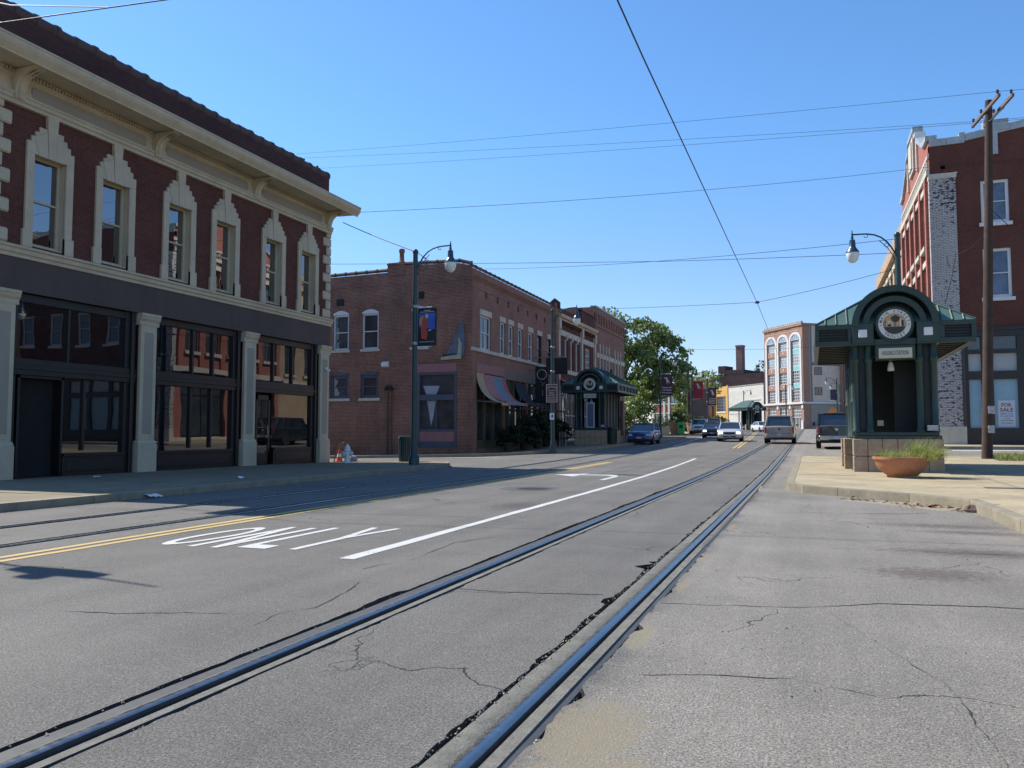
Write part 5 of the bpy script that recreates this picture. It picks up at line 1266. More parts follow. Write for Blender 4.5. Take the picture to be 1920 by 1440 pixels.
# ================================================================== STREET LAMPS
def make_lamp(label, loc, rz):
    L_ = thing('street_lamp', label, 'street lamp', loc, rz, 'green street lamps along the street')
    b = MB(); b.lathe([(.17, -.1), (.17, .25), (.13, .32), (.11, .5), (.098, .6), (.078, 6.80), (.09, 6.81), (.095, 6.86), (.06, 6.92), (.0, 6.94)], n=14, cap=False); b.build('pole', POLEG, L_, smooth=40)
    b = MB()
    path = [(.07, 0, 6.32)] + [(.09 + .72 * math.sin(t) ** 1.0 * 1.0, 0, 6.36 + .58 * (1 - math.cos(t))) for t in ()]
    arm = [(.07, 0, 6.30), (.16, 0, 6.48), (.28, 0, 6.66), (.44, 0, 6.81), (.62, 0, 6.90), (.82, 0, 6.945), (1.02, 0, 6.955), (1.24, 0, 6.955)]
    b.tube(arm, .024, 8); b.tube([(.075, 0, 6.08), (.16, 0, 6.3), (.27, 0, 6.48), (.38, 0, 6.60), (.5, 0, 6.72)], .012, 6)
    b.tube([(.30 + .06 * math.cos(t), 0, 6.56 + .06 * math.sin(t)) for t in np.linspace(-.5, 5.2, 12)], .010, 5); b.tube([(.86 + .05 * math.cos(t), 0, 6.89 + .05 * math.sin(t)) for t in np.linspace(1.4, 6.2, 10)], .010, 5)
    b.build('arm', POLEG, L_, smooth=40)
    b = MB(); b.lathe([(.0, 7.10), (.018, 7.08), (.012, 7.03), (.03, 7.0), (.03, 6.9), (.045, 6.86), (.035, 6.82), (.085, 6.78), (.095, 6.58), (.12, 6.54), (.185, 6.44), (.195, 6.40), (.17, 6.40)], (1.24, 0, 0), 16, cap=False); b.build('lantern', M('lantern teal', (.03, .06, .085), .3, .1, 3), L_, smooth=40)
    b = MB(); b.lathe([(.165, 6.43), (.185, 6.38), (.175, 6.28), (.14, 6.17), (.08, 6.10), (.0, 6.085)], (1.24, 0, 0), 16, cap=False); b.build('globe', LAMPG, L_, smooth=60)
    for z in (3.87, 5.06): b = MB(); b.lathe([(.105, z - .05), (.112, z - .04), (.112, z + .04), (.105, z + .05)], n=14); b.build('pole_band', STEEL, L_, smooth=40)
    return L_
l1 = make_lamp('green street lamp nearest the maroon brick building, carrying a banner with a red figure', (-11.82, 22.81, gz(-11.8, 22.8) + .12), 0)
l2 = dup(l1, (-11.75, 37.2, gz(-11.75, 37.2) + .13), 0, 'green street lamp with the brown district sign on its pole')
l3 = dup(l1, (2.68, 27.5, gz(2.68, 27.5) + .13), PI, 'green street lamp rising behind the sunlit kiosk, arm towards the tracks', 1.05)
far_l = [(-11.9, 68.0, 0, 'green street lamp in front of the big tree with a dark red bird banner'), (-12.6, 93, 0, 'green street lamp beside the terracotta tub with a bright red banner'), (-12.2, 104, 0, 'tall green lamp before the brown end wall with a faded maroon banner'),
         (3.3, 112, PI, 'distant green street lamp above the parked dark green truck'), (-3.4, 128, .6, 'distant green lamp post in front of the far kiosk'), (4.2, 128, PI, 'farthest green street lamp on the side of the loft annexe'), (-11.2, 150, 0, 'far green street lamp standing before the white brick wall')]
for x, y, rz, lb in far_l: dup(l1, (x, y, gz(x, y) + .13), rz, lb)

# ---- banners on the lamps
def banner(label, base, z0, z1, w_, face_mat, deco, off=.1, dz=0):
    t = thing('lamp_banner', label, 'banner', (base[0], base[1], base[2]), 0, 'banners hung from the lamp posts')
    fr = Frame((0, 0, 0), (1, 0, 0), (0, -1, 0))
    b = MB(); n = 6
    for i in range(n):
        u0, u1 = off + w_ * i / n, off + w_ * (i + 1) / n; d0, d1 = .02 * math.sin(3.2 * i / n), .02 * math.sin(3.2 * (i + 1) / n)
        b.add([(u0, -d0, z0), (u1, -d1, z0), (u1, -d1, z1), (u0, -d0, z1), (u0, -d0 + .006, z0), (u1, -d1 + .006, z0), (u1, -d1 + .006, z1), (u0, -d0 + .006, z1)], [(0, 1, 2, 3), (5, 4, 7, 6), (0, 4, 5, 1), (3, 2, 6, 7)])
    cl = b.build('cloth', face_mat, t, smooth=30)
    b = MB(); b.tube([(0, 0, z1 + .03), (off + w_ * .75, 0, z1 + .02)], [.028, .012], 6); b.tube([(0, 0, z0 - .03), (off + w_ * .75, 0, z0 - .02)], [.028, .012], 6); b.build('bracket', WHITEP, t)
    if deco:
        b = MB(); mats = deco(b, fr, off, w_, z0, z1); b.build('print', mats, t)
    return t
def deco_figure(b, fr, o, w_, z0, z1):
    q = lambda pts, m, d=.032: b.prism_d([(o + x * w_, z0 + y * (z1 - z0)) for x, y in pts], d, d + .001 + .001 * m, fr, m)
    q([(.08, .5), (.95, .42), (.97, .86), (.06, .86)], 0)                                        # blue ground
    q([(.12, .70), (.2, .78), (.34, .8), (.4, .7), (.42, .55), (.3, .5), (.14, .56)], 1, .034)       # tan round of the shoulders
    q([(.22, .2), (.5, .16), (.56, .3), (.48, .5), (.62, .56), (.64, .62), (.46, .64), (.5, .76), (.36, .80), (.26, .66), (.2, .45)], 2, .036)  # red robe
    q([(.44, .74), (.56, .72), (.6, .8), (.52, .84), (.44, .82)], 3, .038)                        # pale head
    q([(.6, .38), (.76, .40), (.74, .43), (.6, .42)], 3, .036)
    q([(.14, .885), (.9, .885), (.9, .90), (.14, .90)], 3, .03); q([(.34, .925), (.7, .925), (.7, .94), (.34, .94)], 3, .03); q([(.1, .1), (.9, .1), (.9, .113), (.1, .113)], 3, .03)
    return [M('banner blue', (.04, .11, .42), .6, .2, 3), M('banner tan', (.45, .25, .10), .6, .1), M('banner red', (.42, .06, .035), .6, .25, 4), M('banner pale', (.5, .48, .44), .6, .1)]
BAN_DK = M('banner black', (.012, .014, .018), .6, .2, 2)
banner('black banner with a red robed figure on blue, on the lamp by the maroon building', tuple(l1.location), 3.78, 5.0, .66, BAN_DK, deco_figure)
def deco_bird(words):
    def f(b, fr, o, w_, z0, z1):
        q = lambda pts, m, d=.032: b.prism_d([(o + x * w_, z0 + y * (z1 - z0)) for x, y in pts], d, d + .002, fr, m)
        q([(.2, .84), (.5, .86), (.62, .74), (.78, .58), (.72, .56), (.6, .66), (.56, .6), (.5, .62), (.5, .76)], 0); q([(.5, .76), (.54, .60), (.58, .5), (.46, .62), (.42, .8)], 0)
        if words:
            for k, s_ in enumerate(words): b.text(s_, fr.p(o + w_ * .5, .034, z0 + (z1 - z0) * (.34 - .12 * k)), (1, 0, 0), (0, 0, 1), (z1 - z0) * .075, 0, width=w_ * .8, bold=.02)
        return [M('banner white', (.62, .62, .60), .6, .05)]
    return f
def lamp_at(i): x, y, rz, _ = far_l[i]; return (x, y, gz(x, y) + .13)
MAR = M('banner maroon', (.10, .022, .026), .6, .1, 2); BRED = M('banner scarlet', (.34, .02, .03), .6, .1, 2)
banner('maroon banner with a white bird and National Civil Rights Museum lettering before the big tree', lamp_at(0), 3.6, 5.4, .95, MAR, deco_bird(('National', 'Civil Rights', 'Museum')))
banner('bright scarlet banner with a white bird and no wording', lamp_at(1), 4.0, 6.0, 1.1, BRED, deco_bird(None))
banner('faded maroon banner before the brown end wall', lamp_at(2), 3.4, 5.7, 1.0, M('banner faded', (.09, .035, .035), .6, .1, 2), deco_bird(('Civil', 'Rights', 'Museum')))
banner('small dark banner on the distant lamp above the truck', (3.3 - .9, 112, gz(3.3, 112)), 4.2, 5.6, .75, M('banner navy', (.05, .03, .06), .6, .1, 2), None)

# ---- district sign and notice on the second lamp
z2 = l2.location.z
ds = thing('district_sign', 'brown South Main Street Historic District sign with white arches, on the lamp pole', 'sign', (-11.75, 37.2, z2))
fr = Frame((0, -.11, 0), (1, 0, 0), (0, -1, 0))
b = MB(); b.box(-.28, .28, 0, .025, 2.36, 3.24, 0, fr); b.build('sign_plate', M('sign brown', (.055, .02, .018), .5, .1), ds)
b = MB()
for a, c, e, f_ in ((-.28, .28, 2.36, 2.39), (-.28, .28, 3.21, 3.24), (-.28, -.25, 2.39, 3.21), (.25, .28, 2.39, 3.21)): b.box(a, c, .026, .032, e, f_, 0, fr)
for k in range(3):
    c = -.13 + k * .13; o, i_ = arcpts(c, 3.07, .075, 0, PI, 8), arcpts(c, 3.07, .045, 0, PI, 8)
    for j in range(8): b.prism_d([o[j], o[j + 1], i_[j + 1], i_[j]], .026, .03, fr)
b.box(-.21, -.17, .026, .03, 3.02, 3.08, 0, fr); b.box(.17, .21, .026, .03, 3.02, 3.08, 0, fr)
for k, s_ in enumerate(('SOUTH', 'MAIN', 'STREET', 'HISTORIC', 'DISTRICT')): b.text(s_, fr.p(0, .031, 2.90 - k * .117), (1, 0, 0), (0, 0, 1), .07, 0, width=(.36, .26, .38, .42, .42)[k], bold=.015)
b.build('sign_print', M('sign cream', (.55, .45, .38), .5, .05), ds)
nt_ = thing('pole_notice', 'small white notice with a blue mark taped to the lamp pole', 'notice', (-11.75, 37.2, z2))
b = MB(); b.box(-.11, .11, 0, .012, 1.52, 1.84, 0, fr); b.build('paper', WHITEP, nt_); b = MB(); b.box(-.03, .07, .012, .016, 1.62, 1.76, 0, fr); b.build('blue_mark', M('notice blue', (.05, .08, .3), .5, .05), nt_)

# ---- hanging signs on the brown building
sg = thing('blade_sign', 'tall black blade sign with a pale ring, projecting from the brown brick front', 'sign', (-16.4, 48.1, 2.9), world=True)
fr = Frame((-15.9, 48.1, 0), (1, 0, 0), (0, -1, 0))
b = MB(); b.box(-.45, .42, -.12, .0, 3.05, 5.35, 0, fr); b.build('sign_case', BLACKF, sg, bev=.02)
b = MB(); o, i_ = arcpts(.0, 4.86, .34, 0, 2 * PI, 24), arcpts(.0, 4.86, .28, 0, 2 * PI, 24)
for j in range(24): b.prism_d([o[j], o[j + 1], i_[j + 1], i_[j]], .0, .03, fr)
b.tube([fr.p(-.1, .02, 4.45), fr.p(.12, .02, 4.25), fr.p(-.02, .02, 4.1), fr.p(.2, .02, 4.35)], .015, 5); b.tube([fr.p(.05, .02, 3.9), fr.p(.06, .02, 3.5)], .015, 5); b.build('neon_outline', M('neon tube grey', (.28, .29, .27), .4, .1), sg)
b = MB(); b.tube([(-16.8, 48.16, 5.2), (-16.3, 48.16, 5.2)], .03, 6); b.tube([(-16.8, 48.16, 3.4), (-16.3, 48.16, 3.4)], .03, 6); b.build('bracket', STEEL, sg)
s2 = thing('projecting_sign', 'square dark sign panel hung out from the front just past the blade sign', 'sign', (-15.5, 49.3, 4.5), world=True)
b = MB(); b.box(-16.0, -14.55, 49.25, 49.35, 4.95, 6.0); b.build('panel', M('dark brown panel', (.018, .014, .014), .6, .2), s2, bev=.02)
b = MB(); b.tube([(-16.8, 49.3, 6.06), (-14.6, 49.3, 6.06)], .03, 6); b.tube([(-16.8, 49.3, 6.7), (-14.9, 49.3, 6.06)], .015, 5); b.build('bracket', STEEL, s2)
s3 = thing('red_awning', 'small red awning over a shop door behind the second lamp', 'awning', (-16.3, 54.8, 4.2), world=True)
b = MB(); b.prism_u([(0, 5.05), (1.0, 4.55), (1.0, 4.3), (.97, 4.3), (.97, 4.52), (0, 5.0)], 54.4, 56.2, FB); b.build('cloth', RED, s3); b = MB(); b.tube([FB.p(54.45, 0, 4.4), FB.p(54.45, .98, 4.35)], .02, 5); b.tube([FB.p(56.15, 0, 4.4), FB.p(56.15, .98, 4.35)], .02, 5); b.build('awning_frame', STEEL, s3)

# ================================================================== UTILITY POLE AND WIRES
up = thing('utility_pole', 'weathered wooden utility pole with a double crossarm beside the grass verge', 'utility pole', (5.5, 30.6, gz(5.5, 30.6) + .1), world=True)
ux, uy = 5.5, 30.6
b = MB(); b.tube([(ux - .02, uy, .0), (ux + .10, uy, 3), (ux + .20, uy, 6), (ux + .33, uy, 9.4), (ux + .42, uy, 12.45)], [.168, .160, .148, .130, .112], 14); b.build('pole', WOODP, up, smooth=40)
for k, (a, c) in enumerate((((5.58, 31.6, 11.95), (6.02, 29.5, 12.2)), ((5.98, 31.75, 11.97), (6.44, 29.65, 12.2)))):
    a, c = Vector(a), Vector(c); t = (c - a).normalized(); s_ = t.cross(Vector((0, 0, 1))).normalized()
    fr = Frame(a, t, s_); b = MB(); L_ = (c - a).length; b.box(0, L_, -.04, .04, -.05, .05, 0, fr); b.build('crossarm', M('grey crossarm wood', (.14, .11, .10), .9, .3, 4), up)
    b = MB()
    for u in (.12, L_ * .35, L_ - .12): p = fr.p(u, 0, .06); b.tube([p, p + Vector((0, 0, .07))], .012, 5); b.lathe([(.03, .05), (.05, .08), (.035, .11), (.05, .14), (.02, .18)], p, 8)
    b.build('insulator', M('dark glass insulator', (.05, .04, .04), .3, .1), up)
b = MB(); b.tube([(ux + .40, uy - .13, 11.7), (5.75, 30.9, 12.0)], .015, 5); b.tube([(ux + .40, uy - .13, 11.7), (6.3, 30.2, 12.0)], .015, 5); b.build('arm_brace', STEEL, up)
for z in (1.28, 1.92):
    b = MB(); x = ux + .02 + .04 * z; b.lathe([(.170, z - .13), (.176, z - .08), (.171, z), (.178, z + .07), (.168, z + .13)], (x, uy, 0), 14); b.build('torn_flyer', M('torn flyer paper', (.42, .41, .42), .8, .45, 12), up)
def wire(label, pts, r=.013, sag=.0, name='overhead_wire', n=14):
    P = []
    for p, q in zip(pts, pts[1:]):
        p, q = Vector(p), Vector(q)
        for i in range(n): t = i / n; v = p.lerp(q, t); v.z -= sag * 4 * t * (1 - t); P.append(v)
    P.append(Vector(pts[-1])); b = MB(); b.tube(P, r, 5)
    return tag(b.build(name, WIRE, None), label, 'wire', 'overhead wires')
wire('thick trolley contact wire running above the sunlit track to the street end', [(-1.92, -6, 5.95), (-1.92, 10, 5.98), (-1.92, 33.7, 6.42), (-2.1, 62, 6.9), (-2.4, 96, 7.6), (-3.0, 135, 8.3)], .0105)
wire('span wire from the district sign lamp over the trolley wire to the kiosk lamp', [(-11.75, 37.2, z2 + 6.9), (-1.92, 33.7, 6.46), (2.6, 27.5, 6.3)], .009, .05)
wire('nearly level span wire passing behind the first lamp to the kiosk lamp', [(-30, 26.5, 8.5), (-18.5, 28, 8.12), (-5.15, 30, 7.63), (2.76, 27.5, 6.8)], .009, .02)
wire('span wire from the brown brick front rising to the kiosk lamp top', [(-16.75, 39.3, 9.97), (2.75, 27.5, 7.25)], .009, .22)
wire('feeder wire from the cornice corner to the first lamp top', [(-16.2, 25.4, 9.0), (-11.9, 22.8, 7.02)], .015, .03)
wire('feeder wire drooping from the first lamp to the second lamp', [(-11.82, 22.8, 7.0), (-11.75, 37.2, z2 + 6.9)], .011, .45)
for a, c, lb in (((-26, 36.0, 16.35), (6.02, 29.6, 12.35), 'uppermost of the three thin power wires to the wooden pole'), ((-26, 36.8, 16.4), (5.6, 31.5, 12.1), 'middle of the three thin power wires to the wooden pole'), ((-26, 38.35, 16.3), (5.95, 31.7, 12.1), 'lowest of the three thin power wires to the wooden pole')):
    wire(lb, [a, c, (c[0] + 26, c[1] + 4, c[2] + .6)], .0065, .1)
wire('single wire from behind the cornice to the red brick building side', [(-17, 27.3, 9.95), (6.0, 41.3, 13.6), (22, 41.2, 13.9)], .009, .25)
wire('service drop curving from the wooden pole to the flaking pier', [(ux + .25, uy, 8.0), (5.0, 34, 7.9), (6.2, 41.3, 8.9)], .012, .25)
wire('loose cable end dangling beside the wooden pole', [(5.15, 33, 7.75), (5.0, 33, 6.9), (4.75, 33, 5.9)], .012, .0)
wire('guy wire slanting down from the wooden pole past the sash windows', [(ux + .33, uy, 8.75), (8.0, 30.8, 6.2), (10.5, 31, 3.4)], .012, .0)
wire('pair of wires over the near corner of the maroon roof', [(-20, 12.2, 11.2), (-14.4, 10.55, 9.0 + .02), (-10.7, 11.0, 9.0), (2, 11.9, 9.3)], .012, .0)
sunw = wire('bright cable catching the sun above the maroon parapet end', [(-22, 11.6, 12.35), (-16.1, 12.0, 10.44), (-13.4, 12.1, 9.93)], .013)
sunw.data.materials[0] = M('sun glint cable', (.75, .75, .75), .35, .05, 3, metal=.6)  # pale colour stands in for the sun's glint on the wire
wire('far span wire between the distant lamps', [(-15.5, 104, 11.95), (-5.0, 104, 11.56), (8, 104, 11.8)], .014, .03)
# trolley hanger at the wire junction
b = MB(); b.lathe([(.03, -.05), (.09, -.03), (.09, .03), (.03, .06)], (-1.92, 33.7, 6.45), 10); tag(b.build('wire_hanger', WIRE), 'dark clamp where the span wire meets the trolley wire', 'wire clamp')

# ================================================================== TREES AND PLANTS
def leaves(b, centers, radii, per, size, seed, flat=1.0):
    r = np.random.default_rng(seed)
    for (cx, cy, cz), rad in zip(centers, radii):
        for _ in range(per):
            d = r.normal(size=3); d /= np.linalg.norm(d); p = np.array([cx, cy, cz]) + d * rad * r.random() ** .45 * np.array([1, 1, flat])
            a = r.normal(size=3); a[2] = abs(a[2]) * .6 + .1; a /= np.linalg.norm(a); t = np.cross(a, r.normal(size=3)); t /= np.linalg.norm(t) + 1e-9; u = np.cross(a, t)
            s_ = size * r.uniform(.6, 1.3); o = len(b.v)
            for x, y in ((-.5, 0), (0, -.32), (.5, 0), (0, .32)): b.v.append(Vector(p + t * x * s_ + u * y * s_))
            b.f.append((o, o + 1, o + 2, o + 3)); b.m.append(0)
def tree(label, loc, h, lobes, leaf, mat, clump=.8, per=34, dens=1.0, seed=1, trunk_r=.3, name='tree', group='street trees', cat='tree'):
    """lobes: (dx, dy, z, rx, rz) ellipsoids, each filled with clumps of leaves mostly near its skin"""
    t = thing(name, label, cat, loc, 0, group); r = np.random.default_rng(seed); b = MB(); tb = MB()
    z0 = min(l[2] - l[4] for l in lobes)
    top = Vector((lobes[0][0] * .3, lobes[0][1] * .3, max(z0 + .6, h * .4)))
    tb.tube([(0, 0, -.3), (.05, .02, h * .12), (top.x * .6, top.y * .6, top.z * .7), top], [trunk_r, trunk_r * .8, trunk_r * .65, trunk_r * .5], 9)
    for (dx, dy, z, rx, rz) in lobes:
        n = max(3, int(dens * 4.2 * (rx * rx * rz) ** .75 / clump ** 2)); cs, rs = [], []
        for _ in range(n):
            d = r.normal(size=3); d /= np.linalg.norm(d); k = r.uniform(.45, 1.0) ** .5
            cs.append((dx + d[0] * rx * k, dy + d[1] * rx * k, z + d[2] * rz * k)); rs.append(clump * r.uniform(.55, 1.2))
        leaves(b, cs, rs, per, leaf, int(r.integers(1e6)), .75)
        e = Vector((dx, dy, z - rz * .2)); mid = top.lerp(e, .5) + Vector((0, 0, -.15 * h * .1))
        tb.tube([top * .9, mid, e], [trunk_r * .42, trunk_r * .26, trunk_r * .1], 6)
        for c in cs[::6]: tb.tube([mid.lerp(e, .6), Vector(c)], [trunk_r * .13, trunk_r * .04], 4, caps=False)
    tb.build('trunk', BARK, t, smooth=50); b.build('crown', mat, t)
    return t
tree('big dense dark green tree rising past the end of the brick row', (-20.5, 92, .8), 15, [(-1.8, 0, 12.6, 2.7, 2.6), (2.0, 1, 11.3, 3.2, 2.3), (4.6, 1.5, 9.9, 2.9, 2.4), (-2.5, 0, 8.0, 3.0, 3.0), (1.6, 0, 7.5, 3.6, 2.8), (5.4, 1.5, 7.0, 2.6, 2.2), (2.6, 0, 5.0, 2.6, 1.7), (-2.0, -1, 4.0, 2.6, 2.4)], .44, LEAF, .95, 40, 1.12, 3, .42)
tree('bright yellow green young tree below the big dark tree', (-16.6, 82.5, .9), 7, [(0, 0, 5.0, 1.1, 1.5), (.1, 0, 3.4, 1.3, 1.5), (-.6, 0, 2.2, 1.3, 1.2)], .30, LEAFY, .65, 34, 1.1, 5, .14)
tree('round dark tree with an open crown right of the big tree', (-15.2, 128, 1.4), 9.5, [(0, 0, 8.0, 2.2, 1.5), (-1.9, 0, 7.0, 1.6, 1.2), (1.5, 0, 6.4, 1.3, 1.0)], .4, LEAF, .9, 26, .85, 8, .2)
tree('pale young tree trained up a pole before the orange building', (-16.2, 108, 1.3), 6.6, [(0, 0, 5.3, .75, 1.6), (.1, 0, 3.0, .95, 1.8), (-.1, 0, 1.3, .8, 1.0)], .30, LEAFY, .5, 30, 1.3, 10, .09)
tree('small tree showing past the loft building roof', (-11.0, 220, 2), 18.0, [(0, 0, 16.0, 2.2, 1.9), (1.5, 0, 14.6, 2.2, 1.8), (-1.4, 0, 14.2, 1.6, 1.6)], .6, LEAFS, 1.1, 26, .9, 12, .3)
tree('low dark leafy tree at the foot of the brick row', (-17.6, 80.5, .8), 4.6, [(0, 0, 3.2, 1.7, 1.5), (1.2, .5, 1.7, 1.5, 1.2), (-1.2, 0, 1.6, 1.5, 1.3)], .3, LEAF, .7, 34, 1.1, 14, .12)
for i, (x, y, w_, h_, lb) in enumerate(((-18.0, 104, 1.9, 2.0, 'olive shrub beside the orange building corner'), (-15.2, 113, 1.7, 2.1, 'tall olive shrub behind the terracotta tub'), (-15.0, 122, 2.3, 2.6, 'broad olive hedge bush by the brown end wall'), (-17.9, 124, 2.3, 2.5, 'dark olive bush farther from the street by the end wall'), (-13.6, 131, 1.9, 2.4, 'olive bush next to the yellow shop'), (-19.5, 86, 2.2, 1.6, 'dark low bush behind the beige wall'))):
    tree(lb, (x, y, gz(x, y)), h_, [(0, 0, h_ * .55, w_ * .6, h_ * .5), (w_ * .5, 0, h_ * .4, w_ * .5, h_ * .4), (-w_ * .5, 0, h_ * .45, w_ * .5, h_ * .42)], .26, LEAFS if i < 5 else LEAF, .5, 32, 1.2, 20 + i, .06, 'shrub', 'olive shrubs down the street', 'shrub')
lw = MB(); lw.box(-24, -14.2, 86.2, 86.5, .4, 1.75); lw.box(-24, -14.1, 86.15, 86.55, 1.75, 1.85)
tag(lw.build('garden_wall', M('beige wall', (.42, .36, .26), .8, .15, 1)), 'low beige garden wall between the brick row and the trees', 'wall')

# ---- big terracotta bowl with grasses
bowl = thing('planter_bowl', 'wide terracotta bowl planter standing before the kiosk', 'planter', (1.90, 19.95, .15))
b = MB(); b.lathe([(.0, .0), (.31, .0), (.31, .05), (.33, .07), (.45, .16), (.53, .28), (.565, .40), (.57, .41), (.60, .415), (.605, .47), (.565, .475), (.545, .43), (.0, .40)], n=36, cap=False); b.build('bowl', TERRA, bowl, smooth=40)
b = MB(); b.lathe([(.0, .425), (.3, .43), (.54, .42)], n=24, cap=False); b.build('soil', DIRT, bowl)
def blades(b, n, place, h, wd, lean, seed):
    r = random.Random(seed)
    for _ in range(n):
        x, y, z, bx, by = place(r); a = r.uniform(0, 2 * PI); hh = h * r.uniform(.45, 1.15); le = lean * r.uniform(.2, 1.2)
        dx, dy = math.cos(a) * le + bx, math.sin(a) * le + by; sx, sy = -math.sin(a) * wd, math.cos(a) * wd; o = len(b.v)
        for t, k in ((0, 1), (.5, .8), (.85, .45)):
            px, py, pz = x + dx * hh * t * t, y + dy * hh * t * t, z + hh * (t - .35 * le * t * t)
            b.v += [Vector((px - sx * k, py - sy * k, pz)), Vector((px + sx * k, py + sy * k, pz))]
        b.v.append(Vector((x + dx * hh, y + dy * hh, z + hh * (1 - .42 * le))))
        b.f += [(o, o + 1, o + 3, o + 2), (o + 2, o + 3, o + 5, o + 4), (o + 4, o + 5, o + 6)]; b.m += [0, 0, 0]
gr = thing('planter_grass', 'overgrown yellow green grass spilling from the terracotta bowl', 'plant', (1.90, 19.95, .15))
def pl(r):
    a, k = r.uniform(0, 2 * PI), math.sqrt(r.random()) * .5
    return (math.cos(a) * k, math.sin(a) * k, .42, math.cos(a) * k * .9 + .15, math.sin(a) * k * .9)
b = MB(); blades(b, 1500, pl, .19, .004, 1.0, 2)
def pl2(r): return (.30 + r.gauss(0, .12), -.02 + r.gauss(0, .13), .42, .28 + r.gauss(0, .3), r.gauss(0, .3))
blades(b, 420, pl2, .50, .0035, .55, 3)
def pl3(r): return (.5 + r.gauss(0, .10), -.08 + r.gauss(0, .2), .40, .75 + r.gauss(0, .35), -.1 + r.gauss(0, .4))
blades(b, 1100, pl3, .36, .004, 1.5, 4)
def pl5(r): return (-.2 + r.gauss(0, .15), r.gauss(0, .18), .42, r.gauss(0, .4), r.gauss(0, .4))
blades(b, 120, pl5, .30, .003, .6, 5); b.build('tuft', GRASS, gr)
def pl4(r): a = r.uniform(-.5, .9); return (.34 * math.cos(a * 2 - 1.2), -.34 + r.gauss(0, .04), .0, 0, -.3)
b = MB(); blades(b, 50, pl4, .12, .005, .8, 6); b.build('weeds', GRASS, gr)
b = MB()
def pv(r): x, y = r.uniform(5.65, 13), r.uniform(29.6, 31.2); return (x, y, gz(x, y) + .14, r.gauss(0, .2), r.gauss(0, .2))
blades(b, 5200, pv, .26, .008, .7, 9); tag(b.build('verge_grass', GRASS), kind='stuff', label='rough green grass on the verge round the wooden pole')
b = MB(); b.add([(5.62, 29.5, gz(5.6, 29.5) + .155), (13.5, 29.5, gz(13, 29.5) + .155), (13.5, 31.3, gz(13, 31.3) + .155), (5.62, 31.3, gz(5.6, 31.3) + .155)], [(0, 1, 2, 3)]); b.build('verge_soil', DIRT, kind='structure')
# ---- two far tubs
for i, (x, y, lb) in enumerate(((-14.0, 90.5, 'far terracotta tub next to the green box'), (-12.75, 95.5, 'far terracotta tub beside the lamp with the scarlet banner'))):
    t = thing('planter_tub', lb, 'planter', (x, y, gz(x, y) + .13), 0, 'far terracotta tubs'); b = MB(); b.lathe([(.0, 0), (.7, 0), (.85, .5), (.95, 1.1), (1.0, 1.12), (1.0, 1.25), (.9, 1.25), (.88, 1.1), (.0, 1.08)], n=22, cap=False); b.build('tub', TERRA, t, smooth=40)
    tree(('leafy bush in the tub next to the green box', 'leafy bush in the tub by the scarlet banner lamp')[i], (x, y, gz(x, y) + 1.15), 1.6, [(0, 0, .7, .8, .6), (.5, 0, .5, .5, .4)], .24, LEAFS, .45, 30, 1.2, 40 + i, .05, 'tub_bush', 'bushes in the tubs', 'shrub')
gb = thing('news_box', 'bright green upright box on the sunlit pavement by the tubs', 'street box', (-13.25, 88.6, gz(-13.2, 88.6) + .13))
b = MB(); b.prism_z([(-.3, -.3), (.3, -.3), (.3, .3), (-.3, .3)], .0, 1.1); b.prism_u([(-.3, 1.1), (.3, 1.1), (.22, 1.32), (-.22, 1.32)], -.3, .3, Frame((0, 0, 0), (1, 0, 0), (0, -1, 0))); b.build('box', M('bright green plastic', (.02, .38, .06), .4, .08), gb, bev=.03)
b = MB(); b.box(-.2, .2, -.32, -.3, .7, 1.0); b.build('slot', BLACK, gb)
# ---- potted shrubs before the brown building
pots = [(-15.5, 41.1, 1.3, 1.0), (-15.2, 42.9, 1.7, 1.4), (-15.0, 44.6, 1.6, 1.8), (-15.2, 46.9, 1.7, 1.5), (-15.0, 48.9, 1.4, 1.2)]
words = ['low bushy potted shrub nearest the brick corner', 'potted shrub under the tan awning', 'tallest potted shrub below the striped awning', 'wide potted shrub before the dark awning', 'potted shrub nearest the district sign pole']
for (x, y, w_, h_), lb in zip(pots, words):
    zg = gz(x, y) + .13
    t = thing('plant_pot', lb.replace('potted shrub', 'clay pot').replace('bushy', 'dark') , 'pot', (x, y, zg), 0, 'pots before the brown brick shops'); b = MB(); b.lathe([(.0, 0), (.24, 0), (.33, .42), (.37, .44), (.37, .5), (.3, .5), (.0, .46)], n=14, cap=False); b.build('pot', M('dull clay pot', (.045, .03, .022), .8, .2, 4), t, smooth=40)
    tree(lb, (x, y, zg + .45), h_, [(0, 0, h_ * .55, w_ * .42, h_ * .45), (w_ * .3, -.1, h_ * .25, w_ * .32, h_ * .36), (-w_ * .3, -.1, h_ * .25, w_ * .32, h_ * .36)], .15, LEAFD, .26, 36, 1.3, int(50 + y), .03, 'potted_shrub', 'potted shrubs before the brown brick shops', 'shrub')

# ================================================================== VEHICLES (front towards -y in their own space)
CARGL = glass_mat('car glass', (.015, .02, .026), ior=2.0, wave=0)
TYRE = M('tyre rubber', (.015, .015, .016), .85, .2, 8)
RIMM = M('alloy rim', (.35, .35, .36), .35, .1, 5, metal=.8)
CHROME = M('bumper chrome', (.45, .45, .45), .18, .05, 3, metal=1.0)
HEADLIT = M('lit head lamp', (.7, .7, .66), .2, .05, 4); HEADLIT.node_tree.nodes['Principled BSDF'].inputs['Emission Color'].default_value = (1, .93, .8, 1); HEADLIT.node_tree.nodes['Principled BSDF'].inputs['Emission Strength'].default_value = 3.0
TAILR = M('tail lamp red', (.35, .02, .02), .2, .1, 4); HEADW = M('head lamp lens', (.6, .6, .58), .12, .05, 4, coat=.5)
PLASTIC = M('bumper plastic', (.03, .03, .032), .6, .1, 4)
PLATE = M('licence plate', (.40, .44, .46), .5, .1, 6)
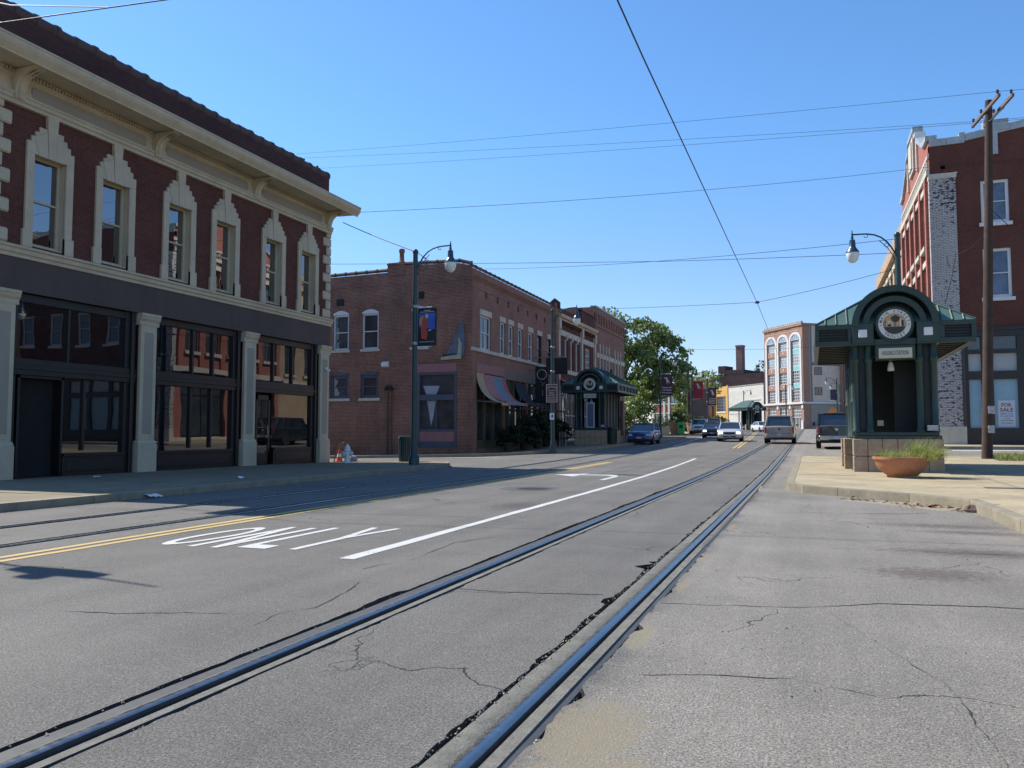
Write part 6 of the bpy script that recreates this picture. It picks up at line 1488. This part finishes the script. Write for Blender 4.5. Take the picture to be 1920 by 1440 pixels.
def carpaint(name, col): return M(name, col, .32, .05, 1, spec=.6, coat=.7)
def loft(b, stations, m=0):
    """stations: (y, [(x, z) half profile from bottom centre to top centre])"""
    k = len(stations[0][1]); ring = 2 * k - 2; o = len(b.v)
    for y, pf in stations:
        pts = [(x, z) for x, z in pf] + [(-x, z) for x, z in pf[-2:0:-1]]
        b.v += [Vector((x, y, z)) for x, z in pts]
    for s_ in range(len(stations) - 1):
        for i in range(ring): b.f.append((o + s_ * ring + i, o + s_ * ring + (i + 1) % ring, o + (s_ + 1) * ring + (i + 1) % ring, o + (s_ + 1) * ring + i)); b.m.append(m)
    n = len(stations) - 1
    b.f += [tuple(o + i for i in range(ring)), tuple(o + n * ring + i for i in range(ring))]; b.m += [m, m]
def sec(w_, zb, zt, belt=None, crown=.03):
    belt = belt or (zb + (zt - zb) * .55)
    return [(0, zb), (w_ * .86, zb), (w_ * .97, zb + .08), (w_, belt), (w_ * .965, zt - .07), (w_ * .88, zt), (w_ * .45, zt + crown * .8), (0, zt + crown)]
def vehicle(name, label, cat, paint, spec, loc, rz, lamps_on=False):
    t = thing(name, label, cat, loc, rz)
    Ln, W, H = spec['L'], spec['W'] / 2, spec['H']; f, r = -Ln / 2, Ln / 2; cl = spec['clear']; hood, belt = spec['hood'], spec['belt']
    ws0, ws1, rf1, rf0 = spec['ws0'], spec['ws1'], spec['rr1'], spec['rr0']     # windscreen foot/top, roof rear, rear glass foot
    b = MB(); tail = spec.get('tail', belt)
    loft(b, [(f, sec(W * .80, cl + .14, hood - .20)), (f + .10, sec(W * .90, cl + .04, hood - .10)), (f + .45, sec(W * .97, cl, hood - .02)), (ws0 - .1, sec(W, cl, hood + .03)), (ws0 + .25, sec(W, cl, belt)), (rf0 - .2 if rf0 < r - .3 else r - .5, sec(W, cl, belt)), (r - .3, sec(W * .98, cl + .03, tail)), (r - .06, sec(W * .93, cl + .08, tail - .03)), (r, sec(W * .86, cl + .16, tail - .09))])
    body = b.build('body', paint, t, smooth=35)
    # greenhouse: glass body, painted roof and pillars
    b = MB(); tw = spec.get('top', .74)
    def gs(w_, z0, z1): return [(0, z0), (w_[0], z0), (w_[1], z1), (0, z1 + .02)]
    P4 = [(ws0, W * .86, belt - .03), (ws1, W * tw, H - .06), (rf1, W * tw, H - .06), (rf0, W * .86, belt - .03)]
    vs_ = []
    for y, w_, z in P4: vs_ += [(w_, y, z), (-w_, y, z)]
    b.add(vs_, [(0, 1, 3, 2), (2, 3, 5, 4), (4, 5, 7, 6), (0, 2, 4, 6), (1, 7, 5, 3), (0, 6, 7, 1)]); b.build('glass', CARGL, t)
    b = MB(); loft(b, [(ws1 - .06, [(0, H - .09), (W * tw + .01, H - .09), (W * tw - .06, H - .035), (0, H - .01)]), (ws1 + .3, [(0, H - .08), (W * tw + .02, H - .08), (W * tw - .06, H - .01), (0, H + .02)]), (rf1 - .3, [(0, H - .08), (W * tw + .02, H - .08), (W * tw - .06, H - .01), (0, H + .02)]), (rf1 + .07, [(0, H - .09), (W * tw + .01, H - .09), (W * tw - .06, H - .035), (0, H - .01)])])
    for s_ in (-1, 1):
        b.tube([(s_ * W * .87, ws0, belt - .03), (s_ * (W * tw + .01), ws1, H - .06)], .05, 6); b.tube([(s_ * W * .87, rf0, belt - .03), (s_ * (W * tw + .01), rf1, H - .06)], .07, 6)
        for q in spec.get('pillars', (.5,)):
            y = ws1 + (rf1 - ws1) * q; b.tube([(s_ * W * .885, y, belt - .03), (s_ * (W * tw + .012), y, H - .06)], .05, 6)
    b.build('roof', paint, t, smooth=40)
    # wheels
    R_ = spec.get('wheel', .33)
    wb = MB(); wb.lathe([(R_ * .62, -.11), (R_ * .95, -.11), (R_, -.07), (R_, .07), (R_ * .95, .11), (R_ * .62, .11)], n=22, axis='x'); wp = wb.build('wheel', TYRE, t, smooth=40)
    rb = MB(); rb.lathe([(.0, -.09), (R_ * .3, -.1), (R_ * .62, -.085), (R_ * .64, .085), (R_ * .3, .1), (.0, .09)], n=18, axis='x', cap=False); rp = rb.build('rim', RIMM, wp, smooth=40)
    for i, (x, y) in enumerate(((-1, f + spec['ax0']), (1, f + spec['ax0']), (-1, r - spec['ax1']), (1, r - spec['ax1']))):
        o = wp if i == 0 else place(wp, 'wheel', t, (0, 0, 0)); o.location = (x * (W - .13), y, R_)
        if i: place(rp, 'rim', o, (0, 0, 0))
    for y in (f + spec['ax0'], r - spec['ax1']):
        for s_ in (-1, 1): b = MB(); b.lathe([(R_ * 1.18, 0), (R_ * 1.18, .012)], (s_ * (W - .01) - .006, y, R_), 20, axis='x'); b.build('wheel_arch', BLACK, t)
    # bumpers, lights, grille, plate, mirrors
    bm_ = spec.get('bumper', paint); zb = cl + .10
    for nm, y0, y1 in (('bumper', f - .06, f + .10), ('bumper', r - .10, r + .07)):
        b = MB(); b.box(-W * .88, W * .88, y0, y1, zb, zb + .24); b.build(nm, bm_ if nm else paint, t, bev=.04)
    for s_ in (-1, 1):
        x0, x1 = sorted((s_ * W * .52, s_ * W * .86)); b = MB(); b.box(x0, x1, f - .015, f + .12, hood - .33, hood - .17); b.build('headlight', HEADLIT if lamps_on else HEADW, t, bev=.03)
        if spec.get('tall_tail'): x0, x1 = sorted((s_ * W * .82, s_ * W * .95)); b = MB(); b.box(x0, x1, r - .09, r + .012, tail - .48, tail - .07)
        else: x0, x1 = sorted((s_ * W * .55, s_ * W * .87)); b = MB(); b.box(x0, x1, r - .1, r + .012, tail - .26, tail - .12)
        b.build('tail_light', TAILR, t, bev=.02)
        b = MB(); x0, x1 = sorted((s_ * (W + .02), s_ * (W + .20))); b.box(x0, x1, ws0 + .32, ws0 + .42, belt + .02, belt + spec.get('mir', .14)); b.build('mirror', spec.get('mirror', paint), t, bev=.03)
    b = MB(); b.box(-W * .42, W * .42, f - .02, f + .1, hood - .36, hood - .2)
    for k in range(3): b.box(-W * .42, W * .42, f - .03, f, hood - .34 + k * .05, hood - .325 + k * .05)
    b.box(-W * .5, W * .5, f - .07, f + .06, zb + .02, zb + .1); b.build('grille', spec.get('grille', PLASTIC), t)
    for y in (f - .068, r + .078): b = MB(); b.box(-.16, .16, y - .008, y + .008, zb + .06 if y < 0 else zb + spec.get('plz', .04), zb + .2 if y < 0 else zb + spec.get('plz', .04) + .15); b.build('licence_plate', PLATE, t)
    b = MB(); b.box(-W * .8, W * .8, f + .2, r - .2, cl - .06, cl + .1); b.build('underbody', BLACK, t)
    if spec.get('emblem'):
        b = MB(); b.lathe([(.0, 0), (.085, 0), (.08, .02), (.0, .025)], (0, r - .02, tail - .22), 14, axis='y', cap=False); b.build('emblem', spec['emblem'], t)
    if spec.get('trim'):
        b = MB(); b.box(-W * .8, W * .8, r - .02, r + .014, tail - .05, tail - .015); b.build('tailgate_trim', CHROME, t)
    return t
SED = dict(L=4.75, W=1.82, H=1.46, clear=.20, hood=.88, belt=.95, ws0=-1.05, ws1=-.35, rr1=.95, rr0=1.75, ax0=.92, ax1=1.05, wheel=.33, tail=.98)
HAT = dict(L=4.1, W=1.72, H=1.44, clear=.20, hood=.86, belt=.93, ws0=-1.0, ws1=-.3, rr1=1.3, rr0=1.75, ax0=.8, ax1=.75, wheel=.31, tail=.98)
SUV = dict(L=5.1, W=1.98, H=1.87, clear=.30, hood=1.10, belt=1.16, ws0=-1.15, ws1=-.5, rr1=2.05, rr0=2.42, ax0=.95, ax1=1.1, wheel=.38, tail=1.16, tall_tail=True, top=.73, pillars=(.4, .75), bumper=M('pewter bumper', (.30, .29, .27), .4, .1, 3), emblem=M('dark emblem', (.02, .03, .06), .3, .1), plz=.08, mir=.2)
PIC = dict(L=5.4, W=2.0, H=1.92, clear=.36, hood=1.14, belt=1.22, ws0=-1.2, ws1=-.6, rr1=2.25, rr0=2.55, ax0=.95, ax1=1.25, wheel=.40, tail=1.24, tall_tail=True, top=.82, pillars=(.35, .62), bumper=CHROME, emblem=CHROME, trim=True, plz=.05, mir=.26, mirror=PLASTIC)
WPK = dict(L=5.3, W=1.95, H=1.80, clear=.34, hood=1.12, belt=1.16, ws0=-1.2, ws1=-.6, rr1=.7, rr0=1.0, ax0=.95, ax1=1.2, wheel=.39, tail=1.12, bumper=CHROME, grille=PLASTIC, tall_tail=True)
def vloc(x, y): return (x, y, gz(x, y))
vehicle('suv', 'tan grey sport utility vehicle driving away along the tram rails', 'car', carpaint('pewter paint', (.29, .27, .24)), SUV, vloc(-1.95, 58.5), PI)
vehicle('pickup_truck', 'dark green truck with a matching bed cap and chrome bumper parked behind the kiosk', 'pickup truck', carpaint('dark green car paint', (.010, .017, .016)), PIC, vloc(1.28, 48.2), PI)
vehicle('sedan', 'silver sedan coming towards the camera with its lamps lit', 'car', carpaint('silver car paint', (.42, .44, .50)), SED, vloc(-5.75, 63.5), .05, True)
vehicle('sedan', 'dark navy sedan following the silver one', 'car', carpaint('navy car paint', (.012, .02, .05)), SED, vloc(-8.5, 76.5), .06, True)
vehicle('pickup_truck', 'white pickup parked facing the camera by the sunlit pavement', 'pickup truck', carpaint('white car paint', (.62, .62, .62)), WPK, vloc(-12.15, 95), .08)
vehicle('suv', 'dark sport utility vehicle half hidden behind the white pickup', 'car', carpaint('charcoal car paint', (.03, .032, .036)), dict(SUV, bumper=PLASTIC), vloc(-11.3, 103), .08)
vehicle('hatchback', 'blue hatchback parked at the kerb beyond the shaded kiosk', 'car', carpaint('blue car paint', (.018, .07, .22)), HAT, vloc(-10.75, 55.0), .02)
vehicle('sedan', 'white sedan parked far off beyond the tan grey vehicle', 'car', carpaint('white car paint', (.62, .62, .62)), SED, vloc(-6.4, 118), .4)

# ================================================================== SMALL STREET THINGS
zh = gz(-15.3, 24.46) + .12
hy = thing('fire_hydrant', 'white fire hydrant on the sunlit corner of the pavement', 'fire hydrant', (-15.3, 24.46, zh))
b = MB(); b.lathe([(.0, 0), (.15, 0), (.15, .04), (.10, .05), (.095, .40), (.13, .42), (.13, .46), (.10, .47), (.095, .54), (.06, .61), (.03, .63), (.03, .67), (.0, .675)], n=18, cap=False); b.build('body', WHITEP, hy, smooth=40)
for s_ in (-1, 1): b = MB(); b.lathe([(.045, 0), (.045, s_ * .15), (.06, s_ * .15), (.06, s_ * .2), (.025, s_ * .2), (.025, s_ * .23)], (0, 0, .34), 12, axis='x'); b.build('outlet', WHITEP, hy, smooth=40)
b = MB(); b.lathe([(.06, 0), (.06, -.15), (.075, -.15), (.075, -.2), (.02, -.2), (.02, -.23)], (0, 0, .32), 12, axis='y'); b.build('outlet', WHITEP, hy, smooth=40)
cn = thing('traffic_cone', 'orange traffic cone with a white band beside the hydrant', 'traffic cone', (-16.45, 25.75, gz(-16.4, 25.7) + .12))
OR = M('cone orange', (.60, .09, .025), .6, .1, 4)
b = MB(); b.box(-.16, .16, -.16, .16, 0, .03); b.lathe([(.12, .03), (.085, .20)], n=16, cap=False); b.lathe([(.064, .30), (.025, .48), (.0, .48)], n=16, cap=False); b.build('body', OR, cn, smooth=40)
b = MB(); b.lathe([(.085, .20), (.064, .30)], n=16, cap=False); b.build('band', WHITEP, cn, smooth=40)
br = thing('broken_barricade', 'rusty bent barricade frame leaning behind the cone', 'barricade', (-16.5, 26.05, gz(-16.4, 26) + .12), .1)
RU = M('rusty frame', (.13, .075, .05), .8, .3, 5)
b = MB(); b.tube([(-.35, 0, 0), (-.3, .02, .3), (-.12, .03, .66), (.05, .02, .72), (.22, .0, .55), (.42, 0, 0)], .022, 6); b.tube([(-.2, .2, 0), (-.05, .03, .68)], .02, 6); b.build('frame', RU, br, smooth=40)
b = MB(); b.prism_u([(0, .50), (.03, .5), (.03, .70), (0, .70)], -.2, .2, Frame((0, 0, 0), (1, .1, 0), (.1, -1, 0))); b.box(-.3, .3, .02, .05, .22, .3); b.build('board', M('faded board', (.22, .13, .09), .8, .3, 6), br)
b = MB(); b.lathe([(.0, .0), (.16, .02), (.2, .12), (.12, .22), (.0, .25)], (.36, .1, 0), 10, cap=False); b.build('sandbag', M('pale sandbag', (.28, .25, .26), .9, .2, 8), br, smooth=60)
bn = thing('litter_bin', 'dark green litter bin standing behind the first lamp', 'litter bin', (-13.55, 25.5, gz(-13.5, 25.5) + .12))
b = MB(); b.lathe([(.24, 0), (.24, .06), (.22, .07), (.24, .80), (.27, .82), (.27, .90), (.2, .92), (.12, .90), (.12, .84)], n=20); b.build('drum', GREEN, bn, smooth=40)
b = MB()
for k in range(20): a = 2 * PI * k / 20; b.tube([(.235 * math.cos(a), .235 * math.sin(a), .07), (.252 * math.cos(a), .252 * math.sin(a), .8)], .012, 4)
b.build('slats', POLEG, bn, kind='stuff')
bn2 = dup(bn, (-11.62, 49.2, gz(-11.6, 49.2) + .13), 0, 'dark green litter bin by the street corner of the shaded kiosk', 1.15)
for o in (bn, bn2): o['group'] = 'green litter bins'
def paper(label, x, y, s_, seed, rz, zo=.0):
    r = random.Random(seed); b = MB(); n = 5
    for j in range(n):
        for i in range(n): b.v.append(Vector((x + (i / (n - 1) - .5) * s_ * 1.4, y + (j / (n - 1) - .5) * s_ + .04 * i * s_, gz(x, y) + zo + .012 + r.random() * s_ * .28)))
    b.f = [(j * n + i, j * n + i + 1, (j + 1) * n + i + 1, (j + 1) * n + i) for j in range(n - 1) for i in range(n - 1)]; b.m = [0] * len(b.f)
    tag(b.build('paper_scrap', WHITEP), label, 'litter', 'scraps of paper')
paper('crumpled white paper in the gutter by the maroon building', -11.0, 11.15, .22, 1, 0, .004); paper('white paper scrap on the kerb edge farther along', -11.95, 14.75, .17, 2, 0, .125); paper('tiny paper scrap near the shop doorway', -15.4, 14.0, .13, 3, 0, .122)
# dry leaves and grit along the gutter
b = MB(); r = random.Random(4)
for _ in range(130):
    t = r.random(); x, y = (1.75 + r.gauss(0, .16), 14.02 + r.gauss(0, .09)) if t < .55 else (2.06 + r.gauss(0, .05), 13.5 + r.gauss(0, .14)) if t < .7 else (.45 + 1.2 * r.random(), 15.25 - .0 + r.gauss(0, .05))
    if t >= .7: y = 15.62 - (x - .33) * .95 - .32 + r.gauss(0, .07)
    a, s_ = r.uniform(0, 6.3), r.uniform(.02, .055); z = .012 + abs(r.gauss(0, .018)); u, v = Vector((math.cos(a), math.sin(a), r.uniform(-.5, .5))) * s_, Vector((-math.sin(a), math.cos(a), r.uniform(-.5, .5))) * s_ * .55; p = Vector((x, y, z))
    b.add([p - u, p - v, p + u, p + v], [(0, 1, 2, 3)], 0 if r.random() < .7 else 1)
tag(b.build('leaf_litter', [M('dry leaf', (.30, .17, .09), .8, .3, 9), M('dark grit', (.05, .04, .035), .9, .3, 9)]), kind='stuff', label='dry leaves and grit gathered along the gutter')
def grit(name, label, mats, n, spot, seed):
    r = random.Random(seed); b = MB()
    for _ in range(n):
        x, y, s_ = spot(r); z = gz(x, y) + (.0 if name != 'rail_grit' else -.006); a = r.uniform(0, 6.3); h = s_ * r.uniform(.5, 1.1)
        q = [(x + s_ * r.uniform(.6, 1.2) * math.cos(a + k * 1.57), y + s_ * r.uniform(.6, 1.2) * math.sin(a + k * 1.57), z) for k in range(4)]
        b.add(q + [(x + r.gauss(0, .3) * s_, y + r.gauss(0, .3) * s_, z + h)], [(0, 1, 4), (1, 2, 4), (2, 3, 4), (3, 0, 4)], r.randrange(len(mats)))
    tag(b.build(name, mats), kind='stuff', label=label)
GR = [M('pale grit', (.34, .29, .21), .9, .3, 30), M('grey grit', (.17, .16, .15), .9, .3, 30), M('dark crumbs', (.06, .055, .05), .9, .3, 30)]
def spot_rail(r):
    y = 2.0 + 15 * r.random() ** 1.3; k = r.random()
    x = -1.155 - .158 + r.gauss(0, .016) if k < .5 else -1.155 + .165 + abs(r.gauss(0, .03)) if k < .85 else -2.64 + (-.165 if r.random() < .5 else .16) + r.gauss(0, .02)
    return x, y, r.uniform(.003, .011)
grit('rail_grit', 'loose grit and asphalt crumbs along the near rails', GR, 1500, spot_rail, 3)
def spot_road(r):
    k = r.random()
    if k < .35: x, y = .45 + 1.6 * r.random(), 0; y = 15.45 - (x - .33) * .98 + r.gauss(0, .12)
    elif k < .6: x, y = -10.95 + abs(r.gauss(0, .12)), r.uniform(6, 24)
    else: x, y = r.uniform(-1, 2.1), r.uniform(2.4, 13)
    return x, y, r.uniform(.003, .009) * (1.6 if k < .6 else 1)
grit('road_grit', 'small stones scattered on the apron and in the gutters', GR, 700, spot_road, 8)
b = MB(); b.lathe([(.0, 0), (.075, .01), (.09, .04), (.06, .09), (.02, .11), (.0, .11)], (2.16, 13.3, .0), 9, cap=False)
for k, v in enumerate(b.v): v += Vector((.02 * math.sin(7 * k), .02 * math.cos(5 * k), .0))
tag(b.build('loose_stone', M('chipped stone', (.20, .13, .10), .9, .3, 20)), 'small chipped stone lying where the kerb turns', 'stone')
b = MB(); b.box(2.95, 3.9, 16.6, 16.95, .145, .156); pb_ = b.build('utility_cover', M('rusty cover', (.07, .045, .035), .8, .3, 8)); tag(pb_, 'rusty oblong utility cover set in the pavement', 'cover')
# pavement furniture before the brown building
def chair(label, x, y, rz):
    t = thing('cafe_chair', label, 'chair', (x, y, gz(x, y) + .13), rz, 'cafe chairs'); b = MB(); b.box(-.2, .2, -.2, .2, .43, .46); b.build('seat', BLACKF, t); b = MB(); b.box(-.2, .2, .18, .2, .55, .9); b.build('backrest', BLACKF, t)
    for sx in (-.18, .18):
        for sy in (-.18, .18): b = MB(); b.tube([(sx, sy, 0), (sx, sy, .44 if sy < 0 else .9)], .015, 5); b.build('leg', STEEL, t)
chair('dark cafe chair nearer the district sign pole', -13.9, 46.0, .4); chair('dark cafe chair beside the shaded kiosk block base', -14.6, 47.6, -1.2)
tb = thing('cafe_table', 'small round cafe table between two dark chairs', 'table', (-14.3, 46.9, gz(-14.3, 46.9) + .13)); b = MB(); b.lathe([(.35, .71), (.36, .74), (.0, .74)], n=18); b.build('table_top', STEEL, tb); b = MB(); b.tube([(0, 0, 0), (0, 0, .71)], .03, 8); b.lathe([(.22, 0), (.2, .03), (.03, .04)], n=12); b.build('leg', BLACKF, tb)
rk = thing('bike_rack', 'dark tubular rack between the shaded kiosk and the blue hatchback', 'bike rack', (-12.1, 54.6, gz(-12.1, 54.6) + .13)); 
for k in range(3): b = MB(); b.tube([(0, k * .7, 0), (0, k * .7, .7)] + [(0, k * .7 + .25 * (1 - math.cos(a)), .7 + .22 * math.sin(a)) for a in np.linspace(.3, PI - .3, 6)] + [(0, k * .7 + .5, .7), (0, k * .7 + .5, 0)], .025, 6); b.build('hoop', STEEL, rk, smooth=40)
# construction sign down the street
cs = thing('warning_sign', 'orange diamond warning sign standing far off by the loft building', 'sign', vloc(2.9, 118)); b = MB(); b.prism_d([(0, 2.0), (.75, 2.75), (0, 3.5), (-.75, 2.75)], -.02, .02, LK); b.build('diamond', M('warning orange', (.65, .24, .04), .6, .1), cs); b = MB(); b.tube([(0, .05, 0), (0, .05, 3.2)], .05, 6); b.build('post', STEEL, cs)
pp = thing('timber_pole', 'dark timber pole in front of the orange and white building', 'utility pole', (-14.6, 104, gz(-14.6, 104)), 0); b = MB(); b.tube([(0, 0, -.2), (0, 0, 9)], [.22, .16], 10); b.build('pole', WOODP, pp, smooth=40)
# unseen signal of guessed form, added to throw the shadow on the near lane
sgn = thing('hanging_signal', 'unseen traffic signal on a mast arm, guessed from its shadow on the near lane', 'traffic signal', (-11.1, 6.1, 5.75), world=True)
b = MB(); b.box(-11.5, -10.75, 5.98, 6.2, 5.55, 5.95); b.lathe([(.12, 0), (.12, -.2)], (-11.12, 5.98, 5.75), 14, axis='y'); b.build('housing', BLACKF, sgn, bev=.03)
b = MB(); b.tube([(-11.1, 6.1, 5.95), (-11.1, 6.1, 6.15)], .02, 6); b.build('hanger', STEEL, sgn)
b = MB(); b.tube([(-16.7, 7.1, 6.3), (-14, 6.6, 6.27), (-11.1, 6.1, 6.16), (-10.2, 5.95, 6.13)], [.035, .03, .022, .015], 8); b.build('mast_arm', POLEG, sgn)
